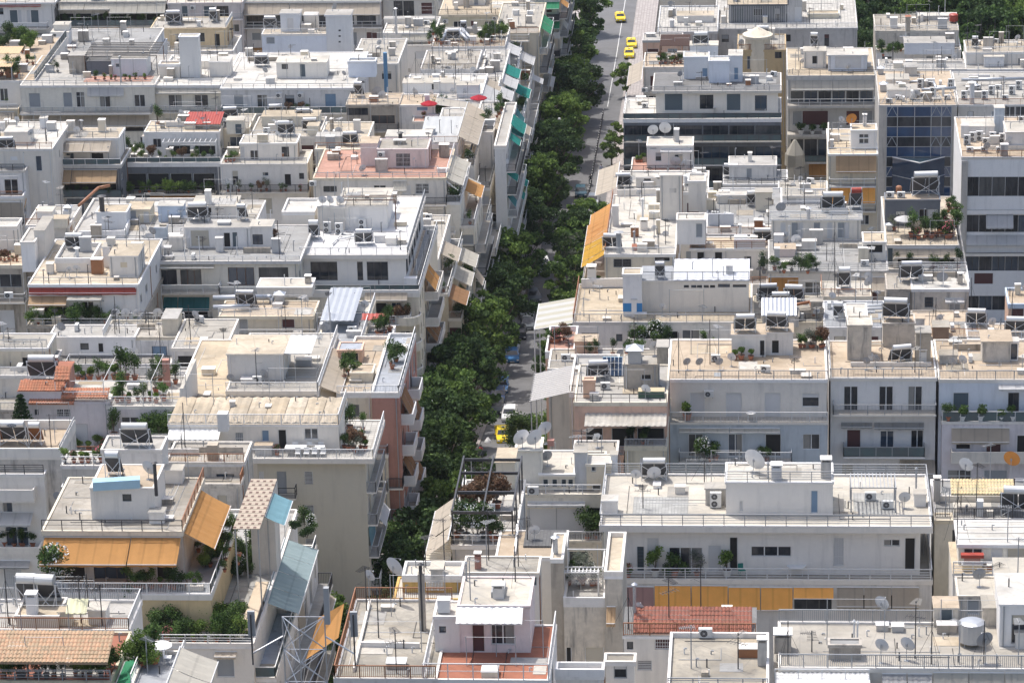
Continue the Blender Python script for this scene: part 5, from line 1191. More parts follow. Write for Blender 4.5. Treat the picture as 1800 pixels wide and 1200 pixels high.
b = B.base(1212, 1350, 437, 416, wall='white2', roof='cream', par=.08, over=.15, edge='white'); b.win(1225, 443, 1239, 470, 'o').win(1256, 443, 1270, 470, 'o').win(1336, 450, 1346, 470, 'g'); dish(b, 1229, 432, .75, 'lgrey_dish', 1.0, rz=35); heater(b, 1340, 430, 2, 'steel'); crate(b, 1302, 434, 1.4, .8, 1.1, 'white'); b.pipe(1301, 410, 1.0, .15, 'white'); t = b.low(1190, 1350, 500, 3.0, wall='white2', roof='grey', par=.1); clutter(t, 4, 0); t.floors(t.Z1-.3, 4)
b.lowwall(1290, 437, 1346, 437, 1.1, 'white')
B = NB('large plain grey roof with a white penthouse wall and red boiler tank', 'the large plain grey roof')
b = B.base(1350, 1562, 476, 421, wall='lgrey', roof='grey', par=.1, over=.05, edge='grey'); b.rail('f', .95, 'h', 'grey'); p = b.up(1356, 1513, 386, 421, ybk=362, wall='white2', roof='grey', par=.0, over=.25)
for x in (1391, 1430, 1472): p.win(x, 391, x+12, 419, 's', 'grey')
for x in (1378, 1409, 1460, 1490): p.win(x-6, 391, x+3, 419, 's', 'white')
p.pipe(1421, 385, 1.2, .2, 'steel'); heater(p, 1464, 374, 2, 'white', sc=1.25); heater(p, 1505, 370, 1, 'red', sc=1.35); dish(p, 1373, 380, .6, 'dgrey_dish', 1.0, rz=10); dish(b, 1399, 436, .6, 'white_dish', 1.0, rz=10)
q = b.up(1362, 1398, 438, 452, 2, wall='pink', roof='sand'); crate(b, 1422, 440, 1.6, 1.0, 1.0, 'lgrey'); r = b.up(1517, 1557, 425, 458, 3.4, wall='white2', roof='cream', par=.1); r.win(1523, 430, 1552, 445, 'o'); plants(b, 1340, 1445, 478, 9, ('wild', 'dark', 'bush'), .9, 4); clutter(b, 6, 1, 0, 1); ant(b, 1467, 468, 5, 3); ant(b, 1532, 460, 4, 0); b.floors(b.Z1-.4, 3)
B = NB('grey roof terrace with white sheds and a tall white wall', 'the white shed grey terrace')
b = B.base(1240, 1376, 412, 330, wall='lgrey', roof='grey', par=.1, over=.04, edge='lgrey'); p = b.up(1260, 1328, 343, 358, 1.4, wall='white', roof='white'); q = b.up(1328, 1357, 338, 371, 1.6, wall='beige', roof='lgrey'); b.lowwall(1245, 396, 1290, 396, 1.4, 'bluew'); crate(b, 1250, 370, 1.0, .8, 1.2, 'beige'); crate(b, 1252, 352, 1.0, .8, .9, 'beige'); clutter(b, 5, 1, 1, 2); wtank(b, 1240, 335, .7, 1.0, 'white') if False else None
p2 = b.up(1210, 1240, 318, 372, 3, wall='white2', roof='white', par=.25)
B = NB('grey concrete penthouse hut with flat roof and ladder', 'the grey penthouse hut')
b = B.base(1280, 1366, 290, 274, wall='lgrey', roof='lgrey', par=.05, over=.1); t = b.low(1270, 1385, 324, 2.5, wall='lgrey', roof='grey', par=.1); clutter(t, 5, 1, 1, 1)
b.win(1312, 296, 1322, 316, 's', 'grey'); t.floors(t.Z1-.3, 3)
B = NB('white hut and annex roofs with aerials right of the grey penthouse hut', 'the aerial annex roofs')
b = B.base(1368, 1456, 344, 318, wall='white2', roof='lgrey', par=.1); p = b.up(1376, 1440, 322, 330, 2, wall='wgrey', roof='grey', par=.0) if False else None; b.win(1385, 348, 1400, 362, 's', 'white'); clutter(b, 6, 1, 0, 1); t = b.low(1366, 1456, 366, 2.2, wall='white2', roof='lgrey', par=.1); clutter(t, 3, 1); t.floors(t.Z1-.3, 4)
# horizontal window band building
B = NB('white modernist block with long dark balcony bands and a grey penthouse roof', 'the dark band modernist block')
b = B.base(1146, 1374, 160, 128, wall='white', roof='dgrey', par=.08, over=.5, edge='lgrey', slab=.3); b.rail('f', .8, 'bars', 'grey')
b.win(1168, 165, 1200, 195, 's', 'slate').win(1230, 167, 1254, 192, 'g', fc='dark').win(1277, 165, 1302, 195, 's', 'slate').win(1327, 168, 1348, 195, 'g', fc='dark'); b.up(1202, 1246, 100, 139, 3, wall='bluew', roof='white', par=.1).win(1234, 120, 1244, 143, 's', 'blue'); q = b.up(1246, 1282, 107, 146, 2.6, wall='bluew', roof='white', par=.15); r = b.up(1281, 1305, 98, 144, 3.4, wall='bluew', roof='white'); r.win(1290, 119, 1298, 141, 's', 'blue'); u = b.up(1213, 1262, 80, 99, 2.5, wall='white', roof='white', z=b.Z1+2.2)
heater(u, 1232, 82, 2, 'white', sc=1.1); heater(b, 1222, 105, 1, 'steel') if False else None; clutter(b, 5, 1, 0, 1)
t = b.low(1095, 1374, 209, 2.3, wall='dgrey', roof='white', par=.1, over=.05, edge='white', slab=.45); t.rail('f', .9, 'glass', 'dark'); t.rail('l', 1.0, 'h2', 'white'); table(t, 1127, 178); chair(t, 1120, 180, 90); ac(t, 1133, 163) ; ac(t, 1134, 190)
for i, x in enumerate(range(1098, 1366, 46)): t.win(x, 221, x+44, 240, 'g', fc='dark').win(x, 258, x+44, 280, 'g', fc='dark').win(x, 296, x+44, 318, 'g', fc='dark')
t.balc(1096, 1374, 249, 1.3, 'glass', 'dark', 'white').balc(1096, 1374, 290, 1.3, 'glass', 'dark', 'white').balc(1096, 1374, 330, 1.3, 'glass', 'dark', 'white')
for x in (1122, 1150): pass
B = NB('little white house with two big dishes in front of the dark band block', 'the two big dish house', 'house', 'white_house')
b = B.base(1136, 1219, 256, 240, wall='white', roof='white', par=.08); b.win(1186, 272, 1200, 292, 'w', fc='grey').win(1142, 254, 1154, 262, 's', 'grey') ; b.awn(1160, 1217, 262, 267, .6, 'white', 1, False); dish(b, 1148, 242, .75, 'white_dish', 1.0, rz=10); dish(b, 1169, 241, .85, 'white_dish', 1.2, rz=-5); t = b.low(1108, 1219, 300, 2.0, wall='white2', roof='salmon', par=.25); dish(t, 1188, 296, .7, 'lgrey_dish'); dish(t, 1202, 300, .5); plants(t, 1115, 1135, 285, 4, ('small', 'pinkfl')); clutter(t, 3, 0, 0, 1); t.floors(t.Z1-.4, 5)
# wgrey building with ball shrubs
B = NB('grey framed block with cream awnings and a row of clipped ball shrubs', 'the ball shrub balcony block')
b = B.base(1383, 1539, 133, 84, wall='wgrey', roof='cream', par=.1, over=.1, edge='wgrey', slab=.5); p = b.up(1456, 1524, 97, 125, 3.2, wall='bluew', roof='white', par=0, over=.25); p.win(1468, 99, 1514, 121, 's', 'white'); b.up(1413, 1452, 90, 120, 2.6, wall='white2', roof='white'); heater(b, 1431, 84, 1, 'white', sc=1.2); clutter(b, 5, 2, 0, 1); dish(b, 1411, 118, .4); dish(b, 1427, 118, .4)
b.awn(1391, 1537, 141, 158, .9, 'cream', 2, False)
for i in range(6): b.win(1390+i*24.4, 160, 1412+i*24.4, 180, 'g', fc='dark')
b.balc(1384, 1538, 186, 1.6, 'h2', 'white', 'wgrey', th=.4); b.win(1393, 195, 1410, 220, 's', 'grey').win(1410, 195, 1456, 221, 's', 'brown').win(1487, 195, 1511, 221, 's', 'brown').win(1515, 195, 1534, 221, 's', 'grey')
o = b.balc(1384, 1452, 237, 1.9, None, 'white', 'wgrey', th=.4); zz = b.zt(237, 1.9)
for x in (1408, 1428, 1448): P = atY(x, 234, b.Y0-1.5); plant(b, 0, 0, 'ball', 1.7, P=V((P.x, P.y, zz)), where='on the grey framed block')
for i in range(3): b.win(1390+i*24, 245, 1412+i*24, 275, 'g', fc='dark')
b.balc(1384, 1452, 285, 1.5, 'glass', 'dark', 'wgrey', th=.3); b.floors(b.zt(285), 3)
o = thing('folded_canopy', 'garden canopy', atY(1397, 292, b.Y0-3.2), label='pale pointed fabric garden canopy standing below the ball shrub balcony'); k = MB(); q = o.location; k.lathe([(1.5, .2), (1.4, 1.9), (.25, 3.9), (0, 4.0)], FB('cream'), 8, tuple(q)); k.build('fabric', o)
B = NB('narrow white house with two orange awnings and an orange dish', 'the orange dish house')
b = B.base(1455, 1544, 271, 226, wall='beige', roof='cream', par=.05, over=.05, edge='white'); p = b.up(1496, 1541, 229, 262, 3, wall='white', roof='cream', par=.12); p.win(1510, 236, 1527, 243, 'g', fc='white').win(1510, 244, 1527, 253, 'g', fc='white'); dish(p, 1497, 224, .75, 'orange_dish', 1.1, rz=15); dish(p, 1479, 222, .45); p.chim(1520, 222, .5, 1.3); b.rail('f', .9, 'h2', 'white'); ac(b, 1464, 244, 1, 90); b.lowwall(1456, 262, 1456, 228, 1.0, 'white')
b.awn(1469, 1541, 273, 302, .7, 'tan', 1, False).balc(1457, 1540, 328, 1.1, 'h2', 'white', 'white').awn(1460, 1539, 330, 355, .6, 'orange_lifted', 2, False).win(1465, 330, 1538, 356, 'o').win(1470, 276, 1538, 300, 'o').balc(1457, 1540, 372, 1.1, 'h2', 'white', 'white'); b.floors(b.zt(372, 1), 3)
# glass tower
B = NB('glass office block with blue mirrored panes and rooftop cooling machines', 'the mirrored glass block', 'office block', 'office_block')
b = B.base(1545, 1683, 185, 124, wall='grey', roof='sand', par=.1, over=.02)
g = MB(); pa = MB(); zt = b.zt(187); zb = b.zt(345); xs = [atY(x, 250, b.Y0).x for x in (1558, 1577, 1607, 1636, 1654, 1672)]
rows = 9; hz = (zt-zb)/rows
for j in range(rows):
    for i in range(5): pa.box(xs[i]+.05, b.Y0-.14, zt-hz*(j+1)+.05, xs[i+1]-.05, b.Y0-.10, zt-hz*j-.05, mat('mirror_glass_blue', (.02, .05, .12), 'glass', rough=.04, spec=1.0, col2=(.03, .09, .2)) if j % 2 == 0 else GL)
for x in xs: g.box(x-.05, b.Y0-.2, zb, x+.05, b.Y0-.02, zt, MT('galv'))
for j in range(rows+1): g.box(xs[0], b.Y0-.17, zt-hz*j-.04, xs[-1], b.Y0-.03, zt-hz*j+.04, MT('galv'))
for j in (0, 3, 6):
    for i in (0, 3, 4): a, c_ = xs[i], xs[i+1]; g.tube((a, b.Y0-.2, zt-hz*(j+1)), ((a+c_)/2, b.Y0-.2, zt-hz*j), .045, MT('galv'), 4); g.tube((c_, b.Y0-.2, zt-hz*(j+1)), ((a+c_)/2, b.Y0-.2, zt-hz*j), .045, MT('galv'), 4)
fr = g.build('facade_frame', B.root); pa.build('glass_pane', B.root)
gl = MB(); Xc = (xs[0]+xs[-1])/2; z = b.zt(275); Yf = b.Y0-3.2
for s in (-1, 1): gl.poly([(Xc, Yf, z), (Xc+s*3.6, b.Y0-.25, z), (Xc+s*3.6, b.Y0-.25, z-9), (Xc, Yf, z-9)], GLB); gl.tube((Xc, Yf, z), (Xc+s*3.6, b.Y0-.25, z), .09, MT('white'), 5); gl.tube((Xc, Yf, z-2.6), (Xc+s*3.6, b.Y0-.25, z-2.6), .06, MT('galv'), 5)
gl.poly([(Xc-3.6, b.Y0-.25, z-.1), (Xc, Yf, z-.1), (Xc+3.6, b.Y0-.25, z-.1)], GLG); gl.build('pointed_bay', B.root)
for i in range(6): P = b.roofp(1560+i*22, 182); m_ = MB(); m_.tube((P.x-.8, P.y, b.Z1), (P.x, P.y, b.Z1+1.6), .05, MT('white'), 4); m_.tube((P.x+.8, P.y, b.Z1), (P.x, P.y, b.Z1+1.6), .05, MT('white'), 4); m_.build('roof_truss', B.root)
for x, y in ((1590, 178), (1605, 175), (1622, 172), (1640, 170), (1660, 168), (1580, 160), (1600, 158), (1618, 155), (1636, 152), (1655, 150), (1672, 155), (1665, 176)): ac(b, x, y, R0.choice([1, 2, 2]), R0.choice([0, 0, 90]))
h = b.up(1558, 1598, 140, 152, 3, wall='white2', roof='white'); h2 = b.up(1560, 1612, 158, 172, 3, wall='white2', roof='lgrey'); b.up(1590, 1612, 118, 134, 2.5, wall='wgrey', roof='lgrey'); vent_hood(b, 1553, 160, 1.2); vent_hood(b, 1548, 130, 1.0); b.duct([(1620, 165, .6), (1680, 162, .6)], .22); b.duct([(1600, 150, .5), (1640, 148, .5), (1645, 160, .5)], .2); clutter(b, 4, 1, 0, 3)
for y in (128, 140): pass
B = NB('white banded office block with ribbon windows at the right edge', 'the ribbon window office', 'office block', 'office_block')
b = B.base(1690, 1860, 276, 205, wall='white', roof='sand', par=.12, over=.03, edge='lgrey'); c = Blk(B, b.X0, b.X0+.8, b.Y0-.35, b.Y0, b.Z0, b.Z1-.3, 'grey', 'grey', 0, .01)
for i in range(7):
    x0 = 1698+i*23
    for (y0, y1) in ((311, 345), (378, 408), (448, 476), (520, 545)): b.win(x0, y0, x0+22.5, y1, 'g', fc='dark')
b.awn(1733, 1782, 374, 400, 1.0, 'white', 1).awn(1698, 1830, 413, 430, .7, 'white', 1, False).win(1712, 480, 1746, 500, 's', 'brown'); b.balc(1696, 1850, 446, .6, None, 'white', 'white', th=.35); b.balc(1696, 1850, 370, .3, None, 'white', 'white', th=.5)
for x, y in ((1700, 255), (1710, 250), (1722, 248), (1733, 252), (1745, 250), (1762, 252), (1705, 268), (1730, 268), (1757, 268), (1770, 240)): ac(b, x, y, R0.choice([1, 2]))
p = b.up(1692, 1748, 222, 240, 3.5, wall='white2', roof='white'); q = b.up(1768, 1850, 232, 262, 5, wall='lgrey', roof='white', par=.1); r = b.up(1748, 1765, 190, 235, 1.5, wall='sky', roof='white'); dish(b, 1775, 262, .7, 'lgrey_dish'); wtank(b, 1752, 206, .5, 1.2, 'white') if False else None; clutter(b, 4, 2, 0, 3)
B = NB('office block with blue glazed top storey in the upper right', 'the blue glazed top storey', 'office block', 'office_block')
b = B.base(1684, 1860, 184, 126, wall='lgrey', roof='lgrey', par=.1); 
for i in range(5): b.win(1766+i*19, 186, 1784+i*19, 208, 'g', fc='white')
for i in range(9): ac(b, 1695+i*12, 176-(i % 3)*9, R0.choice([1, 2, 2]))
b.duct([(1690, 150, .8), (1800, 148, .8)], .25); b.pipe(1708, 182, 3, .35, 'white'); clutter(b, 4, 2, 0, 2); vent_hood(b, 1712, 160)
B = NB('dark grey penthouse with dense flowering planters and a beige awning', 'the dark grey planter penthouse')
b = B.base(1557, 1687, 431, 345, wall='lgrey', roof='cream', par=.12, over=.05, edge='lgrey'); b.rail('f', 1.3, 'mesh', 'dark').rail('r', 1.2, 'mesh', 'dark'); p = b.up(1556, 1652, 351, 397, ybk=338, wall=mat('stucco_slate', (.17, .18, .20), 'stucco', dirt=.2), roof='sand', par=.15); p.win(1615, 368, 1630, 393, 'o').win(1631, 368, 1648, 393, 's', 'white'); heater(p, 1627, 345, 2, 'white', sc=1.5); ac(p, 1584, 348); ac(p, 1565, 348); wtank(p, 1580, 342, .35, .6, 'rust')
plants(b, 1600, 1680, 418, 12, ('bright', 'pinkfl', 'tall', 'bush'), 1.25, 4); plants(b, 1655, 1688, 385, 9, ('wild', 'tall', 'bush', 'pinkfl'), 1.0, 20); vent_hood(b, 1563, 405, .8); umbrella(b, 1590, 414, 'white'); plant(b, 1572, 405, 'olive', 1.2); b.awn(1571, 1682, 437, 453, .9, 'beige', 1).win(1575, 445, 1680, 464, 'o').win(1560, 436, 1570, 464, 's', 'slate'); t = b.low(1560, 1700, 473, 1.4, wall='lgrey', roof='lgrey', par=.1); t.rail('f', .9, 'h', 'white'); plants(t, 1575, 1695, 470, 7, ('bush', 'tall', 'dark'), .9)
t.floors(t.Z1, 4)
# weathered roofs
B = NB('weathered white house with black streaks and a small canopied door', 'the black streaked white house')
b = B.base(1602, 1705, 508, 478, wall='stain', roof='white', par=.1, over=.1, edge='white2'); b.rail('b', .9, 'h', 'white').rail('r', .9, 'h', 'white'); b.win(1625, 522, 1641, 541, 'g', fc='grey', bars=True).win(1668, 532, 1688, 563, 's', 'grey'); b.awn(1661, 1696, 525, 531, .9, 'white', 1, False); dish(b, 1656, 502, .65, 'dgrey_dish', .9, rz=0); heater(b, 1602, 496, 2, 'steel', sc=1.2); b.chim(1688, 500, .5, 1.0, 'concrete'); c = Blk(B, atY(1558, 520, b.Y0+.2).x, b.X0, b.Y0+.2, b.Y1, b.Z0, b.Z1-.1, 'concrete', 'concrete', .1, .02); clutter(b, 4, 0)
B = NB('rusty edged white roof with a tall aerial between planted strips', 'the rusty edged white roof', 'building', 'low_building')
b = B.base(1443, 1533, 521, 494, wall='white2', roof='white', par=.1, over=.04, edge='cream'); b.rail('f', .9, 'bars', 'rust').rail('l', .9, 'bars', 'rust'); heater(b, 1484, 510, 1, 'white', sc=1.3); dish(b, 1526, 500, .5); dish(b, 1527, 510, .55); ant(b, 1467, 515, 5, 3); ant(b, 1531, 515, 5, 0); clutter(b, 4, 0); b.chim(1460, 540, .4, .3) if False else None; b.win(1455, 530, 1470, 550, 'o')
B = NB('jumble of small huts with corrugated roof, tanks and pipes', 'the corrugated hut jumble', 'building', 'low_building')
b = B.base(1322, 1448, 566, 520, wall='beige', roof='patchy', par=.1); p = b.up(1340, 1404, 556, 575, 3, wall='stain', roof='lgrey'); corr(B.root, p.X0-.1, p.X1-.2, p.Y0-.3, p.Y1, p.Z1+.15, p.Z1+.9, MT('galv'), .4); h = b.up(1376, 1402, 550, 570, 1.5, wall='white2', roof='white') if False else None; heater(b, 1372, 545, 2, 'white'); heater(b, 1350, 530, 2, 'steel'); heater(b, 1395, 532, 2, 'white'); b.duct([(1390, 545, .5), (1425, 540, .6), (1430, 560, .4)], .16, 'rust'); clutter(b, 8, 2, 0, 3); b.up(1425, 1446, 530, 560, 1.5, wall='concrete', roof='concrete'); b.lowwall(1405, 560, 1448, 556, .9, 'concrete')
B = NB('blue grey low roofs with stacked white pipes between the concrete towers', 'the stacked pipe roof', 'building', 'low_building')
b = B.base(1448, 1560, 575, 528, wall='lgrey', roof='blueg', par=.12); b.duct([(1475, 545, .4), (1555, 543, .4)], .14, 'white'); b.duct([(1475, 550, .4), (1555, 548, .4)], .14, 'white'); p = b.up(1487, 1524, 556, 575, 4, wall='white2', roof='white', par=.1); clutter(b, 6, 1, 1, 1)
B = NB('stained roof blocks with brown shed between the concrete towers and the sandy terrace', 'the brown shed roofs', 'building', 'low_building')
b = B.base(1606, 1725, 592, 545, wall='concrete', roof='sand', par=.12); p = b.up(1640, 1668, 575, 596, 2, wall='brown', roof='concrete'); heater(b, 1716, 575, 2, 'white'); clutter(b, 6, 1, 0, 1); b.up(1608, 1625, 560, 590, 1.5, wall='stain', roof='sand')
B = NB('sand roofed building with blue parapet and brown shutters at the right edge', 'the blue parapet building')
b = B.base(1772, 1850, 534, 505, wall='peach', roof='sand', par=.3, over=.05, edge='sky'); b.win(1778, 540, 1800, 565, 's', 'brown'); clutter(b, 3, 1)
b2 = NB('flat sandy roof crossed by cables at the right edge', 'the cable crossed sandy roof', 'building', 'low_building').base(1700, 1860, 596, 568, wall='white2', roof='sand', par=.1); clutter(b2, 4, 1, 1)
# far right top
B = NB('grey office block with paved roof and a louvred machine house', 'the louvred machine house block', 'office block', 'office_block')
b = B.base(1155, 1262, 56, 10, wall='grey', roof='tilewhite', par=.2, over=.05, edge='wgrey'); p = b.up(1190, 1254, 28, 40, 3, wall='white2', roof='cream'); clutter(b, 3, 1)
c = B2 = NB('wide grey office block with cream paving roof at the top edge', 'the wide cream paving roof', 'office block', 'office_block')
b = c.base(1256, 1508, 50, -8, wall='grey', roof='tilewhite', par=.15, over=.08, edge='grey'); p = b.up(1281, 1384, 8, 40, 6, wall='dgrey', roof='cream', over=.25)
g = MB()
for i in range(34): x = p.X0+.1+(p.X1-p.X0-.2)*i/33; g.box(x-.05, p.Y0-.12, p.Z0+.1, x+.05, p.Y0-.003, p.Z1-.35, MT('galv'))
g.build('louvre', c.root); q = b.up(1384, 1410, -5, 40, 4, wall='grey', roof='lgrey'); q.win(1397, 13, 1409, 38, 's', 'white'); r = b.up(1420, 1475, 24, 33, 2, wall='cream', roof='cream', par=.15); clutter(b, 4, 2)
B = NB('ochre walled house with a round water tower on its roof', 'the round water tower house')
b = B.base(1296, 1382, 88, 60, wall=mat('stucco_ochre_light', (.50, .38, .22), 'stucco'), roof='patchy', par=.1); b.win(1362, 85+2, 1374, 103, 'g', fc='dark')
P = b.roofp(1332, 84); g = MB(); g.lathe([(1.9, -7), (1.9, 1.6), (2.3, 1.7), (2.3, 2.1), (1.9, 2.2), (.2, 3.2), (0, 3.2)], W('beige'), 24, (P.x, P.y, P.z)); g.build('round_tower', B.root); crate(b, 1325, 70, .8, .6, .8, 'lgrey'); clutter(b, 4, 1, 1, 1)
B = NB('small peach house with a dark slatted roof terrace beside the road', 'the peach roadside house', 'house', 'peach_house')
b = B.base(1129, 1200, 71, 58, wall='peach', roof='lgrey', par=.15, edge='grey'); b.floors(b.Z1-.4, 4, bal=0)
B = NB('roof terrace with a dark timber pergola beside the peach roadside house', 'the dark timber pergola roof')
b = B.base(1130, 1240, 118, 92, wall='lgrey', roof='sand', par=.15); mb = MB(); P = b.roofp(1160, 108); Q = b.roofp(1212, 108)
for i in range(11): y = P.y+i*.62; mb.box(P.x, y, b.Z1+2.3, Q.x, y+.22, b.Z1+2.42, MT('brown'))
for x in (P.x, Q.x-.12):
    for y in (P.y, P.y+6.2): mb.box(x, y, b.Z1-.01, x+.12, y+.12, b.Z1+2.3, MT('brown'))
mb.build('pergola', B.root); plants(b, 1155, 1200, 112, 8, ('russet', 'bush', 'pinkfl'), .9); b.lawn(1132, 140, 1150, 105, 2.2, 1.0, 'beige', 2); b.floors(b.Z1-.4, 4)
B = NB('weathered grey apartment house with rooftop clutter before the dark park trees', 'the weathered park side house')
b = B.base(1538, 1686, 54, 25, wall='stain', roof='concrete', par=.15); b.up(1614, 1682, 28, 36, 2, wall='wgrey', roof='white'); b.up(1592, 1600, 30, 56, 1, wall='concrete', roof='rose' if False else 'terra'); wtank(b, 1676, 40, .7, 1, 'red'); t = b.low(1540, 1690, 88, 3, wall='white2', roof='concrete', par=.2); t.up(1590, 1678, 76, 96, 4, wall='bluew', roof='lgrey').win(1642, 96, 1663, 112, 's', 'white'); plants(t, 1545, 1600, 95, 9, ('wild', 'tall', 'bush'), .8, 5); clutter(t, 3, 1); clutter(b, 4, 2)
B = NB('apartment roofs with poles and a tank at the upper right edge', 'the pole topped roofs')
b = B.base(1698, 1860, 92, 70, wall='white2', roof='cream', par=.12); clutter(b, 7, 2, 1, 2); t = b.low(1698, 1860, 122, 3, wall='white2', roof='lgrey', par=.1); t.up(1730, 1765, 100, 118, 2, wall='bluew', roof='white'); clutter(t, 5, 1, 1, 2)
for i in range(5): ant(b, 1700+i*24, 80, 4, 3)
B = NB('low service roofs behind the mirrored glass block', 'the low service roofs', 'building', 'low_building')
b = B.base(1545, 1700, 122, 104, wall='white2', roof='lgrey', par=.1); clutter(b, 4, 1, 0, 3)
# ======================= LEFT SIDE OF THE STREET, NEAR TO FAR =======================
B = NB('building with an orange tan tiled roof terrace at the lower left corner', 'the tan tiled roof terrace')
b = B.base(-60, 196, 1196, 1108, wall='olive', roof='terra', par=.2, over=.03); b.tile(-60, 190, 1163, 1108, .9, TILE_T, h=1.9)
mb = MB()
for x in (10, 50, 98, 145, 186): P = b.roofp(x, 1190); mb.box(P.x-.05, P.y, b.Z1, P.x+.05, P.y+.1, b.Z1+2.0, MT('brown'))
mb.build('canopy_post', B.root); plants(b, -5, 190, 1188, 14, ('wild', 'bush', 'brightwild', 'dark'), .75, 3); plants(b, 190, 205, 1180, 3, ('tall', 'bush'), 1); b.floors(b.Z1-.3, 3, side='r')
B = NB('cluttered whitewashed roof with two big solar tanks and railings', 'the two solar tank roof')
b = B.base(-60, 228, 1106, 1052, wall='white2', roof='lgrey', par=.15); b.rail('f', 1, 'bars', 'rust').rail('r', 1.0, 'bars', 'white').rail('b', 1, 'bars', 'grey')
heater(b, 50, 1078, 1, 'white', sc=1.5); heater(b, 82, 1080, 1, 'white', sc=1.5); p = b.up(28, 103, 1082, 1103, 3, wall='white2', roof='cream', par=.2); b.chim(57, 1098, .7, 2.0, 'white'); q = b.up(155, 186, 1072, 1098, 1.4, wall='white', roof='white'); b.sheet(115, 152, 1078, 1052, 'white', .4, 1.2, 1.8, posts=False, mtr=mat('translucent_sheet', (.70, .68, .45), 'plain')); b.up(103, 125, 1075, 1100, .8, wall='cream', roof='cream'); ant(b, 15, 1095, 4, 3); ant(b, 143, 1095, 3.5, 1); clutter(b, 6, 1)
# orange awning house
B = NB('large corner apartment house with broad orange awnings and leafy terraces', 'the big orange awning house')
b = B.base(72, 322, 933, 838, wall='wgrey', roof='concrete', par=.1, over=.12, edge='beige', slab=.3); b.rail('f', 1.0, 'h2', 'dark').rail('r', 1.0, 'mesh', 'rust')
b.win(112, 988, 150, 1022, 'o').win(165, 988, 225, 1022, 'g', fc='dark').win(230, 990, 272, 1022, 's', 'white').win(275, 990, 304, 1022, 'o'); b.awn(68, 222, 944, 992, 2.6, 'orange', 1).awn(222, 311, 944, 992, 2.6, 'orange', 1)
b.sawn(b.Y0+.2, b.Y0+9, b.Z1-.1, 2.4, 1.4, 'orange', 2)
p = b.up(160, 272, 857, 912, ybk=815, wall='white2', roof='sand', par=.05, over=.04); p.win(215, 868, 231, 881, 'g', fc='dark'); heater(p, 199, 842, 1, 'white', sc=1.2); dish(p, 262, 842, .65, 'lgrey_dish', .9, rz=-25); g = MB(); P = p.roofp(203, 858); g.obox(Matrix.Translation(P) @ Matrix.Rotation(rad(10), 4, 'Z'), -1.7, -.3, 0, 1.9, .6, .7, MT('lblue')); q = thing('metal_duct_box', 'duct', tuple(P), label='long light blue metal box lying on the penthouse of the big orange awning house'); g.build('casing', q); p.pipe(275, 870, 2.6, .14, 'dark')
b.up(290, 320, 826, 850, 1.2, wall='white', roof='white'); b.up(262, 288, 900, 920, 1, wall='white', roof='lgrey'); p2 = b.up(180, 285, 790, 850, 3, wall='lgrey', roof='lgrey', par=.2) ; heater(p2, 238, 790, 2, 'white', sc=1.15)
t = b.low(70, 372, 1043, 3.0, wall='yellow', roof='blueg', par=.12, over=.08, edge='white2', slab=.4); t.rail('f', 1.0, 'bars', 'white').rail('r', 1.0, 'glass', 'white')
plants(t, 90, 120, 1030, 3, ('oleander',), 1.2); plants(t, 215, 360, 1034, 12, ('bush', 'tall', 'dark', 'small'), .9, 3); plants(t, 345, 400, 985, 9, ('tall', 'bush', 'brightwild'), .75, 25); plants(t, 372, 425, 960, 10, ('tall', 'brightwild', 'bush'), .7, 35); t.win(235, 1056, 245, 1062, 'o')
u = t.low(245, 446, 1130, 2.6, wall='white2', roof='lgrey', par=.25, over=.1, edge='white2'); plants(u, 256, 435, 1120, 10, ('wild', 'wild', 'brightwild', 'hedge'), .85, 5); plants(u, 260, 440, 1095, 10, ('wild', 'wild', 'hedge', 'brightwild'), 1.0, 8); plants(u, 300, 350, 1070, 4, ('wild', 'hedge'), 1.1, 6); plant(u, 238, 1100, 'oleander', 1.6); plants(u, 270, 420, 1128, 7, ('pinkfl', 'small', 'bush'), .8, 1)
u.Y1 = atZ(520, 900, u.Z1).y
u.win(380, 1150, 412, 1190, 's', 'grey'); u.awn(375, 415, 1145, 1152, .8, 'beige', 1, False)
zv = u.Z1-3.0; v = Blk(B, u.X1-.5, atZ(511, 1109, zv).x, u.Y0+.6, u.Y1, u.Z0, zv, 'lgrey', 'blueg', .12, .03, edge='white2'); v.rail('r', 1.0, 'glass', 'white').rail('f', 1.0, 'glass', 'white'); v.floors(v.Z1-.3, 6, side='r', bal=1, awnp=.2, awc=('gteal', 'beige')); v.floors(v.Z1-.3, 4)
ya = atZ(470, 1062, u.Z1).y; yb = atZ(500, 950, u.Z1).y; za = u.Z1+.25
for i in range(4): a = ya+(yb-ya)*i/4; awning(B.root, [(u.X1-.2, a, za), (u.X1-.2, a+(yb-ya)/4-.06, za)], [(u.X1+2.5, a, za-1.0), (u.X1+2.5, a+(yb-ya)/4-.06, za-1.0)], 'gteal', True, .1)
ya = atZ(440, 1105, u.Z1+.9).y; g = MB(); g.box(u.X1-1.1, ya, u.Z1+.75, u.X1-.1, ya+9, u.Z1+.9, mat('tan_canopy', (.58, .47, .34), 'plain')); g.box(u.X1-1.0, ya+.1, u.Z1, u.X1-.9, ya+8.9, u.Z1+.75, W('beige')); g.build('canopy', B.root)
z = b.Z1+.15; x0_ = atZ(411, 925, z).x; x1_ = atZ(448, 928, z).x+.4; y0_ = atZ(425, 930, z).y; g = MB(); y1_ = atZ(450, 842, z).y; rr = random.Random(3)
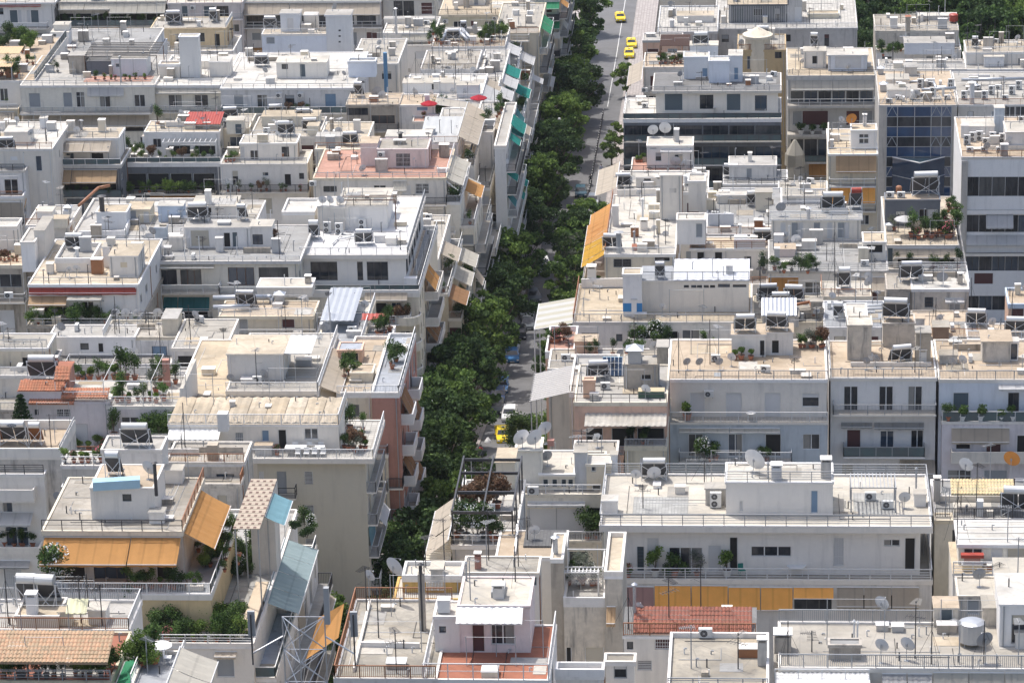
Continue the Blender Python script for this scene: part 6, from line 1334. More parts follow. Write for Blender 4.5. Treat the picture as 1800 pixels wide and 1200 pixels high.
for i in range(13):
    y = y0_+(y1_-y0_)*i/13; d_ = (y1_-y0_)/13; g.box(x0_, y, z, x1_, y+d_*.93, z+.06, mat('roof_panel_tan', (.40, .335, .265), 'plain'))
    for k in range(4): q_ = x0_+(x1_-x0_)*((k+.5*(i % 2))/4); g.box(q_, y+.1, z+.061, q_+(x1_-x0_)*.11, y+d_*.5, z+.075, MT('brown'))
g.build('slatted_roof', B.root); g = MB()
for xx in (x0_+.1, x1_-.2):
    for yy in (y0_+.1, (y0_+y1_)/2, y1_-.2): g.box(xx, yy, u.Z1-.01, xx+.1, yy+.1, z-.005, MT('grey'))
g.build('canopy_post', B.root); c4 = Blk(B, x0_+.15, x1_-.15, y1_-2.5, y1_, u.Z1, z-.1, 'lgrey', 'lgrey', 0, .01); c4.X1 = x1_; c4.Y0s = 0
plants(u, 405, 440, 1000, 6, ('dark', 'hedge', 'wild'), .9, 15)
awning(B.root, [(x1_, y0_+3, z-.2), (x1_, y0_+8, z-.2)], [(x1_+1.5, y0_+3, z-.9), (x1_+1.5, y0_+8, z-.9)], 'lblue', True, .1)
for (x, y) in ((430, 985), (442, 975), (452, 968), (438, 1000), (425, 1010), (450, 990), (462, 960), (470, 1000), (480, 955), (520, 930), (535, 925), (540, 945), (548, 935)): plant(u, x, y, R0.choice(['wild', 'dark', 'oleander', 'hedge', 'wild']), R0.uniform(.6, 1.0))
B = NB('low terrace block with cream parasol awning at the bottom edge', 'the bottom edge terrace block')
b = B.base(228, 304, 1204, 1142, wall='lgrey', roof='blueg', par=.25, over=.05, edge='white2'); b.rail('l', 1, 'h2', 'white').rail('r', 1, 'h2', 'white'); table(b, 283, 1152, rnd=True, w=1.5); plants(b, 240, 262, 1165, 5, ('tall', 'bush', 'brightwild'), 1.0, 12); b.sawn(b.Y0-3, b.Y0+3.5, b.Z1+1.3, 2.4, 1.0, 'cream', 2); b.lawn(228, 1200, 240, 1150, 1.2, .5, 'green', 1); chair(b, 295, 1165, 90); clutter(b, 1, 0); plant(b, 272, 1165, 'tall', 1.2); b.floors(b.Z1-.3, 3, side='r')
# stained house left edge
B = NB('tall stained white house with three solar heaters behind its parapet', 'the stained solar heater house')
b = B.base(-60, 106, 788, 737, wall='stain', roof='sand', par=.8, over=.04, edge='white2'); hh = heater(b, 24, 783, 2, 'white', sc=1.15, rz=0)
for _c in [hh]:
    _t = [c for c in hh.children if c.name.startswith('tank')][0]; _t.data = _t.data.copy(); badge(hh, 'NOVO')
heater(b, -10, 783, 1, 'white', 'brown', sc=1.1, rz=0); heater(b, 62, 783, 1, 'white', 'brown', sc=1.1, rz=0)
t = b.low(-60, 78, 833, 1.0, wall='white2', roof='white', par=.1); t.win(4, 875, 22, 905, 'w'); t.balc(-60, 60, 880, 1.0, 'solid', 'white2'); ant(b, 90, 785, 3, 1); dish(t, 103, 890, .45, 'dgrey_dish'); plants(t, 0, 60, 872, 3, ('small', 'bush'), .8) if False else None
t2 = t.low(-60, 70, 962, 1.6, wall='white2', roof='white', par=.6, edge='white2'); t2.win(8, 995, 38, 1030, 's', 'white', bars='w').awn(-40, 52, 985, 996, .6, 'grey', 1, False); t.awn(-40, 54, 900, 922, 1.5, 'white', 1).win(10, 924, 50, 960, 'w'); plants(t2, 0, 60, 958, 6, ('oleander', 'bush', 'tall'), .9, 3); t2.floors(t2.zt(1040), 3)
B = NB('narrow grey house with small balcony below the pinkish tiled house', 'the narrow grey balcony house')
b = B.base(106, 192, 818, 792, wall='grey', roof='tilewhite', par=.1, edge='lgrey'); b.rail('f', .9, 'h2', 'white'); plants(b, 112, 180, 812, 6, ('small', 'pinkfl', 'bright'), 1.0, 1); b.win(115, 836, 134, 850, 's', 'white').win(145, 838, 160, 860, 'h', 'grey').balc(108, 190, 875, .9, 'h2', 'white'); ac(b, 118, 862, 1, wall=True); b.floors(b.zt(875), 3)
# tiled pinkish house
B = NB('pinkish white house with bright red tiled roofs and potted roof garden', 'the red tiled garden house', 'house', 'tiled_house')
b = B.base(36, 192, 706, 668, wall='lilac', roof='white', par=.0, over=.05); b.tile(50, 130, 709, 697, .5, TILE_O).tile(107, 190, 699, 686, .5, TILE_O, h=.5); p = b.up(32, 108, 688, 706, 3.2, wall='lilac', roof='terra'); p.tile(31, 110, 687, 668, .5, TILE_O, h=.02); r = b.up(98, 122, 652, 690, 2.5, wall='rose', roof='terra') ; r.tile(95, 122, 668, 645, .9, TILE_O, h=.0); heater(p, 75, 672, 2, 'white', sc=1.35, rz=0); b.chim(97, 650, .5, 1.0, 'rose')
b.win(99, 719, 124, 733, 'g', fc='white', bars='w').win(60, 719, 68, 730, 'g', fc='grey').win(105, 772, 126, 783, 'g', fc='white').win(131, 745, 155, 788, 's', 'white', fc='grey'); t = b.low(100, 200, 800, 2.0, wall='lilac', roof='lgrey', par=.1); chair(t, 161, 790, 180); chair(t, 180, 790, 180); plants(t, 108, 190, 793, 6, ('bright', 'pinkfl', 'small'), 1, 2)
g = b.root if False else None
o = thing('fir_tree', 'tree', tuple(atY(40, 760, b.Y0-1.6)), label='dark layered fir tree beside the red tiled garden house'); q = V(o.location); tr = MB(); tr.tube(q-V((0, 0, 4)), q+V((0, 0, 3.6)), .12, BARK, 6, .03); tr.build('trunk', o); cr = MB(); Rr = random.Random(5)
for j in range(12):
    z = q.z-.8+j*.38; r_ = 1.75*(1-j/13)
    for k in range(11):
        a = k*2*pi/11+j; e = V((q.x+r_*cos(a), q.y+r_*sin(a), z+.1)); c0 = V((q.x, q.y, z+.25))
        for l in range(7): m_ = c0.lerp(e, .3+.1*l); leafball(cr, tuple(m_), .12, .12, .08, 5, .16, [LEAF[3]], Rr)
cr.build('crown', o)
t2 = Blk(B, b.X1-.2, atY(318, 700, b.Y0).x, b.Y0-.3, b.Y0+7.5, b.Z0, b.zt(713), 'lilac', 'tilewhite', .1, .03, edge='white2')
t2.rail('f', 1.0, 'h', 'white').rail('b', 1.0, 'h', 'white'); plants(t2, 128, 245, 668, 9, ('bush', 'small', 'tall'), 1.3, 1); plants(t2, 200, 290, 706, 8, ('small', 'bush', 'tall'), 1.1, 2); o = place('palm', mk_palm(9), t2.roofp(208, 695)); o['label'] = 'potted palm with arching fronds on the red tiled garden house terrace'; plant(t2, 274, 690, 'olive', 1.1); t2.chim(293, 680, .6, 2.6, 'rose', False); plants(t2, 270, 310, 672, 4, ('tall', 'bush'), 1.2)
mb = MB(); za = t2.Z1
for x0, y0 in ((125, 665), (208, 665), (290, 665)):
    A_ = t2.roofp(x0, y0); C_ = V((A_.x-1.0, t2.Y0+.3, za)); mb.tube(A_, A_+V((0, 0, 2.4)), .04, MT('white'), 5); mb.tube(A_+V((0, 0, 2.4)), (A_.x, t2.Y0+.3, za+2.4), .03, MT('white'), 5); mb.tube((A_.x, t2.Y0+.3, za), (A_.x, t2.Y0+.3, za+2.4), .04, MT('white'), 5)
A_ = t2.roofp(125, 665); C_ = t2.roofp(290, 665)
for y in (A_.y, t2.Y0+.3): mb.tube((A_.x, y, za+2.4), (C_.x, y, za+2.4), .035, MT('white'), 5)
mb.build('pergola', B.root); t2.win(214, 733, 245, 775, 'g', fc='white').win(246, 735, 278, 775, 'g', fc='white').win(196, 735, 208, 772, 's', 'white'); wl = Blk(B, t2.X1, t2.X1+.3, t2.Y0, t2.Y1, t2.Z0, t2.Z1+1.8, 'white2', 'white', 0, .01)
u = t2.low(192, 296, 778, 2.2, wall='lgrey', roof='lgrey', par=.1); plants(u, 262, 294, 768, 8, ('wild', 'tall', 'bush'), 1, 8); plants(u, 195, 205, 768, 2, ('tall',), 1.2)
B = NB('small white roof and wall block behind the potted roof garden', 'the small white rear block', 'building', 'low_building')
b = B.base(84, 238, 592, 570, wall='white2', roof='lgrey', par=.1); b.win(141, 603, 156, 615, 'g', fc='dark').win(172, 603, 182, 620, 'o'); clutter(b, 5, 0, 0, 1); dish(b, 108, 590, .5, 'dgrey_dish'); t = b.low(60, 300, 640, 2.4, wall='lgrey', roof='lgrey', par=.1); clutter(t, 4, 1)
B = NB('long low roofs with beige stripes at the left edge', 'the left edge striped roofs', 'building', 'low_building')
b = B.base(-60, 84, 612, 585, wall='beige', roof='lgrey', par=.1, edge='white2'); clutter(b, 3, 0); t = b.low(-60, 84, 660, 3, wall='lgrey', roof='lgrey', par=.12); t.rail('f', 1, 'bars', 'white'); u = t.low(-60, 60, 720, 4, wall='concrete', roof='patchy', par=.2); clutter(u, 4, 1)
# house with curved roof tiles & dining terrace
B = NB('white corner house with a dining terrace above a tall blank grey wall', 'the dining terrace house')
b = B.base(294, 596, 746, 700, wall='white', roof='cream', par=.0, over=.04, slab=.2); b.rail('f', .95, 'bars', 'white').rail('r', .95, 'bars', 'white')
b.win(460, 756, 473, 776, 's', 'blue').win(489, 755, 504, 795, 'o').win(535, 753, 559, 772, 'w').win(300, 778, 382, 799, 'g', fc='white').win(414, 760, 428, 790, 's', 'grey', bars='w')
for i in range(9): xx = b.X0+(b.X1-b.X0)*i/9; corr(B.root, xx, xx+(b.X1-b.X0)/9-.05, b.Y0+.3, b.Y1-.2, b.Z1+.02, b.Z1+.16, RF('cream'), 1.2, 'roof_rib', amp=.1)
corr(B.root, atY(293, 768, b.Y0-1.6).x, atY(384, 768, b.Y0-1.6).x, b.Y0-1.8, b.Y0-.03, atY(340, 773, b.Y0-1.8).z, atY(340, 754, b.Y0).z, mat('white_corrugated', (.74, .74, .72), 'plain'), .45); b.chim(392, 758, .9, 1.6, 'white2', False)
t = b.low(432, 657, 806, 1.5, wall=mat('stucco_blank_greygreen', (.62, .61, .56), 'stucco', dirt=.2), roof='tilewhite', par=.12, over=.85, edge='white2', slab=.35); t.rail('f', 1.0, 'bars', 'white').rail('r', 1.0, 'bars', 'white')
t.win(535, 828, 550, 851, 'v', 'white').win(535, 887, 552, 910, 'v', 'white').win(537, 946, 553, 970, 'v', 'white').win(487, 828, 504, 868, 's', 'grey', fc='grey').win(450, 828, 464, 850, 'h', 'white'); t.balc(432, 520, 876, 1.0, 'h2', 'dark', 'white2').balc(432, 500, 940, 1.0, 'h2', 'dark', 'white2')
table(t, 528, 798, w=2.6, d=.9); table(t, 555, 799, w=1.6, d=.9)
for x in (524, 539, 553, 568): chair(t, x, 804, 0)
for x in (520, 545, 565): chair(t, x, 792, 180)
q = t.up(448, 478, 783, 800, .8, wall='grey', roof='sand'); plant(t, 487, 800, 'pinkfl', .8); plants(t, 600, 645, 790, 6, ('russet', 'olive', 'small', 'bush'), .9, 5); plant(t, 635, 775, 'brightwild', .5); plants(t, 600, 640, 755, 3, ('tall', 'olive'), 1.0)
t.floors(t.Z1-.3, 7, side='r', bal=1, awnp=.12, awc=('lblue', 'white'), bay=3.2, d=.85)
B = NB('roof blocks of worn white concrete left of the dining terrace', 'the worn concrete terrace', 'building', 'low_building')
b = B.base(290, 430, 812, 775, wall='stain', roof='concrete', par=.2, edge='lgrey'); b.chim(374, 812, .9, 1.5, 'concrete', False); clutter(b, 4, 0); b.lowwall(292, 800, 350, 800, .6, 'stain'); u = b.low(286, 424, 850, 2, wall='stain', roof='concrete', par=.2); u.rail('r', 1, 'bars', 'rust')
B = NB('cream roofed penthouse with slatted pergola and beige side awnings', 'the cream slatted pergola penthouse')
b = B.base(396, 560, 687, 585, wall='white2', roof='lgrey', par=.1, over=.04, edge='white2'); b.rail('f', .95, 'bars', 'white').rail('r', .95, 'bars', 'white'); p = b.up(400, 498, 622, 668, ybk=588, wall='lgrey', roof='cream', par=.0, over=.1, edge='cream'); corr(B.root, p.X1, p.X1+2.6, p.Y0+.3, p.Y1, p.Z1-.1, p.Z1-.05, mat('white_corrugated', (.74, .74, .72), 'plain'), .6); b.sawn(b.Y0+.5, b.Y0+11, b.Z1+.4, 2.0, .8, 'beige', 2); b.floors(b.Z1-.3, 6, side='r', bal=1); ac(b, 452, 674); dish(b, 406, 680, .4, 'dgrey_dish'); heater(b, 418, 640, 1, 'steel') if False else None; clutter(b, 4, 1)
b.low(300, 560, 712, 2.0, wall='white2', roof='cream', par=.1)
B = NB('building with dark timber beams terrace left of the cream pergola penthouse', 'the dark beam terrace', 'building', 'low_building')
b = B.base(300, 398, 612, 560, wall='lgrey', roof='lgrey', par=.12, edge='white2'); b.win(312, 625, 345, 650, 'o').win(350, 625, 392, 650, 'g', fc='dark'); b.rail('f', .9, 'bars', 'white'); clutter(b, 5, 1, 0, 1); t = b.low(312, 400, 652, 1.2, wall='white2', roof='white', par=.1); t.rail('f', .9, 'h2', 'white'); u = t.low(312, 400, 700, 2, wall='white2', roof='white', par=.1); dish(u, 328, 690, .5, 'dgrey_dish'); dish(u, 345, 688, .5, 'dgrey_dish'); clutter(u, 3)
# rose building
B = NB('rose coloured street house with side balconies and brown blinds', 'the rose street house')
b = B.base(652, 702, 690, 585, wall='rose', roof='blueg', par=.3, over=.03, edge='white2'); b.rail('r', 1.0, 'glass', 'white').rail('f', 1.0, 'bars', 'white'); bb = Blk(B, atY(592, 700, b.Y0+.8).x, b.X0, b.Y0+.8, b.Y1, b.Z0, b.Z1-.3, 'beige', 'sand', .3, .02, edge='white2'); p = bb.up(616, 655, 655, 672, 2.4, wall='beige', roof='sand', par=.1); q = bb.up(594, 636, 615, 640, 2.2, wall='peach', roof='blueg', par=.1) ; q.win(600, 620, 630, 636, 'o'); plants(bb, 600, 640, 660, 5, ('bush', 'tall', 'small'), 1, 8); plants(b, 685, 698, 640, 4, ('tall', 'bush', 'wild'), .9, 10); b.floors(b.Z1-.2, 7, side='r', bal=0, h=3.05, bay=4)
for f in range(6):
    z = b.Z1-.5-3.05*f
    for i in range(2):
        y0 = b.Y0+1+i*6.5; b.balw(y0, y0+3.5, z-2.6, 1.1, 'solid', 'white', side if False else None, .9, .16, 'r')
        if (f+i) % 2 == 0: b.sawn(y0, y0+3.5, z, .9, 1.9, 'brown', 2)
# round balcony building = white penthouse building
B = NB('big white penthouse block with glass walls, roof deck and round balconies', 'the white glass penthouse block')
b = B.base(526, 717, 448, 345, wall='white', roof='blueg', par=.12, over=.35, edge='white', slab=.35); b.rail('f', 1.0, 'bars', 'white').rail('r', 1.0, 'bars', 'grey')
b.roof = mat('roof_white_membrane', (.66, .68, .72), 'roof', dirt=.4)
b.win(546, 460, 593, 493, 'g', fc='dark').win(628, 460, 638, 493, 'g', fc='dark').win(645, 460, 682, 493, 'g', fc='dark')
for i in range(6): b.winw(b.Y0+.6+i*3, b.Y0+3.2+i*3, b.Z1-2.9, b.Z1-.5, 'g', side='r', fc='dark')
p = b.up(595, 680, 362, 403, ybk=330, wall='white', roof='white', par=.0, over=.15); h = b.up(559, 606, 362, 405, 3.2, wall='lgrey', roof='white', par=.05); l = b.up(497, 553, 372, 402, 5, wall='white', roof='white', par=.3, edge='white'); ac(b, 575, 410, 2); ac(b, 596, 412, 2); ac(b, 637, 405, 2); heater(b, 552, 422, 1, 'white', sc=1.2); heater(b, 640, 432, 2, 'steel', sc=1.0); b.patch(625, 655, 398, 404, MT('grey'), .05)
for x in (567, 580, 598): dish(h, x, 362, .5, 'lgrey_dish', .7)
dish(h, 614, 362, .45, 'white_dish') if False else None
g = MB(); z = p.Z1+.6
g.tube((p.X0+.4, p.Y0+.1, z), (p.X1+1, p.Y0+.1, z), .07, MT('brown'), 6); g.tube((p.X0+.4, p.Y0+1.2, z+.1), (p.X1+1, p.Y0+1.2, z+.1), .07, MT('brown'), 6); g.tube((p.X1+1, p.Y0-.0, z), (p.X1+1, p.Y0, b.Z1), .07, MT('brown'), 6); g.build('flue_pipe', B.root)
b.duct([(590, 425, .25), (625, 418, .25)], .1, 'white'); b.duct([(585, 432, .25), (600, 415, .3)], .1, 'white'); ant(b, 589, 345, 3, 0)
t = b.low(530, 737, 510, 2.1, wall='cream', roof='blueg', par=.35, over=.12, edge='white', slab=.5); t.rail('f', .95, 'glass', 'grey').rail('r', .95, 'glass', 'white')
t.patch(716, 734, 405, 500, mat('tan_paving', (.62, .50, .38), 'paver', sc=1.2), .03, 'paved_strip')
t.awn(640, 716, 512, 528, .8, 'beige', 1).win(688, 532, 705, 552, 'w').win(650, 532, 680, 552, 'o').balc(620, 722, 570, 1.5, 'h', 'white', 'white2'); plantsw(t, 665, 722, 568, t.zt(570, 1.5), 7, ('tall', 'bush', 'dark', 'russet'), .9, 1.2); t.floors(t.zt(570), 6, bal=0)
zz = t.zt(563)
for f in range(6):
    c_ = V((t.X1-1.2, t.Y0-.3, zz-3.05*f)); g = MB(); g.lathe([(0, -.15), (1.45, -.15), (1.5, 0), (1.5, .85), (1.38, .85), (1.38, .02), (0, .02)], W('pink' if False else 'cream'), 20, tuple(c_)); g.build('round_balcony', B.root, smooth=False); g = MB(); g.lathe([(1.42, .85), (1.42, .95), (1.38, .95)], MT('white'), 20, tuple(c_)); g.build('railing', B.root)
Yn = t.Y0
for f in range(6):
    z = t.Z1-.4-3.05*f; t.balw(Yn+6.5, Yn+14, z-2.6, 1.5, 'solid', 'lgrey', None, .9, .16, 'r')
    for i in range(3): t.winw(Yn+6.8+i*2.4, Yn+8.8+i*2.4, z-2.55, z-.3, 's' if i == 1 else 'w', 'brown', side='r')
    if f in (0, 2, 4): t.sawn(Yn+6.6, Yn+11.5, z+.1, 1.3, 1.7, ('orange', 'x', 'brown', 'x', 'tan')[f], 3)
    for y in (1.5, 4): t.winw(Yn+y, Yn+y+1.1, z-2.2, z-.5, 'w', side='r')
B = NB('small metal roofed extension with red terrace below the white penthouse', 'the metal roofed extension', 'building', 'low_building')
b = B.base(552, 634, 612, 528, wall='beige', roof='blueg', par=.15, over=.03); corr(B.root, b.X0, b.X1-1.2, b.Y0+5, b.Y1, b.Z1+1.2, b.Z1+1.5, MT('galv'), .6, 'metal_roof'); p = b.up(553, 600, 560, 572, 2, wall='lgrey', roof='lgrey') if False else None; b.rail('r', 1, 'bars', 'white'); clutter(b, 4, 2, 0, 1); chair(b, 572, 560, 20); table(b, 570, 580, rnd=True, w=.9); wtank(b, 600, 560, .4, .8, 'white') ; b.floors(b.Z1-.3, 5, side='r', bal=1)
B = NB('blue white roof terrace with a red canopy near the round balconies', 'the small red canopy terrace', 'building', 'low_building')
b = B.base(622, 688, 598, 572, wall='bluew', roof='blueg', par=.3, over=.04, edge='white'); b.rail('f', .9, 'bars', 'white'); corr(B.root, b.X0+.4, b.X1-.8, b.Y0+2.8, b.Y1-.4, b.Z1+1.4, b.Z1+1.7, MT('red'), .4); plants(b, 660, 686, 585, 5, ('bush', 'tall', 'dark'), 1, 6)
B = NB('stained stucco penthouse block with silver ventilation duct', 'the silver duct penthouse')
b = B.base(383, 552, 556, 528, wall='beige', roof='sand', par=.1, over=.25, edge='beige'); b.win(495, 557, 518, 577, 's', 'brown').win(420, 558, 436, 584, 'v', 'white'); b.duct([(375, 535, .7), (470, 533, .7), (478, 533, .7), (478, 533, 0)], .28); b.duct([(375, 548, .5), (440, 546, .5)], .24); vent_hood(b, 492, 532, 1.1); q = b.up(452, 548, 505, 522, 3, wall='white2', roof='white', par=.05) ; clutter(b, 5, 1, 1); t = b.low(383, 556, 592, 1.6, wall='lgrey', roof='concrete', par=.12); t.rail('f', .9, 'bars', 'white'); clutter(t, 4, 0, 0, 1); b.chim(542, 515, .6, 1.6, 'concrete')
B = NB('grey roof with a row of dishes on its front edge', 'the dish row roof', 'building', 'low_building')
b = B.base(180, 312, 592, 562, wall='lgrey', roof='lgrey', par=.12, edge='beige'); b.rail('l', .9, 'bars', 'white').rail('b', .9, 'h2', 'white')
for x in (204, 222, 242, 278): dish(b, x, 568, .5, 'lgrey_dish', 1.1, rz=20)
clutter(b, 5, 0); p = b.up(285, 312, 560, 590, 3, wall='beige', roof='lgrey') ; b.up(123, 165, 578, 586, 2, wall='beige', roof='lgrey', z=b.Z1-.4) if False else None
# red striped awning house
B = NB('cream roofed house with whitewashed boxes and a red striped awning', 'the red striped awning house')
b = B.base(48, 244, 500, 420, wall='white2', roof='cream', par=.1, over=.05, edge='white2'); b.rail('f', .9, 'h2', 'grey'); p = b.up(98, 162, 454, 478, ybk=426, wall='white', roof='lgrey', par=.45, edge='white'); p.pipe(136, 452, 1.0, .2, 'white'); heater(p, 131, 440, 2, 'white'); q = b.up(192, 243, 450, 486, ybk=428, wall='white', roof='cream', par=0); q.patch(193, 205, 430, 450, W('white')) if False else None; r = b.up(181, 194, 434, 470, 1.5, wall='white', roof='white'); crate(r, 195, 432, .8, .7, .8, 'lgrey'); dish(b, 122, 488, .35); clutter(b, 3, 1); b.chim(137, 452, .5, 1.6, 'white')
b.awn(50, 240, 505, 515, .35, 'redstripe', 1, False); b.awn(48, 116, 520, 536, 1.0, 'tan', 1).awn(116, 178, 517, 527, 1.0, 'cream', 1).win(60, 524, 110, 555, 'o').win(144, 530, 165, 555, 'w'); t = b.low(46, 244, 572, 2.2, wall='concrete', roof='lgrey', par=.15); plants(t, 50, 240, 566, 16, ('wild', 'tall', 'bush', 'brightwild', 'dark'), .85, 5); plants(t, 180, 240, 540, 5, ('wild', 'tall'), .8, 4); t.rail('f', .9, 'h2', 'grey')
B = NB('grey roofed house with dark glazed doors above a teal awning', 'the teal awning house')
b = B.base(250, 528, 459, 395, wall='cream', roof='grey', par=.1, over=.3, edge='lgrey', slab=.25); b.rail('f', .7, 'h2', 'white'); b.win(275, 473, 311, 502, 'g', fc='dark').win(317, 473, 354, 502, 'g', fc='brown').win(401, 470, 447, 502, 'g', fc='brown').win(455, 470, 507, 500, 'g', fc='dark'); b.awn(255, 376, 465, 471, .7, 'cream', 1, False); b.balc(244, 386, 516, 1.5, 'bars', 'white', 'lgrey').balc(386, 526, 520, 1.4, 'bars', 'white', 'white2')
p = b.up(325, 440, 400, 436, ybk=385, wall='white2', roof='lgrey', par=.0, over=.1); p.win(335, 405, 368, 434, 's', 'beige').win(393, 409, 405, 435, 'o').win(408, 408, 418, 435, 's', 'slate').win(444, 412, 455, 428, 'g'); p3 = b.up(440, 478, 398, 435, 2.5, wall='white2', roof='white'); p3.win(444, 412, 462, 430, 'g', fc='dark'); heater(p, 348, 390, 2, 'white', sc=1.15); heater(p, 425, 388, 1, 'dark' if False else 'steel'); b.up(272, 292, 400, 420, 1.2, wall='sky', roof='lgrey'); crate(b, 287, 418, .7, .4, 1.5, 'concrete'); dish(b, 262, 432, .6, 'lgrey_dish'); dish(b, 268, 420, .5, 'dgrey_dish')
b.awn(256, 368, 522, 543, .8, 'dteal', 2, False).win(256, 545, 366, 560, 'o'); b.balc(250, 372, 562, 1.0, 'h2', 'white'); t = b.low(240, 262, 506, 1.6, wall='lgrey', roof='lgrey', par=.6); clutter(b, 6, 0, 0, 2); b.floors(b.zt(562), 3)
wtank(b, 478, 430, .45, .8, 'rust') if False else None; plants(b, 470, 482, 430, 2, ('russet',), .7)
B = NB('cluster of whitewashed stair towers and parapets left of the grey roof', 'the whitewashed stair cluster', 'building', 'low_building')
b = B.base(118, 322, 424, 348, wall='white2', roof='lgrey', par=.3, edge='white'); p = b.up(170, 223, 373, 404, 3, wall='bluew', roof='cream', par=.05); q = b.up(223, 264, 368, 392, 3, wall='cream', roof='beige' if False else 'cream'); q.win(226, 370, 240, 392, 's', 'grey').win(252, 372, 262, 392, 's', 'white'); b.duct([(140, 385, 1.6), (175, 362, 2.2), (195, 358, 2.2)], .18, 'rust'); p.pipe(180, 372, 1.8, .3, 'dark'); vent_hood(b, 120, 375, .9); b.chim(209, 368, 1.3, 1.2, 'rose', False) if False else None; b.lowwall(140, 420, 220, 418, .9, 'white'); b.lowwall(220, 418, 228, 398, .9, 'white'); clutter(b, 8, 2, 0, 1); u = b.up(278, 322, 362, 390, 2, wall='sky', roof='white')
B = NB('white checker panel penthouse behind the grey roofed house', 'the checker panel penthouse', 'building', 'low_building')
b = B.base(322, 450, 392, 352, wall='lgrey', roof='lgrey', par=.1); p = b.up(337, 415, 362, 384, 4, wall='white2', roof='white'); p.patch(363, 415, 349, 360, mat('checker_panels', (.45, .44, .42), 'paver', sc=1.0), .03, 'roof_panels'); p.win(362, 365, 372, 380, 'o'); heater(b, 345, 385, 2, 'steel') ; clutter(b, 6, 1, 0, 1); b.rail('f', .9, 'bars', 'white')
B = NB('whitewashed towers and rusty pots at the left edge', 'the left edge whitewashed towers', 'building', 'low_building')
b = B.base(-60, 45, 466, 420, wall='concrete', roof='sand', par=.2, edge='beige'); p = b.up(-30, 30, 398, 440, 3, wall='white', roof='white', par=.3); q = b.up(38, 62, 425, 478, 5, wall='white', roof='lgrey', par=.2); q = b.up(62, 80, 405, 470, 5, wall='lgrey', roof='lgrey'); plants(b, 0, 35, 458, 5, ('russet', 'pinkfl'), .6); clutter(b, 4, 1, 0, 1); b.win(-40, 482, 38, 505, 'g', fc='grey'); b.balc(-60, 44, 532, 1.4, 'h2', 'white', 'white2'); b.win(0, 545, 26, 590, 's', 'white'); ac(b, 15, 525, 1)
B = NB('grey shaft and small roofs between the whitewashed towers', 'the grey shaft roofs', 'building', 'low_building')
b = B.base(44, 122, 396, 360, wall='lgrey', roof='lgrey', par=.15, edge='white2'); b.up(65, 92, 372, 392, 2, wall='white', roof='white'); b.up(92, 118, 385, 400, 1.5, wall='cream', roof='cream'); clutter(b, 4, 1, 0, 1); wtank(b, 118, 385, .45, .8, 'white'); b2 = b.low(84, 122, 430, 2, wall='lgrey', roof='lgrey')
# row y 190-350
B = NB('white roof house with wide beige awnings above dark planted terraces', 'the wide beige awning house')
b = B.base(95, 209, 243, 224, wall='white', roof='cream', par=.05, over=.1, edge='white', slab=.3); b.awn(97, 192, 247, 267, 2.2, 'beige', 2).win(114, 268, 130, 283, 's', 'slate').win(160, 268, 182, 283, 'o'); b.pipe(143, 228, 1.2, .2, 'beige' if False else 'grey'); t = b.low(45, 213, 290, 2.5, wall='dgrey', roof='concrete', par=.1, over=.2, edge='wgrey', slab=.4); t.rail('f', .9, 'glass', 'white'); t.awn(47, 124, 299, 322, 1.5, 'tan', 1).awn(124, 204, 299, 321, 1.5, 'tan', 1); t.win(50, 322, 205, 340, 'o'); t.balc(42, 214, 347, 1.3, 'glass', 'dark', 'lgrey'); plants(t, 55, 75, 285, 3, ('dark', 'small'), 1, 3); plantsw(t, 50, 205, 343, t.zt(347, 1.3), 10, ('dark', 'bush', 'tall'), .9, 1.0); chair(t, 88, 272, 0); t.floors(t.zt(347), 3); clutter(b, 3, 1)
B = NB('terrace house with a white framed plant pergola and hanging greenery', 'the green pergola terrace house')
b = B.base(252, 386, 232, 212, wall='white2', roof='cream', par=.08, edge='white2'); b.win(295, 256, 335, 272, 'o').win(342, 256, 380, 272, 'o'); b.up(250, 278, 222, 230, 1, wall='lgrey') if False else None; t = b.low(216, 388, 286, 3.0, wall='dgrey', roof='lgrey', par=.1, over=.1, edge='white2', slab=.5); t.rail('f', .8, 'glass', 'white'); t.pergola(288, 380, 282, 2.0, 2.3, 10, 'white'); p = t.up(251, 280, 240, 272, 2, wall='bluew', roof='lgrey'); plants(t, 218, 250, 270, 6, ('tall', 'bush', 'brightwild'), .9, 5); plants(t, 245, 380, 283, 10, ('bush', 'tall', 'russet', 'bright'), .8, 1); plants(t, 345, 380, 272, 4, ('brightwild', 'tall'), .8, 3)
for i in range(4): t.win(220+i*40, 305, 258+i*40, 335, 'o')
t.balc(214, 378, 341, 1.5, 'h2', 'dark', 'lgrey'); plantsw(t, 216, 372, 338, t.zt(341, 1.5), 14, ('wild', 'brightwild', 'tall'), .75, 1.2); t.floors(t.zt(341), 3); clutter(b, 3, 1)
B = NB('whitewashed cube house with a black cable and planted lower terrace', 'the whitewashed cube house', 'house', 'white_house')
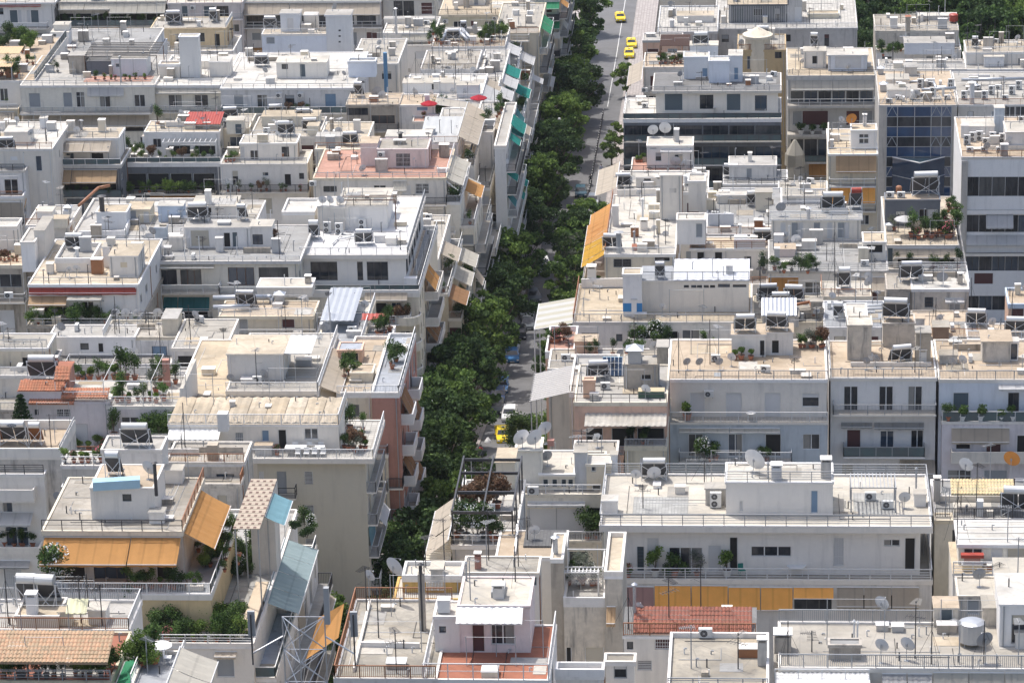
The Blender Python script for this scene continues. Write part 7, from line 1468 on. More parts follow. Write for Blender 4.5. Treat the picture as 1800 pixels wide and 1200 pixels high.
b = B.base(420, 522, 252, 236, wall='white', roof='white', par=.1, edge='white'); b.win(495, 258, 508, 276, 'g', fc='dark').win(422, 258, 430, 278, 's', 'white'); heater(b, 503, 240, 2, 'white', sc=1.1); heater(b, 480, 232, 1, 'steel') if False else None; t = b.low(386, 540, 288, 2.2, wall='white', roof='white', par=.1, edge='white'); t.rail('f', .9, 'bars', 'grey'); t.win(461, 303, 472, 310, 'w').win(500, 306, 512, 328, 'o').win(525, 304, 535, 316, 'g'); t.balc(386, 542, 338, 1.2, 'bars', 'dark', 'lgrey'); plantsw(t, 395, 530, 334, t.zt(338, 1.2), 8, ('bush', 'russet', 'pinkfl', 'olive'), .8, 1); plants(t, 395, 415, 283, 4, ('small', 'bush'), 1, 4); t.floors(t.zt(338), 3); clutter(b, 3, 1); clutter(t, 2, 0)
B = NB('roof jumble with a red corrugated sheet and white tanks', 'the red corrugated sheet roof', 'building', 'low_building')
b = B.base(300, 438, 226, 200, wall='cream', roof='lgrey', par=.1); h = b.up(330, 388, 218, 230, 2.5, wall='cream', roof='lgrey'); corr(B.root, h.X0-.3, h.X1+.1, h.Y0-.8, h.Y1+.6, h.Z1+.15, h.Z1+.75, MT('red'), .35, 'red_sheet_roof'); h2 = b.up(398, 428, 212, 236, 2, wall='cream', roof='white'); h2.win(413, 218, 425, 236, 's', 'slate'); clutter(b, 6, 2, 1, 1); plant(b, 278, 222, 'tall', 1.5); b.floors(b.Z1-.3, 3)
B = NB('small whitewashed roofs with dish and solar heater at the left edge', 'the left edge solar roofs', 'building', 'low_building')
b = B.base(-60, 92, 262, 214, wall='white2', roof='white', par=.1); p = b.up(8, 52, 232, 255, 3, wall='white', roof='white'); p2 = b.up(70, 82, 208, 226, 1, wall='white', roof='white'); heater(b, 12, 266, 2, 'steel'); dish(p, 30, 222, .45); dish(p, 55, 245, .45, 'white_dish'); clutter(b, 5, 1); t = b.low(-60, 44, 300, 2, wall='lgrey', roof='grey', par=.1); t.floors(t.Z1-.3, 3); heater(t, 8, 285, 2, 'steel'); u = t.low(-60, 40, 345, 2, wall='white2', roof='lgrey', par=.3, edge='white'); u.floors(u.Z1-.3, 3); clutter(u, 2)
B = NB('salmon terrace house with a pink walled penthouse', 'the salmon terrace house')
b = B.base(549, 785, 313, 262, wall='lgrey', roof='salmon', par=.1, over=.05, edge='beige'); b.rail('f', .8, 'h2', 'grey').rail('r', .9, 'h2', 'white'); p = b.up(663, 752, 262, 295, ybk=243, wall='pink', roof='concrete', par=.08, over=.05, edge='pink'); p.win(696, 270, 721, 293, 'w', fc='grey', bars='w'); ac(p, 670, 273, 1, wall=True); q = b.up(634, 664, 252, 292, 3, wall='pink', roof='pink' if False else 'sand'); p4 = b.up(678, 757, 240, 262, 3, wall='white2', roof='white', z=b.Z1+.8) ; p.pipe(704, 245, .8, .25, 'dark'); b.win(568, 327, 592, 338, 'g', fc='grey', bars=True).win(730, 323, 754, 341, 'g', fc='white', bars='w').win(600, 330, 612, 342, 's', 'white'); ac(b, 550, 324, 1, wall=True); b.balc(726, 785, 361, 1.3, 'bars', 'dark', 'white2'); wtank(b, 660, 290, .25, 1.2, 'red')
b.sawn(b.Y0+.5, b.Y0+9, b.Z1-.1, 2.0, 1.0, 'cream', 3); b.floors(b.Z1-.2, 7, side='r', bal=1, awnp=.45, awc=('white', 'cream', 'beige')); t = b.low(548, 728, 372, 2.0, wall='lgrey', roof='white', par=.1); clutter(t, 3, 0); clutter(b, 4, 2); t3 = b.low(728, 800, 410, 1.2, wall='white2', roof='lgrey', par=.1); b.awn(690, 715, 318, 335, .8, 'cream', 1)
B = NB('grey seam metal roof with pink wall behind the salmon terrace', 'the grey seam metal roof', 'building', 'low_building')
b = B.base(735, 806, 252, 216, wall='pink', roof='lgrey', par=.02, over=.1); corr(B.root, b.X0, b.X1, b.Y0-.1, b.Y1, b.Z1+.05, b.Z1+.9, mat('metal_seam_grey', (.42, .43, .43), 'plain'), .9, 'metal_roof'); b.sawn(b.Y0, b.Y0+16, b.Z1+1.0, 2.6, 1.3, 'beige', 6); b.floors(b.Z1-.2, 6, side='r', bal=1, awnp=.4)
B = NB('raw concrete house with dark windows and a plant filled terrace', 'the raw concrete house')
b = B.base(607, 702, 184, 163, wall='concrete', roof='sand', par=.08, over=.1, edge='concrete'); b.win(610, 190, 647, 203, 'g', fc='dark').win(653, 203, 694, 218, 'g', fc='brown'); heater(b, 630, 172, 1, 'steel', sc=1.2); dish(b, 663, 172, .85, 'dgrey_dish', .8); dish(b, 672, 178, .6, 'lgrey_dish'); c = Blk(B, b.X1, atY(765, 190, b.Y0+.1).x, b.Y0+.1, b.Y1, b.Z0, b.Z1-.15, 'lgrey', 'sand', .08, .05); c.win(732, 184, 752, 195, 's', 'blue'); t = Blk(B, c.X1-3, c.X1+6.8, b.Y0-2.2, b.Y0+3, b.Z0, b.zt(208), 'lgrey', 'salmon', .15, .05); plants(t, 735, 830, 200, 14, ('tall', 'wild', 'bush', 'dark', 'pinkfl'), .85, 8); b.balc(607, 700, 232, 1.2, 'bars', 'dark'); b.floors(b.zt(232), 3); clutter(b, 4, 0); clutter(c, 4, 1)
awning(B.root, [(c.X1, c.Y0+2, c.Z1+.6), (c.X1+7, c.Y0+1, c.Z1-.2)], [(c.X1, c.Y0, c.Z1+.2), (c.X1+7, c.Y0-1, c.Z1-.7)], 'cream', False, .1); umbrella(t, 755, 206, 'red'); umbrella(t, 842, 196, 'red')
B = NB('blue white sheds and low parapets with aerials near the street', 'the blue white aerial sheds', 'building', 'low_building')
b = B.base(704, 845, 176, 130, wall='white2', roof='white', par=.12, edge='white2'); p = b.up(708, 806, 146, 164, 2.6, wall='white', roof='white'); p.win(759, 148, 771, 158, 'g', fc='dark'); q = b.up(803, 842, 150, 172, 2, wall='bluew', roof='white'); clutter(b, 9, 2); dish(b, 796, 170, .4); dish(b, 816, 172, .4); b.sawn(b.Y0, b.Y0+9, b.Z1-.1, 2.2, 1.1, 'white', 3); b.floors(b.Z1-.2, 6, side='r', bal=1, awnp=.4, awc=('cream', 'white', 'beige'))
B = NB('tall slim white end wall rising above the plane trees', 'the slim white end wall')
b = B.base(868, 890, 256, 180, wall='white2', roof='lgrey', par=.3, edge='white'); b.floors(b.Z1-.2, 7, side='r', bal=1, awnp=.3, awc=('teal', 'dteal')); b.sawn(b.Y0+9, b.Y0+14, b.Z1+.6, 1.8, 1.5, 'teal', 2); plants(b, 872, 885, 200, 4, ('tall', 'bush'), 1, 10)
B = NB('narrow roofs with white awnings stepping down to the slim end wall', 'the stepped white awning roofs')
b = B.base(830, 868, 232, 178, wall='white2', roof='lgrey', par=.2); b.sawn(b.Y0, b.Y0+7, b.Z1+.8, 1.5, .8, 'beige', 2); clutter(b, 3, 1); plants(b, 835, 862, 220, 3, ('tall', 'bush')); b.floors(b.Z1-.2, 6, side='r', bal=1)
# row y 90-200
B = NB('long apartment house with slate door shutters and a dark timber penthouse', 'the slate shutter apartment house')
b = B.base(34, 272, 150, 97, wall='cream', roof='lgrey', par=.06, over=.12, edge='white2', slab=.3); b.rail('f', .8, 'h2', 'grey')
b.win(51, 164, 71, 190, 's', 'slate' if False else 'grey').win(111, 163, 127, 190, 's', 'grey').win(134, 162, 149, 190, 'w').win(175, 166, 194, 190, 'w').win(236, 167, 255, 188, 'w'); b.awn(153, 218, 153, 168, .4, 'white', 1, False); b.balc(34, 266, 200, 1.4, 'bars', 'grey', 'white'); b.awn(36, 261, 203, 222, 1.2, 'beige', 3); b.win(40, 222, 260, 232, 'o')
p = b.up(152, 196, 108, 130, 3, wall='dgrey', roof='dgrey'); b.up(121, 149, 98, 130, 2.5, wall='concrete', roof='lgrey'); q = b.up(196, 258, 104, 134, 3.5, wall='bluew', roof='lgrey'); q.win(203, 112, 212, 119, 'g', fc='white'); b.patch(150, 268, 134, 144, RF('salmon'), .03, 'terracotta_floor')
mb = MB(); P = b.roofp(150, 132); Q = b.roofp(277, 132)
for i in range(9): y = P.y+i*.8; mb.box(P.x, y, b.Z1+2.75+i*.03, Q.x, y+.3, b.Z1+2.85+i*.03, mat('weathered_timber', (.16, .15, .14), 'plain'))
for x in (P.x, (P.x+Q.x)/2, Q.x-.1): mb.box(x, P.y, b.Z1, x+.1, P.y+.1, b.Z1+2.75, MT('brown')); mb.box(x, P.y+6, b.Z1, x+.1, P.y+6.1, b.Z1+2.75, MT('brown'))
mb.build('pergola', B.root); plants(b, 160, 260, 141, 8, ('small', 'pinkfl', 'bush'), .8, 1); plants(b, 85, 105, 128, 2, ('dark',), .8); clutter(b, 6, 1, 0, 0); b.pipe(213, 145, 3.8, .12, 'grey'); b.floors(b.zt(232), 3); dish(b, 165, 90, .6, 'lgrey_dish')
B = NB('cream awning house with two triple windows and a white stair tower', 'the white stair tower house')
b = B.base(272, 392, 150, 96, wall='cream', roof='white', par=.06, over=.08, edge='white2'); b.awn(272, 388, 155, 164, .7, 'cream', 1, False).win(296, 167, 320, 189, 'w').win(342, 167, 366, 189, 'w').balc(272, 390, 198, 1.3, 'h2', 'grey', 'white2'); p = b.up(316, 350, 65, 137, 1.8, wall='bluew', roof='white', par=.1); q = b.up(336, 352, 100, 133, 1.2, wall='white2', roof='white') if False else None; b.up(280, 316, 113, 138, 2, wall='white', roof='cream', par=.3); r = b.up(368, 404, 109, 135, 3, wall='white', roof='white'); b.floors(b.zt(198), 3); clutter(b, 4, 0, 0, 1)
B = NB('long white roofed house with a small white cabin and blue shutter', 'the white cabin roof house')
b = B.base(386, 622, 155, 92, wall='lgrey', roof='white', par=.06, over=.12, edge='white2', slab=.25); b.rail('f', .7, 'h2', 'grey'); p = b.up(486, 574, 110, 138, ybk=98, wall='white', roof='white', par=.0, over=.12); p.win(495, 113, 506, 122, 'g', fc='dark').win(527, 113, 537, 136, 's', 'slate'); b.up(612, 660, 108, 136, 2, wall='bluew', roof='white', par=.3); b.win(411, 167, 428, 190, 's', 'grey').win(452, 167, 470, 190, 'w').win(500, 167, 518, 188, 'h', 'grey').win(571, 165, 591, 190, 's', 'blue'); ac(b, 490, 169, 1, wall=True); ac(b, 528, 169, 1, wall=True); b.balc(388, 620, 200, 1.4, 'glass', 'white', 'white'); plantsw(b, 500, 545, 196, b.zt(200, 1.4), 4, ('wild', 'russet', 'bush'), .7, 1); heater(b, 460, 118, 2, 'steel'); heater(b, 690, 148, 2, 'steel') if False else None; dish(b, 605, 140, .4, 'dgrey_dish'); b.floors(b.zt(200), 3); clutter(b, 5, 1)
B = NB('cluttered low roofs with solar heaters and aerials under the white cabin roof', 'the heater cluttered low roofs', 'building', 'low_building')
b = B.base(438, 560, 240, 205, wall='lgrey', roof='concrete', par=.12); p = b.up(460, 560, 205, 222, 3, wall='cream', roof='cream'); heater(b, 485, 208, 2, 'white'); heater(b, 545, 232, 2, 'white'); clutter(b, 9, 3, 1, 2); b.up(540, 560, 222, 240, 2, wall='sand' if False else 'cream', roof='cream'); b.floors(b.Z1-.3, 3)
B = NB('cream walled yard roofs crowded with pots and white furniture', 'the crowded yard roofs', 'building', 'low_building')
b = B.base(553, 640, 262, 214, wall='cream', roof='cream', par=.12); clutter(b, 9, 2, 1, 2); b.up(556, 600, 240, 256, 2, wall='lgrey', roof='lgrey'); b.floors(b.Z1-.3, 3)
B = NB('tall whitewashed wall house with two rooftop towers', 'the whitewashed two tower house')
b = B.base(459, 617, 60, 50, wall='bluew', roof='cream', par=.08, edge='white'); b.win(468, 66, 483, 78, 's', 'grey'); b.up(493, 527, 24, 56, 2.5, wall='bluew', roof='lgrey', over=.15).win(505, 32, 516, 55, 's', 'white'); b.up(534, 558, 27, 52, 2.0, wall='white2', roof='white'); q = Blk(B, atY(573, 50, b.Y0-.2).x, atY(616, 50, b.Y0-.2).x, b.Y0-.2, b.Y0+3, b.Z0, b.zt(26), 'bluew', 'lgrey', 0, .2)
for z in (54, 64, 74): q.win(595, z-1.5, 599, z+1.5, 'g', fc='dark')
heater(b, 475, 50, 2, 'steel'); clutter(b, 3)
B = NB('grey low roofs with a blue striped chimney pole', 'the blue chimney pole roof', 'building', 'low_building')
b = B.base(616, 700, 112, 68, wall='white2', roof='lgrey', par=.1); clutter(b, 3, 1); P = b.roofp(684, 112); g = MB(); g.tube((P.x, P.y-5, b.Z1-4), (P.x, P.y-5, b.Z1+3), .3, mat('blue_enamel', (.12, .25, .40), 'metal'), 12); g.build('chimney', B.root); b.floors(b.Z1-.3, 2, bal=0)
B = NB('stepped roof blocks with silver ducts, rooftop trees and aerials', 'the silver duct rooftop')
b = B.base(738, 838, 122, 88, wall='lgrey', roof='concrete', par=.15, edge='lgrey'); b.win(769, 112, 777, 118, 'g'); p = b.up(740, 758, 95, 110, 2) if False else None; t = b.low(738, 845, 138, 2, wall='white2', roof='white', par=.15); clutter(t, 9, 1, 0, 1); clutter(b, 4, 1)
B = NB('planted roof with a tangle of ventilation pipes and white benches', 'the ventilation pipe garden roof', 'building', 'low_building')
b = B.base(758, 888, 82, 48, wall='white2', roof='concrete', par=.15); b.duct([(775, 78, .4), (785, 62, .6), (800, 60, .6)], .3); b.duct([(805, 62, .8), (822, 76, .5)], .28); b.duct([(812, 60, .8), (828, 74, .5)], .28); wtank(b, 812, 60, .5, .5, 'dark' if False else 'steel'); plants(b, 752, 782, 72, 8, ('wild', 'wild', 'tall', 'dark'), 1.1, 12); plants(b, 842, 888, 66, 10, ('wild', 'brightwild', 'tall', 'dark'), 1.1, 10); clutter(b, 4, 2, 1, 3); b.chim(852, 96, 1.0, 1.2) if False else None; heater(b, 815, 58, 1, 'steel')
B = NB('low whitewashed court with silver flue and chairs', 'the silver flue court', 'building', 'low_building')
b = B.base(672, 765, 58, 30, wall='white2', roof='white', par=.2, edge='white2'); b.pipe(697, 60, 4, .18, 'steel'); b.up(675, 764, 33, 42, 1.5, wall='white2', roof='lgrey'); ac(b, 750, 44, 1); b.awn(705, 752, 60, 73, 1, 'cream', 2, False); t = b.low(672, 760, 80, 2, wall='white2', roof='lgrey', par=.1); t.rail('f', .9, 'bars', 'grey'); clutter(t, 3, 1); clutter(b, 3)
B = NB('tall beige gable wall house beside the street trees', 'the tall beige gable house')
b = B.base(868, 948, 58, 5, wall='beige', roof='lgrey', par=.15, edge='beige'); b.win(905, 80, 921, 92, 's', 'white'); b.balc(868, 930, 73, 1.2, 'h2', 'white', 'white2'); b.awn(895, 920, 90, 112, 1.4, 'white', 2); t = b.low(868, 915, 130, 2.0, wall='beige', roof='white', par=.1); plants(t, 868, 912, 122, 8, ('wild', 'dark', 'tall'), 1.1, 8); b.floors(b.Z1-.2, 7, side='r', bal=1, awnp=.3, awc=('white', 'teal', 'beige', 'white')); b.sawn(b.Y0+4, b.Y0+12, b.Z1, 1.6, 1.2, 'green', 2); t.floors(t.Z1-.3, 5)
B = NB('house with yellow walled penthouse and round railed roof', 'the yellow penthouse')
b = B.base(263, 398, 50, 30, wall=mat('stucco_pale_yellow', (.68, .56, .38), 'stucco', dirt=.5), roof='lgrey', par=.08, over=.05); b.win(350, 58, 360, 74, 'g', fc='grey'); b.rail('r', .9, 'bars', 'white'); heater(b, 305, 44, 2, 'steel', sc=1.2); heater(b, 375, 40, 1, 'steel', sc=1.2); dish(b, 316, 38, .6, 'lgrey_dish'); t = b.low(262, 410, 90, 2.5, wall='white2', roof='white', par=.15); clutter(t, 4, 2, 0, 1); clutter(b, 3)
B = NB('grey roofs with a white garden shed and bare poles', 'the white garden shed roof', 'building', 'low_building')
b = B.base(70, 262, 92, 50, wall='white2', roof='grey', par=.1, edge='white2'); p = b.up(90, 121, 57, 80, 2.5, wall='white', roof='white'); p.win(92, 60, 99, 70, 'g'); p2 = p.up(94, 121, 44, 54, 2, wall='white', roof='white'); b.chim(217, 62, .8, 1.8, 'grey'); clutter(b, 9, 2); b.rail('f', .9, 'bars', 'grey'); t = b.low(60, 262, 120, 3, wall='lgrey', roof='lgrey', par=.1)
B = NB('leafy roof garden with tan awnings behind a glass fence', 'the leafy roof garden')
b = B.base(-60, 62, 142, 66, wall='white2', roof='sand', par=.1); b.rail('r', 1.3, 'glass', 'grey'); plants(b, -20, 55, 80, 10, ('brightwild', 'wild', 'tall'), 1.1, 10); plants(b, -10, 35, 135, 8, ('wild', 'tall', 'bush'), 1.1, 5); plants(b, 30, 60, 100, 6, ('brightwild', 'bush'), .9, 18); b.sheet(-40, 34, 95, 82, 'brown', .4, 2.2, 2.4, mtr=mat('reed_canopy', (.55, .40, .24), 'plain')); b.sheet(-40, 20, 118, 105, 'brown', .4, 2.0, 2.2, mtr=mat('reed_canopy', (.55, .40, .24), 'plain')); b.win(0, 156, 14, 178, 'w'); t = b.low(-60, 32, 192, 2, wall='beige', roof='lgrey', par=.1); t.rail('f', .9, 'bars', 'white'); plants(t, 0, 30, 180, 4, ('wild', 'brightwild'), .8, 4); t.awn(-40, 24, 197, 215, 1.2, 'beige', 2); t.floors(t.Z1-.3, 3)
# top row
B = NB('white house with french doors and dark red stripe at the top left corner', 'the top left corner house')
b = B.base(-60, 97, 5, -30, wall='white2', roof='lgrey', par=.1, over=.4); b.awn(-30, 72, 6, 11, .5, 'redstripe', 1, False); b.win(17, 18, 31, 41, 's', 'slate').win(32, 18, 38, 41, 's', 'white').win(47, 18, 53, 41, 's', 'white').win(54, 18, 68, 41, 's', 'slate'); b.balc(-60, 84, 51, 1.5, 'h2', 'white', 'white'); b.balc(-60, 84, 64, 2.0, None, 'white', 'white'); b.floors(b.zt(60), 3, bal=0); b.floors(b.zt(10), 1, side='r')
B = NB('long apartment house with four drooping cream awnings over a hedge', 'the four cream awning house')
b = B.base(99, 292, 3, -30, wall='grey', roof='lgrey', par=.1, over=.2); b.awn(101, 193, 5, 17, 1.2, 'cream', 2, False).awn(191, 290, 4, 23, 1.6, 'cream', 2, False)
for i in range(6): b.win(102+i*31, 24, 130+i*31, 38, 'o')
b.balc(97, 292, 46, 1.4, 'glass', 'dark', 'lgrey'); plantsw(b, 98, 285, 42, b.zt(46, 1.4), 16, ('dark', 'bush', 'tall'), 1.05, 1.0); b.floors(b.zt(46), 3)
B = NB('lilac grey apartment house with dark shutters at the top edge', 'the lilac grey house')
b = B.base(293, 426, 5, -20, wall='lilac', roof='white', par=.08, over=.1); b.win(319, 11, 330, 32, 's', 'slate').win(358, 11, 378, 32, 's', 'slate').win(381, 11, 402, 31, 'g', fc='dark'); ac(b, 339, 15, 1, wall=True); b.balc(293, 426, 35, 1, 'h2', 'grey'); b.floors(b.zt(35), 4)
B = NB('apartment house with three beige awnings over a railed balcony at the top', 'the three beige awning house')
b = B.base(428, 670, 2, -20, wall='lgrey', roof='lgrey', par=.1, over=.2, edge='white2'); b.awn(428, 507, 6, 26, 1.8, 'beige', 1, False).awn(508, 584, 6, 26, 1.8, 'beige', 1, False).awn(590, 668, 6, 26, 1.8, 'beige', 1, False)
for i in range(6): b.win(432+i*39, 25, 466+i*39, 44, 'g', fc='dark')
b.balc(428, 672, 49, 1.5, 'h2', 'white', 'white2'); b.floors(b.zt(49), 4)
B = NB('grey end wall with dark green glazing and a small plaque', 'the dark green glazed end', 'building', 'low_building')
b = B.base(672, 765, -2, -30, wall='lgrey', roof='lgrey', par=.1); b.win(692, 2, 708, 30, 'g', fc='dark').win(709, 2, 728, 30, 'g', fc='dark').win(740, 5, 760, 26, 's', 'brown'); b.floors(b.zt(32), 4)
B = NB('cream corner house with broad flat roof and beige street awnings at the top', 'the cream top corner house')
b = B.base(770, 922, 26, -10, wall='olive', roof='cream', par=.05, over=.3, edge='beige', slab=.35); b.win(797, 38, 813, 52, 'w').win(827, 37, 834, 47, 's', 'brown').win(852, 38, 865, 52, 'w').win(868, 38, 894, 58, 's', 'grey').win(897, 37, 908, 52, 's', 'white'); ac(b, 783, 39, 1, wall=True); ac(b, 870, 34, 1, wall=True); b.up(795, 852, -12, 10, 4, wall='white2', roof='white').win(833, -6, 841, 10, 's', 'grey'); b.sawn(b.Y0, b.Y0+7, b.Z1-.1, 2.6, 1.2, 'cream', 2); b.floors(b.Z1-.2, 8, side='r', bal=1, awnp=.35, awc=('white', 'beige', 'white')); clutter(b, 3)
B = NB('tall grey street house with stacked balconies behind the plane trees', 'the stacked balcony street house')
b = B.base(940, 984, -2, -60, wall='lgrey', roof='lgrey', par=.1); b.floors(b.Z1-.2, 9, bal=1, rk='solid', awnp=.3, awc=('green', 'teal', 'white')); b.floors(b.Z1-.2, 8, side='r', bal=1, awnp=.2)
# lattice mast in the lower foreground
o = thing('lattice_mast', 'antenna mast', tuple(at_s(570, 1260, 31)), label='steel lattice mast with panel antennas rising from the bottom edge'); q = V(o.location); Pm = at_s(522, 1085, 31); g = MB(); st = MT('galv'); w2 = 1.45
zt = atY(522, 1083, q.y).z; X0 = atY(497, 1100, q.y).x; X1 = atY(571, 1100, q.y).x; zb = gz(q.y); C4 = [(X0, q.y), (X1, q.y), ((X0+X1)/2, q.y-1.9)]
for (x, y) in C4: g.tube((x, y, zb), (x, y, zt), .04, MT('galv'), 5)
h = 2.0; n = int((zt-zb)/h)
for i in range(n):
    z1 = zt-i*h; z0 = z1-h
    for a in range(3):
        p_, r_ = C4[a], C4[(a+1) % 3]; g.tube((*p_, z1), (*r_, z1), .026, st, 4); g.tube((*p_, z1), (*r_, z0), .026, st, 4); g.tube((*r_, z1), (*p_, z0), .026, st, 4)
g.build('lattice', o)
for s, (x, y) in ((-1, C4[0]), (1, C4[1])):
    a = MB(); a.tube((x, y, zt-1.2), (x+s*1.7, y-.6, zt-2.0), .05, st, 5); a.build('side_arm', o)
    a = MB(); a.tube((x+s*1.7, y-.6, zt-2.7), (x+s*1.7, y-.6, zt+.4), .05, MT('dark'), 6); a.build('antenna_pole', o); a = MB(); a.box(x+s*1.5, y-.5, zt-1.0, x+s*1.9, y-.3, zt+.5, MT('grey')); a.build('panel_antenna', o)
a = MB(); a.box(X1+.05, q.y-.4, zt-.3, X1+.35, q.y-.1, zt+1.9, MT('grey')); a.build('panel_antenna', o)
# triangular orange shade sail
o = thing('shade_sail', 'shade sail', tuple(atY(590, 1110, 222)), label='orange triangular shade sail beside the rough concrete roof'); A_ = atY(605, 1060, 224); Bq = atY(538, 1158, 219); C_ = atY(595, 1120, 221); g = MB(); D_ = atY(560, 1085, 222); g.poly([A_, D_, Bq, C_], FB('orange')); g.build('fabric', o); g = MB(); g.tube(Bq, Bq+V((-.5, 0, -3)), .03, st, 4); g.build('guy_wire', o)

for b_ in list(BL):
    if getattr(b_, 'is_main', False) and b_.B.nick in ('the salmon terrace house', 'the grey seam metal roof', 'the blue white aerial sheds', 'the ventilation pipe garden roof', 'the cream top corner house', 'the cream slatted pergola penthouse'):
        podium(b_, 2 if b_.X1 < -38.5 else 1, -35.6 if b_.Y0 > 330 else -34.6, awc=('white', 'beige', 'cream', 'white', 'grey') if b_.Y0 > 500 else ('white', 'cream', 'beige', 'beige', 'orange'))
for (x0, y0, y1, z, lab, nick) in ((-43, 388.5, 409, 31, 'street house with beige awnings between the white penthouse block and the salmon terrace', 'the beige awning street house'), (-44, 425.5, 436, 30.0, 'narrow street house beside the salmon terrace with white awnings', 'the white awning street house'),
    (-44, 448, 464, 29, 'street house with planted top terrace behind the slim white end wall', 'the planted top street house'), (-44, 487, 495, 25, 'low street house below the silver duct rooftop', 'the low duct side street house'), (-42, 497, 514, 24, 'street house with teal blinds under the tall plane trees', 'the teal blind street house')):
    B = NB(lab, nick); B.root.location = (x0+3, y0, gz(y0)); b = Blk(B, x0, -38.3, y0, y1, gz(y0)-1, z, 'white2', 'lgrey', .12, .06, edge='white2'); b.is_main = True; clutter(b, 2, 1, 0, 1); podium(b, 2 if y0 > 360 else 1, -35.4, awc=('white', 'teal', 'beige', 'white') if y0 > 480 else ('white', 'cream', 'beige', 'beige', 'brown'))
# ======================= GROUND, STREET =======================
def struct(o): o['kind'] = 'structure'; return o
mb = MB(); g = mat('ground_soil', (.10, .095, .085), 'roof', dirt=1); ys = [-50, 100, 150, 200, 240, 306, 335, 375, 435, 510, 600, 700, 1200, 2500]
for a, c in zip(ys, ys[1:]): mb.poly([(-900, a, gz(a)-.2), (900, a, gz(a)-.2), (900, c, gz(c)-.2), (-900, c, gz(c)-.2)], g)
struct(mb.build('ground'))
def strip(name, X0, X1, Y0, Y1, dz, m, th=None):
    mb = MB(); y = [q for q in ys if Y0 < q < Y1]; y = [Y0]+y+[Y1]
    for a, c in zip(y, y[1:]):
        mb.poly([(X0, a, gz(a)+dz), (X1, a, gz(a)+dz), (X1, c, gz(c)+dz), (X0, c, gz(c)+dz)], m)
        if th: mb.poly([(X0, a, gz(a)+dz-th), (X0, a, gz(a)+dz), (X0, c, gz(c)+dz), (X0, c, gz(c)+dz-th)], m); mb.poly([(X1, a, gz(a)+dz), (X1, a, gz(a)+dz-th), (X1, c, gz(c)+dz-th), (X1, c, gz(c)+dz)], m)
    return struct(mb.build(name))
ASPH = mat('asphalt', (.15, .15, .155), 'roof', dirt=.7); PAV = mat('pavement_slabs', (.42, .38, .36), 'paver', sc=1.0); LINE = mat('road_paint', (.6, .6, .58), 'plain')
strip('road', -31.5, -23.6, 200, 760, 0, ASPH); strip('pavement_west', -36.4, -31.5, 200, 760, .13, PAV, .3); strip('pavement_east', -23.6, -19.6, 200, 760, .13, PAV, .3)
strip('road_marking_edge', -31.2, -31.08, 500, 700, .006, LINE); strip('road_marking_lane', -25.9, -25.78, 560, 700, .006, LINE)
strip('cross_road', -60, -36.4, 330, 340, .004, ASPH)
def mk_bollard():
    o = thing('street_bollard', 'bollard', (0, 0, 0)); b = MB(); b.tube((0, 0, 0), (0, 0, .9), .07, MT('dark'), 6); b.build('post', o); b = MB(); b.tube((0, 0, .9), (0, 0, 1.0), .09, MT('white'), 6); b.build('cap', o); return o
for i in range(34):
    Y = 505+i*1.5; o = place('bollard', mk_bollard, V((-26.3, Y, gz(Y)+.0))); o['label'] = 'dark bollard with a pale cap in the row dividing the road'; o['group'] = 'bollards dividing the road'
for i in range(16):
    Y = 606+i*1.5; o = place('bollard2', mk_bollard, V((-31.8, Y, gz(Y)+.13))); o['label'] = 'dark bollard along the kerb near the taxis'; o['group'] = 'bollards along the far kerb'
def car(px, py, key, c, rz, label, taxi=False):
    d = rdir(px, py); Y = 300.0
    lo, hi = 250.0, 760.0
    for _ in range(50):
        m = (lo+hi)/2
        if atY(px, py, m).z > gz(m): lo = m
        else: hi = m
    P = atY(px, py, lo); o = place('car'+key, mk_car(c, key, taxi), V((P.x, P.y, gz(P.y)+.02)), rad(rz)); o['label'] = label; o['group'] = 'taxis on the road' if taxi else 'cars on the street'; return o
YEL = (.85, .62, .02)
car(1090, 36, 'yellow', YEL, 6, 'yellow taxi farthest up the open road', True); car(1110, 82, 'yellow', YEL, 4, 'yellow taxi just behind another taxi on the open road', True); car(1106, 100, 'yellow', YEL, 2, 'yellow taxi leading the pair on the open road', True)
car(1094, 128, 'black', (.02, .022, .025), -15, 'black car turning below the pair of taxis'); car(885, 772, 'yellow', YEL, 8, 'yellow taxi at the near end of the tree shaded street', True)
car(1021, 343, 'teal', (.02, .06, .08), 3, 'dark teal car driving towards the motorcyclist'); car(1043, 358, 'silver', (.45, .47, .48), -3, 'silver car parked beside the orange awnings'); car(1033, 392, 'silver', (.45, .47, .48), 2, 'silver car below the parked silver car and bright tree'); car(1002, 395, 'black', (.02, .022, .025), 0, 'black car half hidden under the plane tree')
car(925, 558, 'silver', (.45, .47, .48), 10, 'silver car beside the white striped pergola canopy'); car(928, 575, 'grey', (.12, .13, .14), 8, 'grey car parked between the silver and the black car'); car(913, 592, 'black', (.02, .022, .025), 4, 'black car with bright windscreen below the grey car'); car(938, 527, 'grey', (.12, .13, .14), 10, 'grey car behind the silver parked car in the shade')
car(900, 632, 'blue', (.05, .16, .35), 5, 'pale blue car parked between two small trees'); car(901, 612, 'silver', (.45, .47, .48), 5, 'silver car parked just behind the pale blue car'); car(881, 685, 'blue', (.05, .16, .35), 3, 'blue car parked in the shaded row'); car(875, 702, 'navy', (.03, .05, .12), 3, 'navy car parked below the blue car'); car(872, 722, 'grey', (.12, .13, .14), 2, 'grey car at the near end of the shaded row'); car(896, 735, 'white', (.7, .7, .7), 2, 'white van like car driving up beside the garden shrubs')
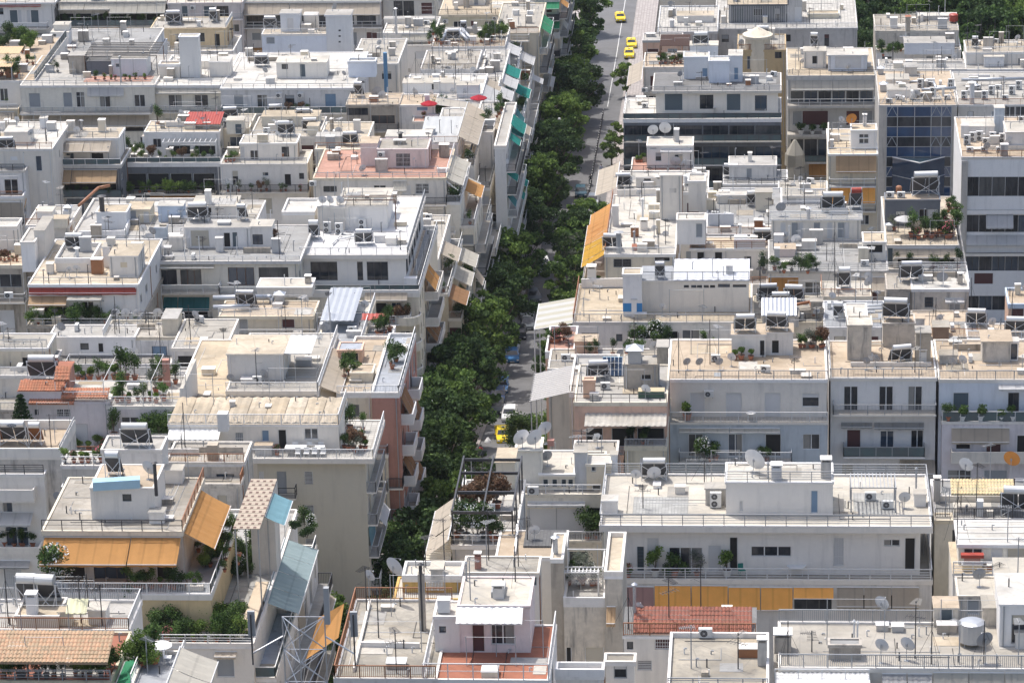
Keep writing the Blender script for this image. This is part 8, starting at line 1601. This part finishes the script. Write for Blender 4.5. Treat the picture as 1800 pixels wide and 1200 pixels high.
car(950, 480, 'grey', (.12, .13, .14), 12, 'grey car glimpsed beside the grey green tree'); car(955, 470, 'white', (.7, .7, .7), 10, 'white car glimpsed under the trees halfway along the street')
def gp(px, py):
    lo, hi = 250.0, 760.0
    for _ in range(50):
        m = (lo+hi)/2
        if atY(px, py, m).z > gz(m): lo = m
        else: hi = m
    P = atY(px, py, lo); return V((P.x, P.y, gz(P.y)+.02))
P = gp(1038, 326); scooter(P, 0, 'dark motor scooter ridden down the middle of the road'); human('rider', 'motorcyclist in dark clothes and helmet riding a scooter on the road', P+V((0, .1, 0)), 0, (.03, .03, .035), (.03, .03, .04), 'ride')
human('walker', 'pedestrian in a pale top and dark trousers walking by the road', gp(1057, 308), .3, (.35, .38, .5), (.04, .04, .07))
human('redman', 'man in a red shirt standing beside parked scooters', gp(846, 808), 2.5, (.5, .06, .07), (.04, .04, .05)); scooter(gp(835, 815), .4, 'dark parked scooter beside the man in the red shirt'); scooter(gp(822, 812), .6, 'second parked scooter further from the man in red')
# street lamps
def lamp(P, h, label, globe=True):
    o = thing('street_lamp', 'street lamp', P, label=label, group='street lamps'); p = MB(); p.tube((0, 0, 0), (0, 0, h), .09, MT('green'), 8, .06); p.build('pole', o, org=(0, 0, 0)); m = mat('lamp_glass', (.75, .75, .73), 'flat', rough=.3)
    g = MB(); g.lathe([(0, -.25), (.18, -.18), (.25, 0), (.18, .18), (0, .25)], m, 12, (.0, 0, h+.2)); g.build('globe', o, org=(0, 0, 0), smooth=True)
    g = MB(); g.tube((0, 0, h*.72), (.5, 0, h*.74), .03, MT('green'), 5); g.lathe([(0, -.2), (.15, -.14), (.2, 0), (.15, .14), (0, .2)], m, 12, (.62, 0, h*.74)); g.build('side_globe', o, org=(0, 0, 0), smooth=True)
G0 = gp(762, 850); lamp(G0, 9.0, 'tall green street lamp with two white globes near the round balconies'); lamp(gp(1032, 85), 7, 'green street lamp on the far pavement'); lamp(gp(985, 300), 8, 'green street lamp among the plane trees')
o = thing('hanging_lamp', 'street lamp', gp(861, 890), label='white lamp hanging on a wire across the street'); mb = MB(); h = MB()
P = o.location; mb.tube((P.x-10, P.y, P.z+8), (P.x, P.y, P.z+7.6), .012, MT('dark'), 3); mb.tube((P.x, P.y, P.z+7.6), (P.x+9, P.y, P.z+8), .012, MT('dark'), 3); mb.build('wire', o); h.lathe([(.05, .5), (.3, .15), (.36, 0), (0, -.05)], mat('lamp_glass', (.75, .75, .73), 'flat'), 12, (P.x, P.y, P.z+7.1)); h.build('shade', o)
# street trees: (picture x of the crown's middle, world Y, world X, kind, height)
TR = [('plane', -32.3, 612, 10), ('plane', -32.7, 596, 11), ('plane', -32.1, 582, 9.5), ('plane', -32.5, 570, 11), ('plane', -31.7, 558, 9), ('plane', -29.7, 550, 9.5), ('plane', -32.3, 545, 11), ('plane', -31.9, 534, 9.5), ('plane', -31.3, 523, 11), ('plane', -32.5, 512, 10), ('plane', -31.7, 502, 11.5), ('plane', -32.3, 490, 10), ('plane', -31.9, 479, 11.5),
      ('plane', -33.5, 468, 9.5), ('plane', -32.7, 457, 11), ('plane', -33.3, 445, 10), ('plane', -32.7, 434, 11.5), ('plane', -33.7, 423, 9.5), ('plane', -33.1, 413, 11), ('plane', -33.9, 402, 10), ('plane', -33.3, 391, 11), ('plane', -33.9, 381, 9), ('plane', -33.5, 371, 11), ('plane', -34.3, 361, 9.5),
      ('plane', -24.6, 468, 8), ('plane', -25.2, 460, 8.5), ('bright', -24.2, 412, 8), ('plane', -25.4, 434, 8.5), ('bright', -25.0, 452, 9), ('grey', -25.6, 446, 9.0), ('bright', -22.6, 440, 8.5), ('bright', -22.8, 428, 7.5), ('bright', -23.4, 420, 6.5), ('bright', -23, 566, 6), ('bright', -23.6, 522, 5), ('bright', -23.4, 532, 4.5),
      ('bright', -25.2, 398, 6), ('plane', -24.8, 404, 6), ('plane', -24.6, 390, 6), ('bright', -23.5, 380, 5.5), ('russet', -23, 385, 4.5), ('bright', -22.8, 372, 6)]
VAR = {'plane': [(14, (0, 1, 1), 11000, .36), (11, (0, 0, 3), 12000, .36), (12, (0, 3), 12000, .36), (13, (0, 0, 1), 12000, .36)], 'bright': [(21, (1, 0), 5200, .36), (22, (1,), 5200, .36)], 'grey': [(31, (2, 3, 0), 5200, .3)], 'russet': [(41, (4, 0), 2600, .3)]}
TN = {'plane': 'leafy green plane tree', 'bright': 'light green roadside tree', 'grey': 'grey green tree with thin drooping leaves', 'russet': 'small russet leaved tree'}
for i, (k, X, Y, h) in enumerate(TR):
    v = VAR[k][i % len(VAR[k])]; o = place(f'tree{v[0]}', mk_tree(v[0], 9.0 if k in ('plane', 'grey') else 7.5, 4.6 if k == 'plane' else 3.4, v[1], v[2], v[3]), V((X, Y, gz(Y))), i*1.7, h/(9.0 if k in ('plane', 'grey') else 7.5))
    o['group'] = 'trees along the street'; TREES = 1; o['label'] = ''
    THINGS.append((o, TN[k], 'west of the road' if X < -29 else 'on the pavement east of the road'))
for (X, Y, k, h, lab) in [(-31.2, 298, 'plane', 10.5, 'dense tree at the near street corner beside the grey blank wall'), (-30.2, 308, 'plane', 10, 'second dense tree just behind the near street corner tree'), (-32.8, 289, 'plane', 9.5, 'dense tree close under the balconies of the grey blank wall'), (-32.5, 278, 'plane', 8, 'dark tree below the two large dishes'), (-30.5, 322, 'grey', 7.5, 'silvery olive tree at the street corner'), (-28.5, 330, 'grey', 6.5, 'second silvery olive tree behind the corner one'), (-32.5, 318, 'plane', 10.5, 'dark tree left of the silvery olives'), (-38, 276, 'plane', 8, 'dark tree in the gap below the grey blank wall'), (-41.5, 279, 'plane', 8.5, 'dark tree at the foot of the grey blank wall'), (-36, 270, 'plane', 7, 'dark tree behind the rough concrete roof'),
    (-32.6, 333, 'plane', 10, 'tall plane tree behind the silvery olives'), (-33.2, 342, 'plane', 10.5, 'tall plane tree right of the round balconies'), (-34.0, 351, 'plane', 10.5, 'plane tree above the hanging street lamp')]:
    v = VAR[k][int(Y) % len(VAR[k])]; o = place(f'tree{v[0]}', mk_tree(v[0], 9.0, 4.6, v[1], v[2], v[3]), V((X, Y, gz(Y))), Y*.3, h/9.0); o['label'] = lab; o['group'] = 'trees along the street'
# dark park trees beyond the last roofs
i = 0
for row, Y in enumerate((560, 574, 590, 606)):
    for X in range(8, 62, 6):
        v = VAR['plane'][i % 3]; i += 1; h = 12+R0.uniform(-2, 3)+row*.8; o = place(f'tree{v[0]}', mk_tree(v[0], 9.0, 4.6, v[1], v[2], v[3]), V((X+R0.uniform(-2, 2), Y+R0.uniform(-3, 3), 0)), i*1.3, h/9.0)
        o['label'] = 'tall dark park tree beyond the last roofs in the upper corner'; o['group'] = 'park trees in the upper corner'

# thin summer haze over the whole scene
hm = bpy.data.materials.new('summer_haze'); hm.use_nodes = True; n_ = hm.node_tree.nodes; n_.remove(n_['Principled BSDF']); pv = n_.new('ShaderNodeVolumePrincipled'); pv.inputs['Color'].default_value = (.86, .92, 1, 1); pv.inputs['Density'].default_value = .00004; pv.inputs['Anisotropy'].default_value = .3
hm.node_tree.links.new(pv.outputs[0], n_['Material Output'].inputs['Volume']); mb = MB(); mb.box(-950, -60, -1.5, 950, 2550, 176, hm); hz = mb.build('haze'); hz['kind'] = 'stuff'
finish_all()
finish_labels()
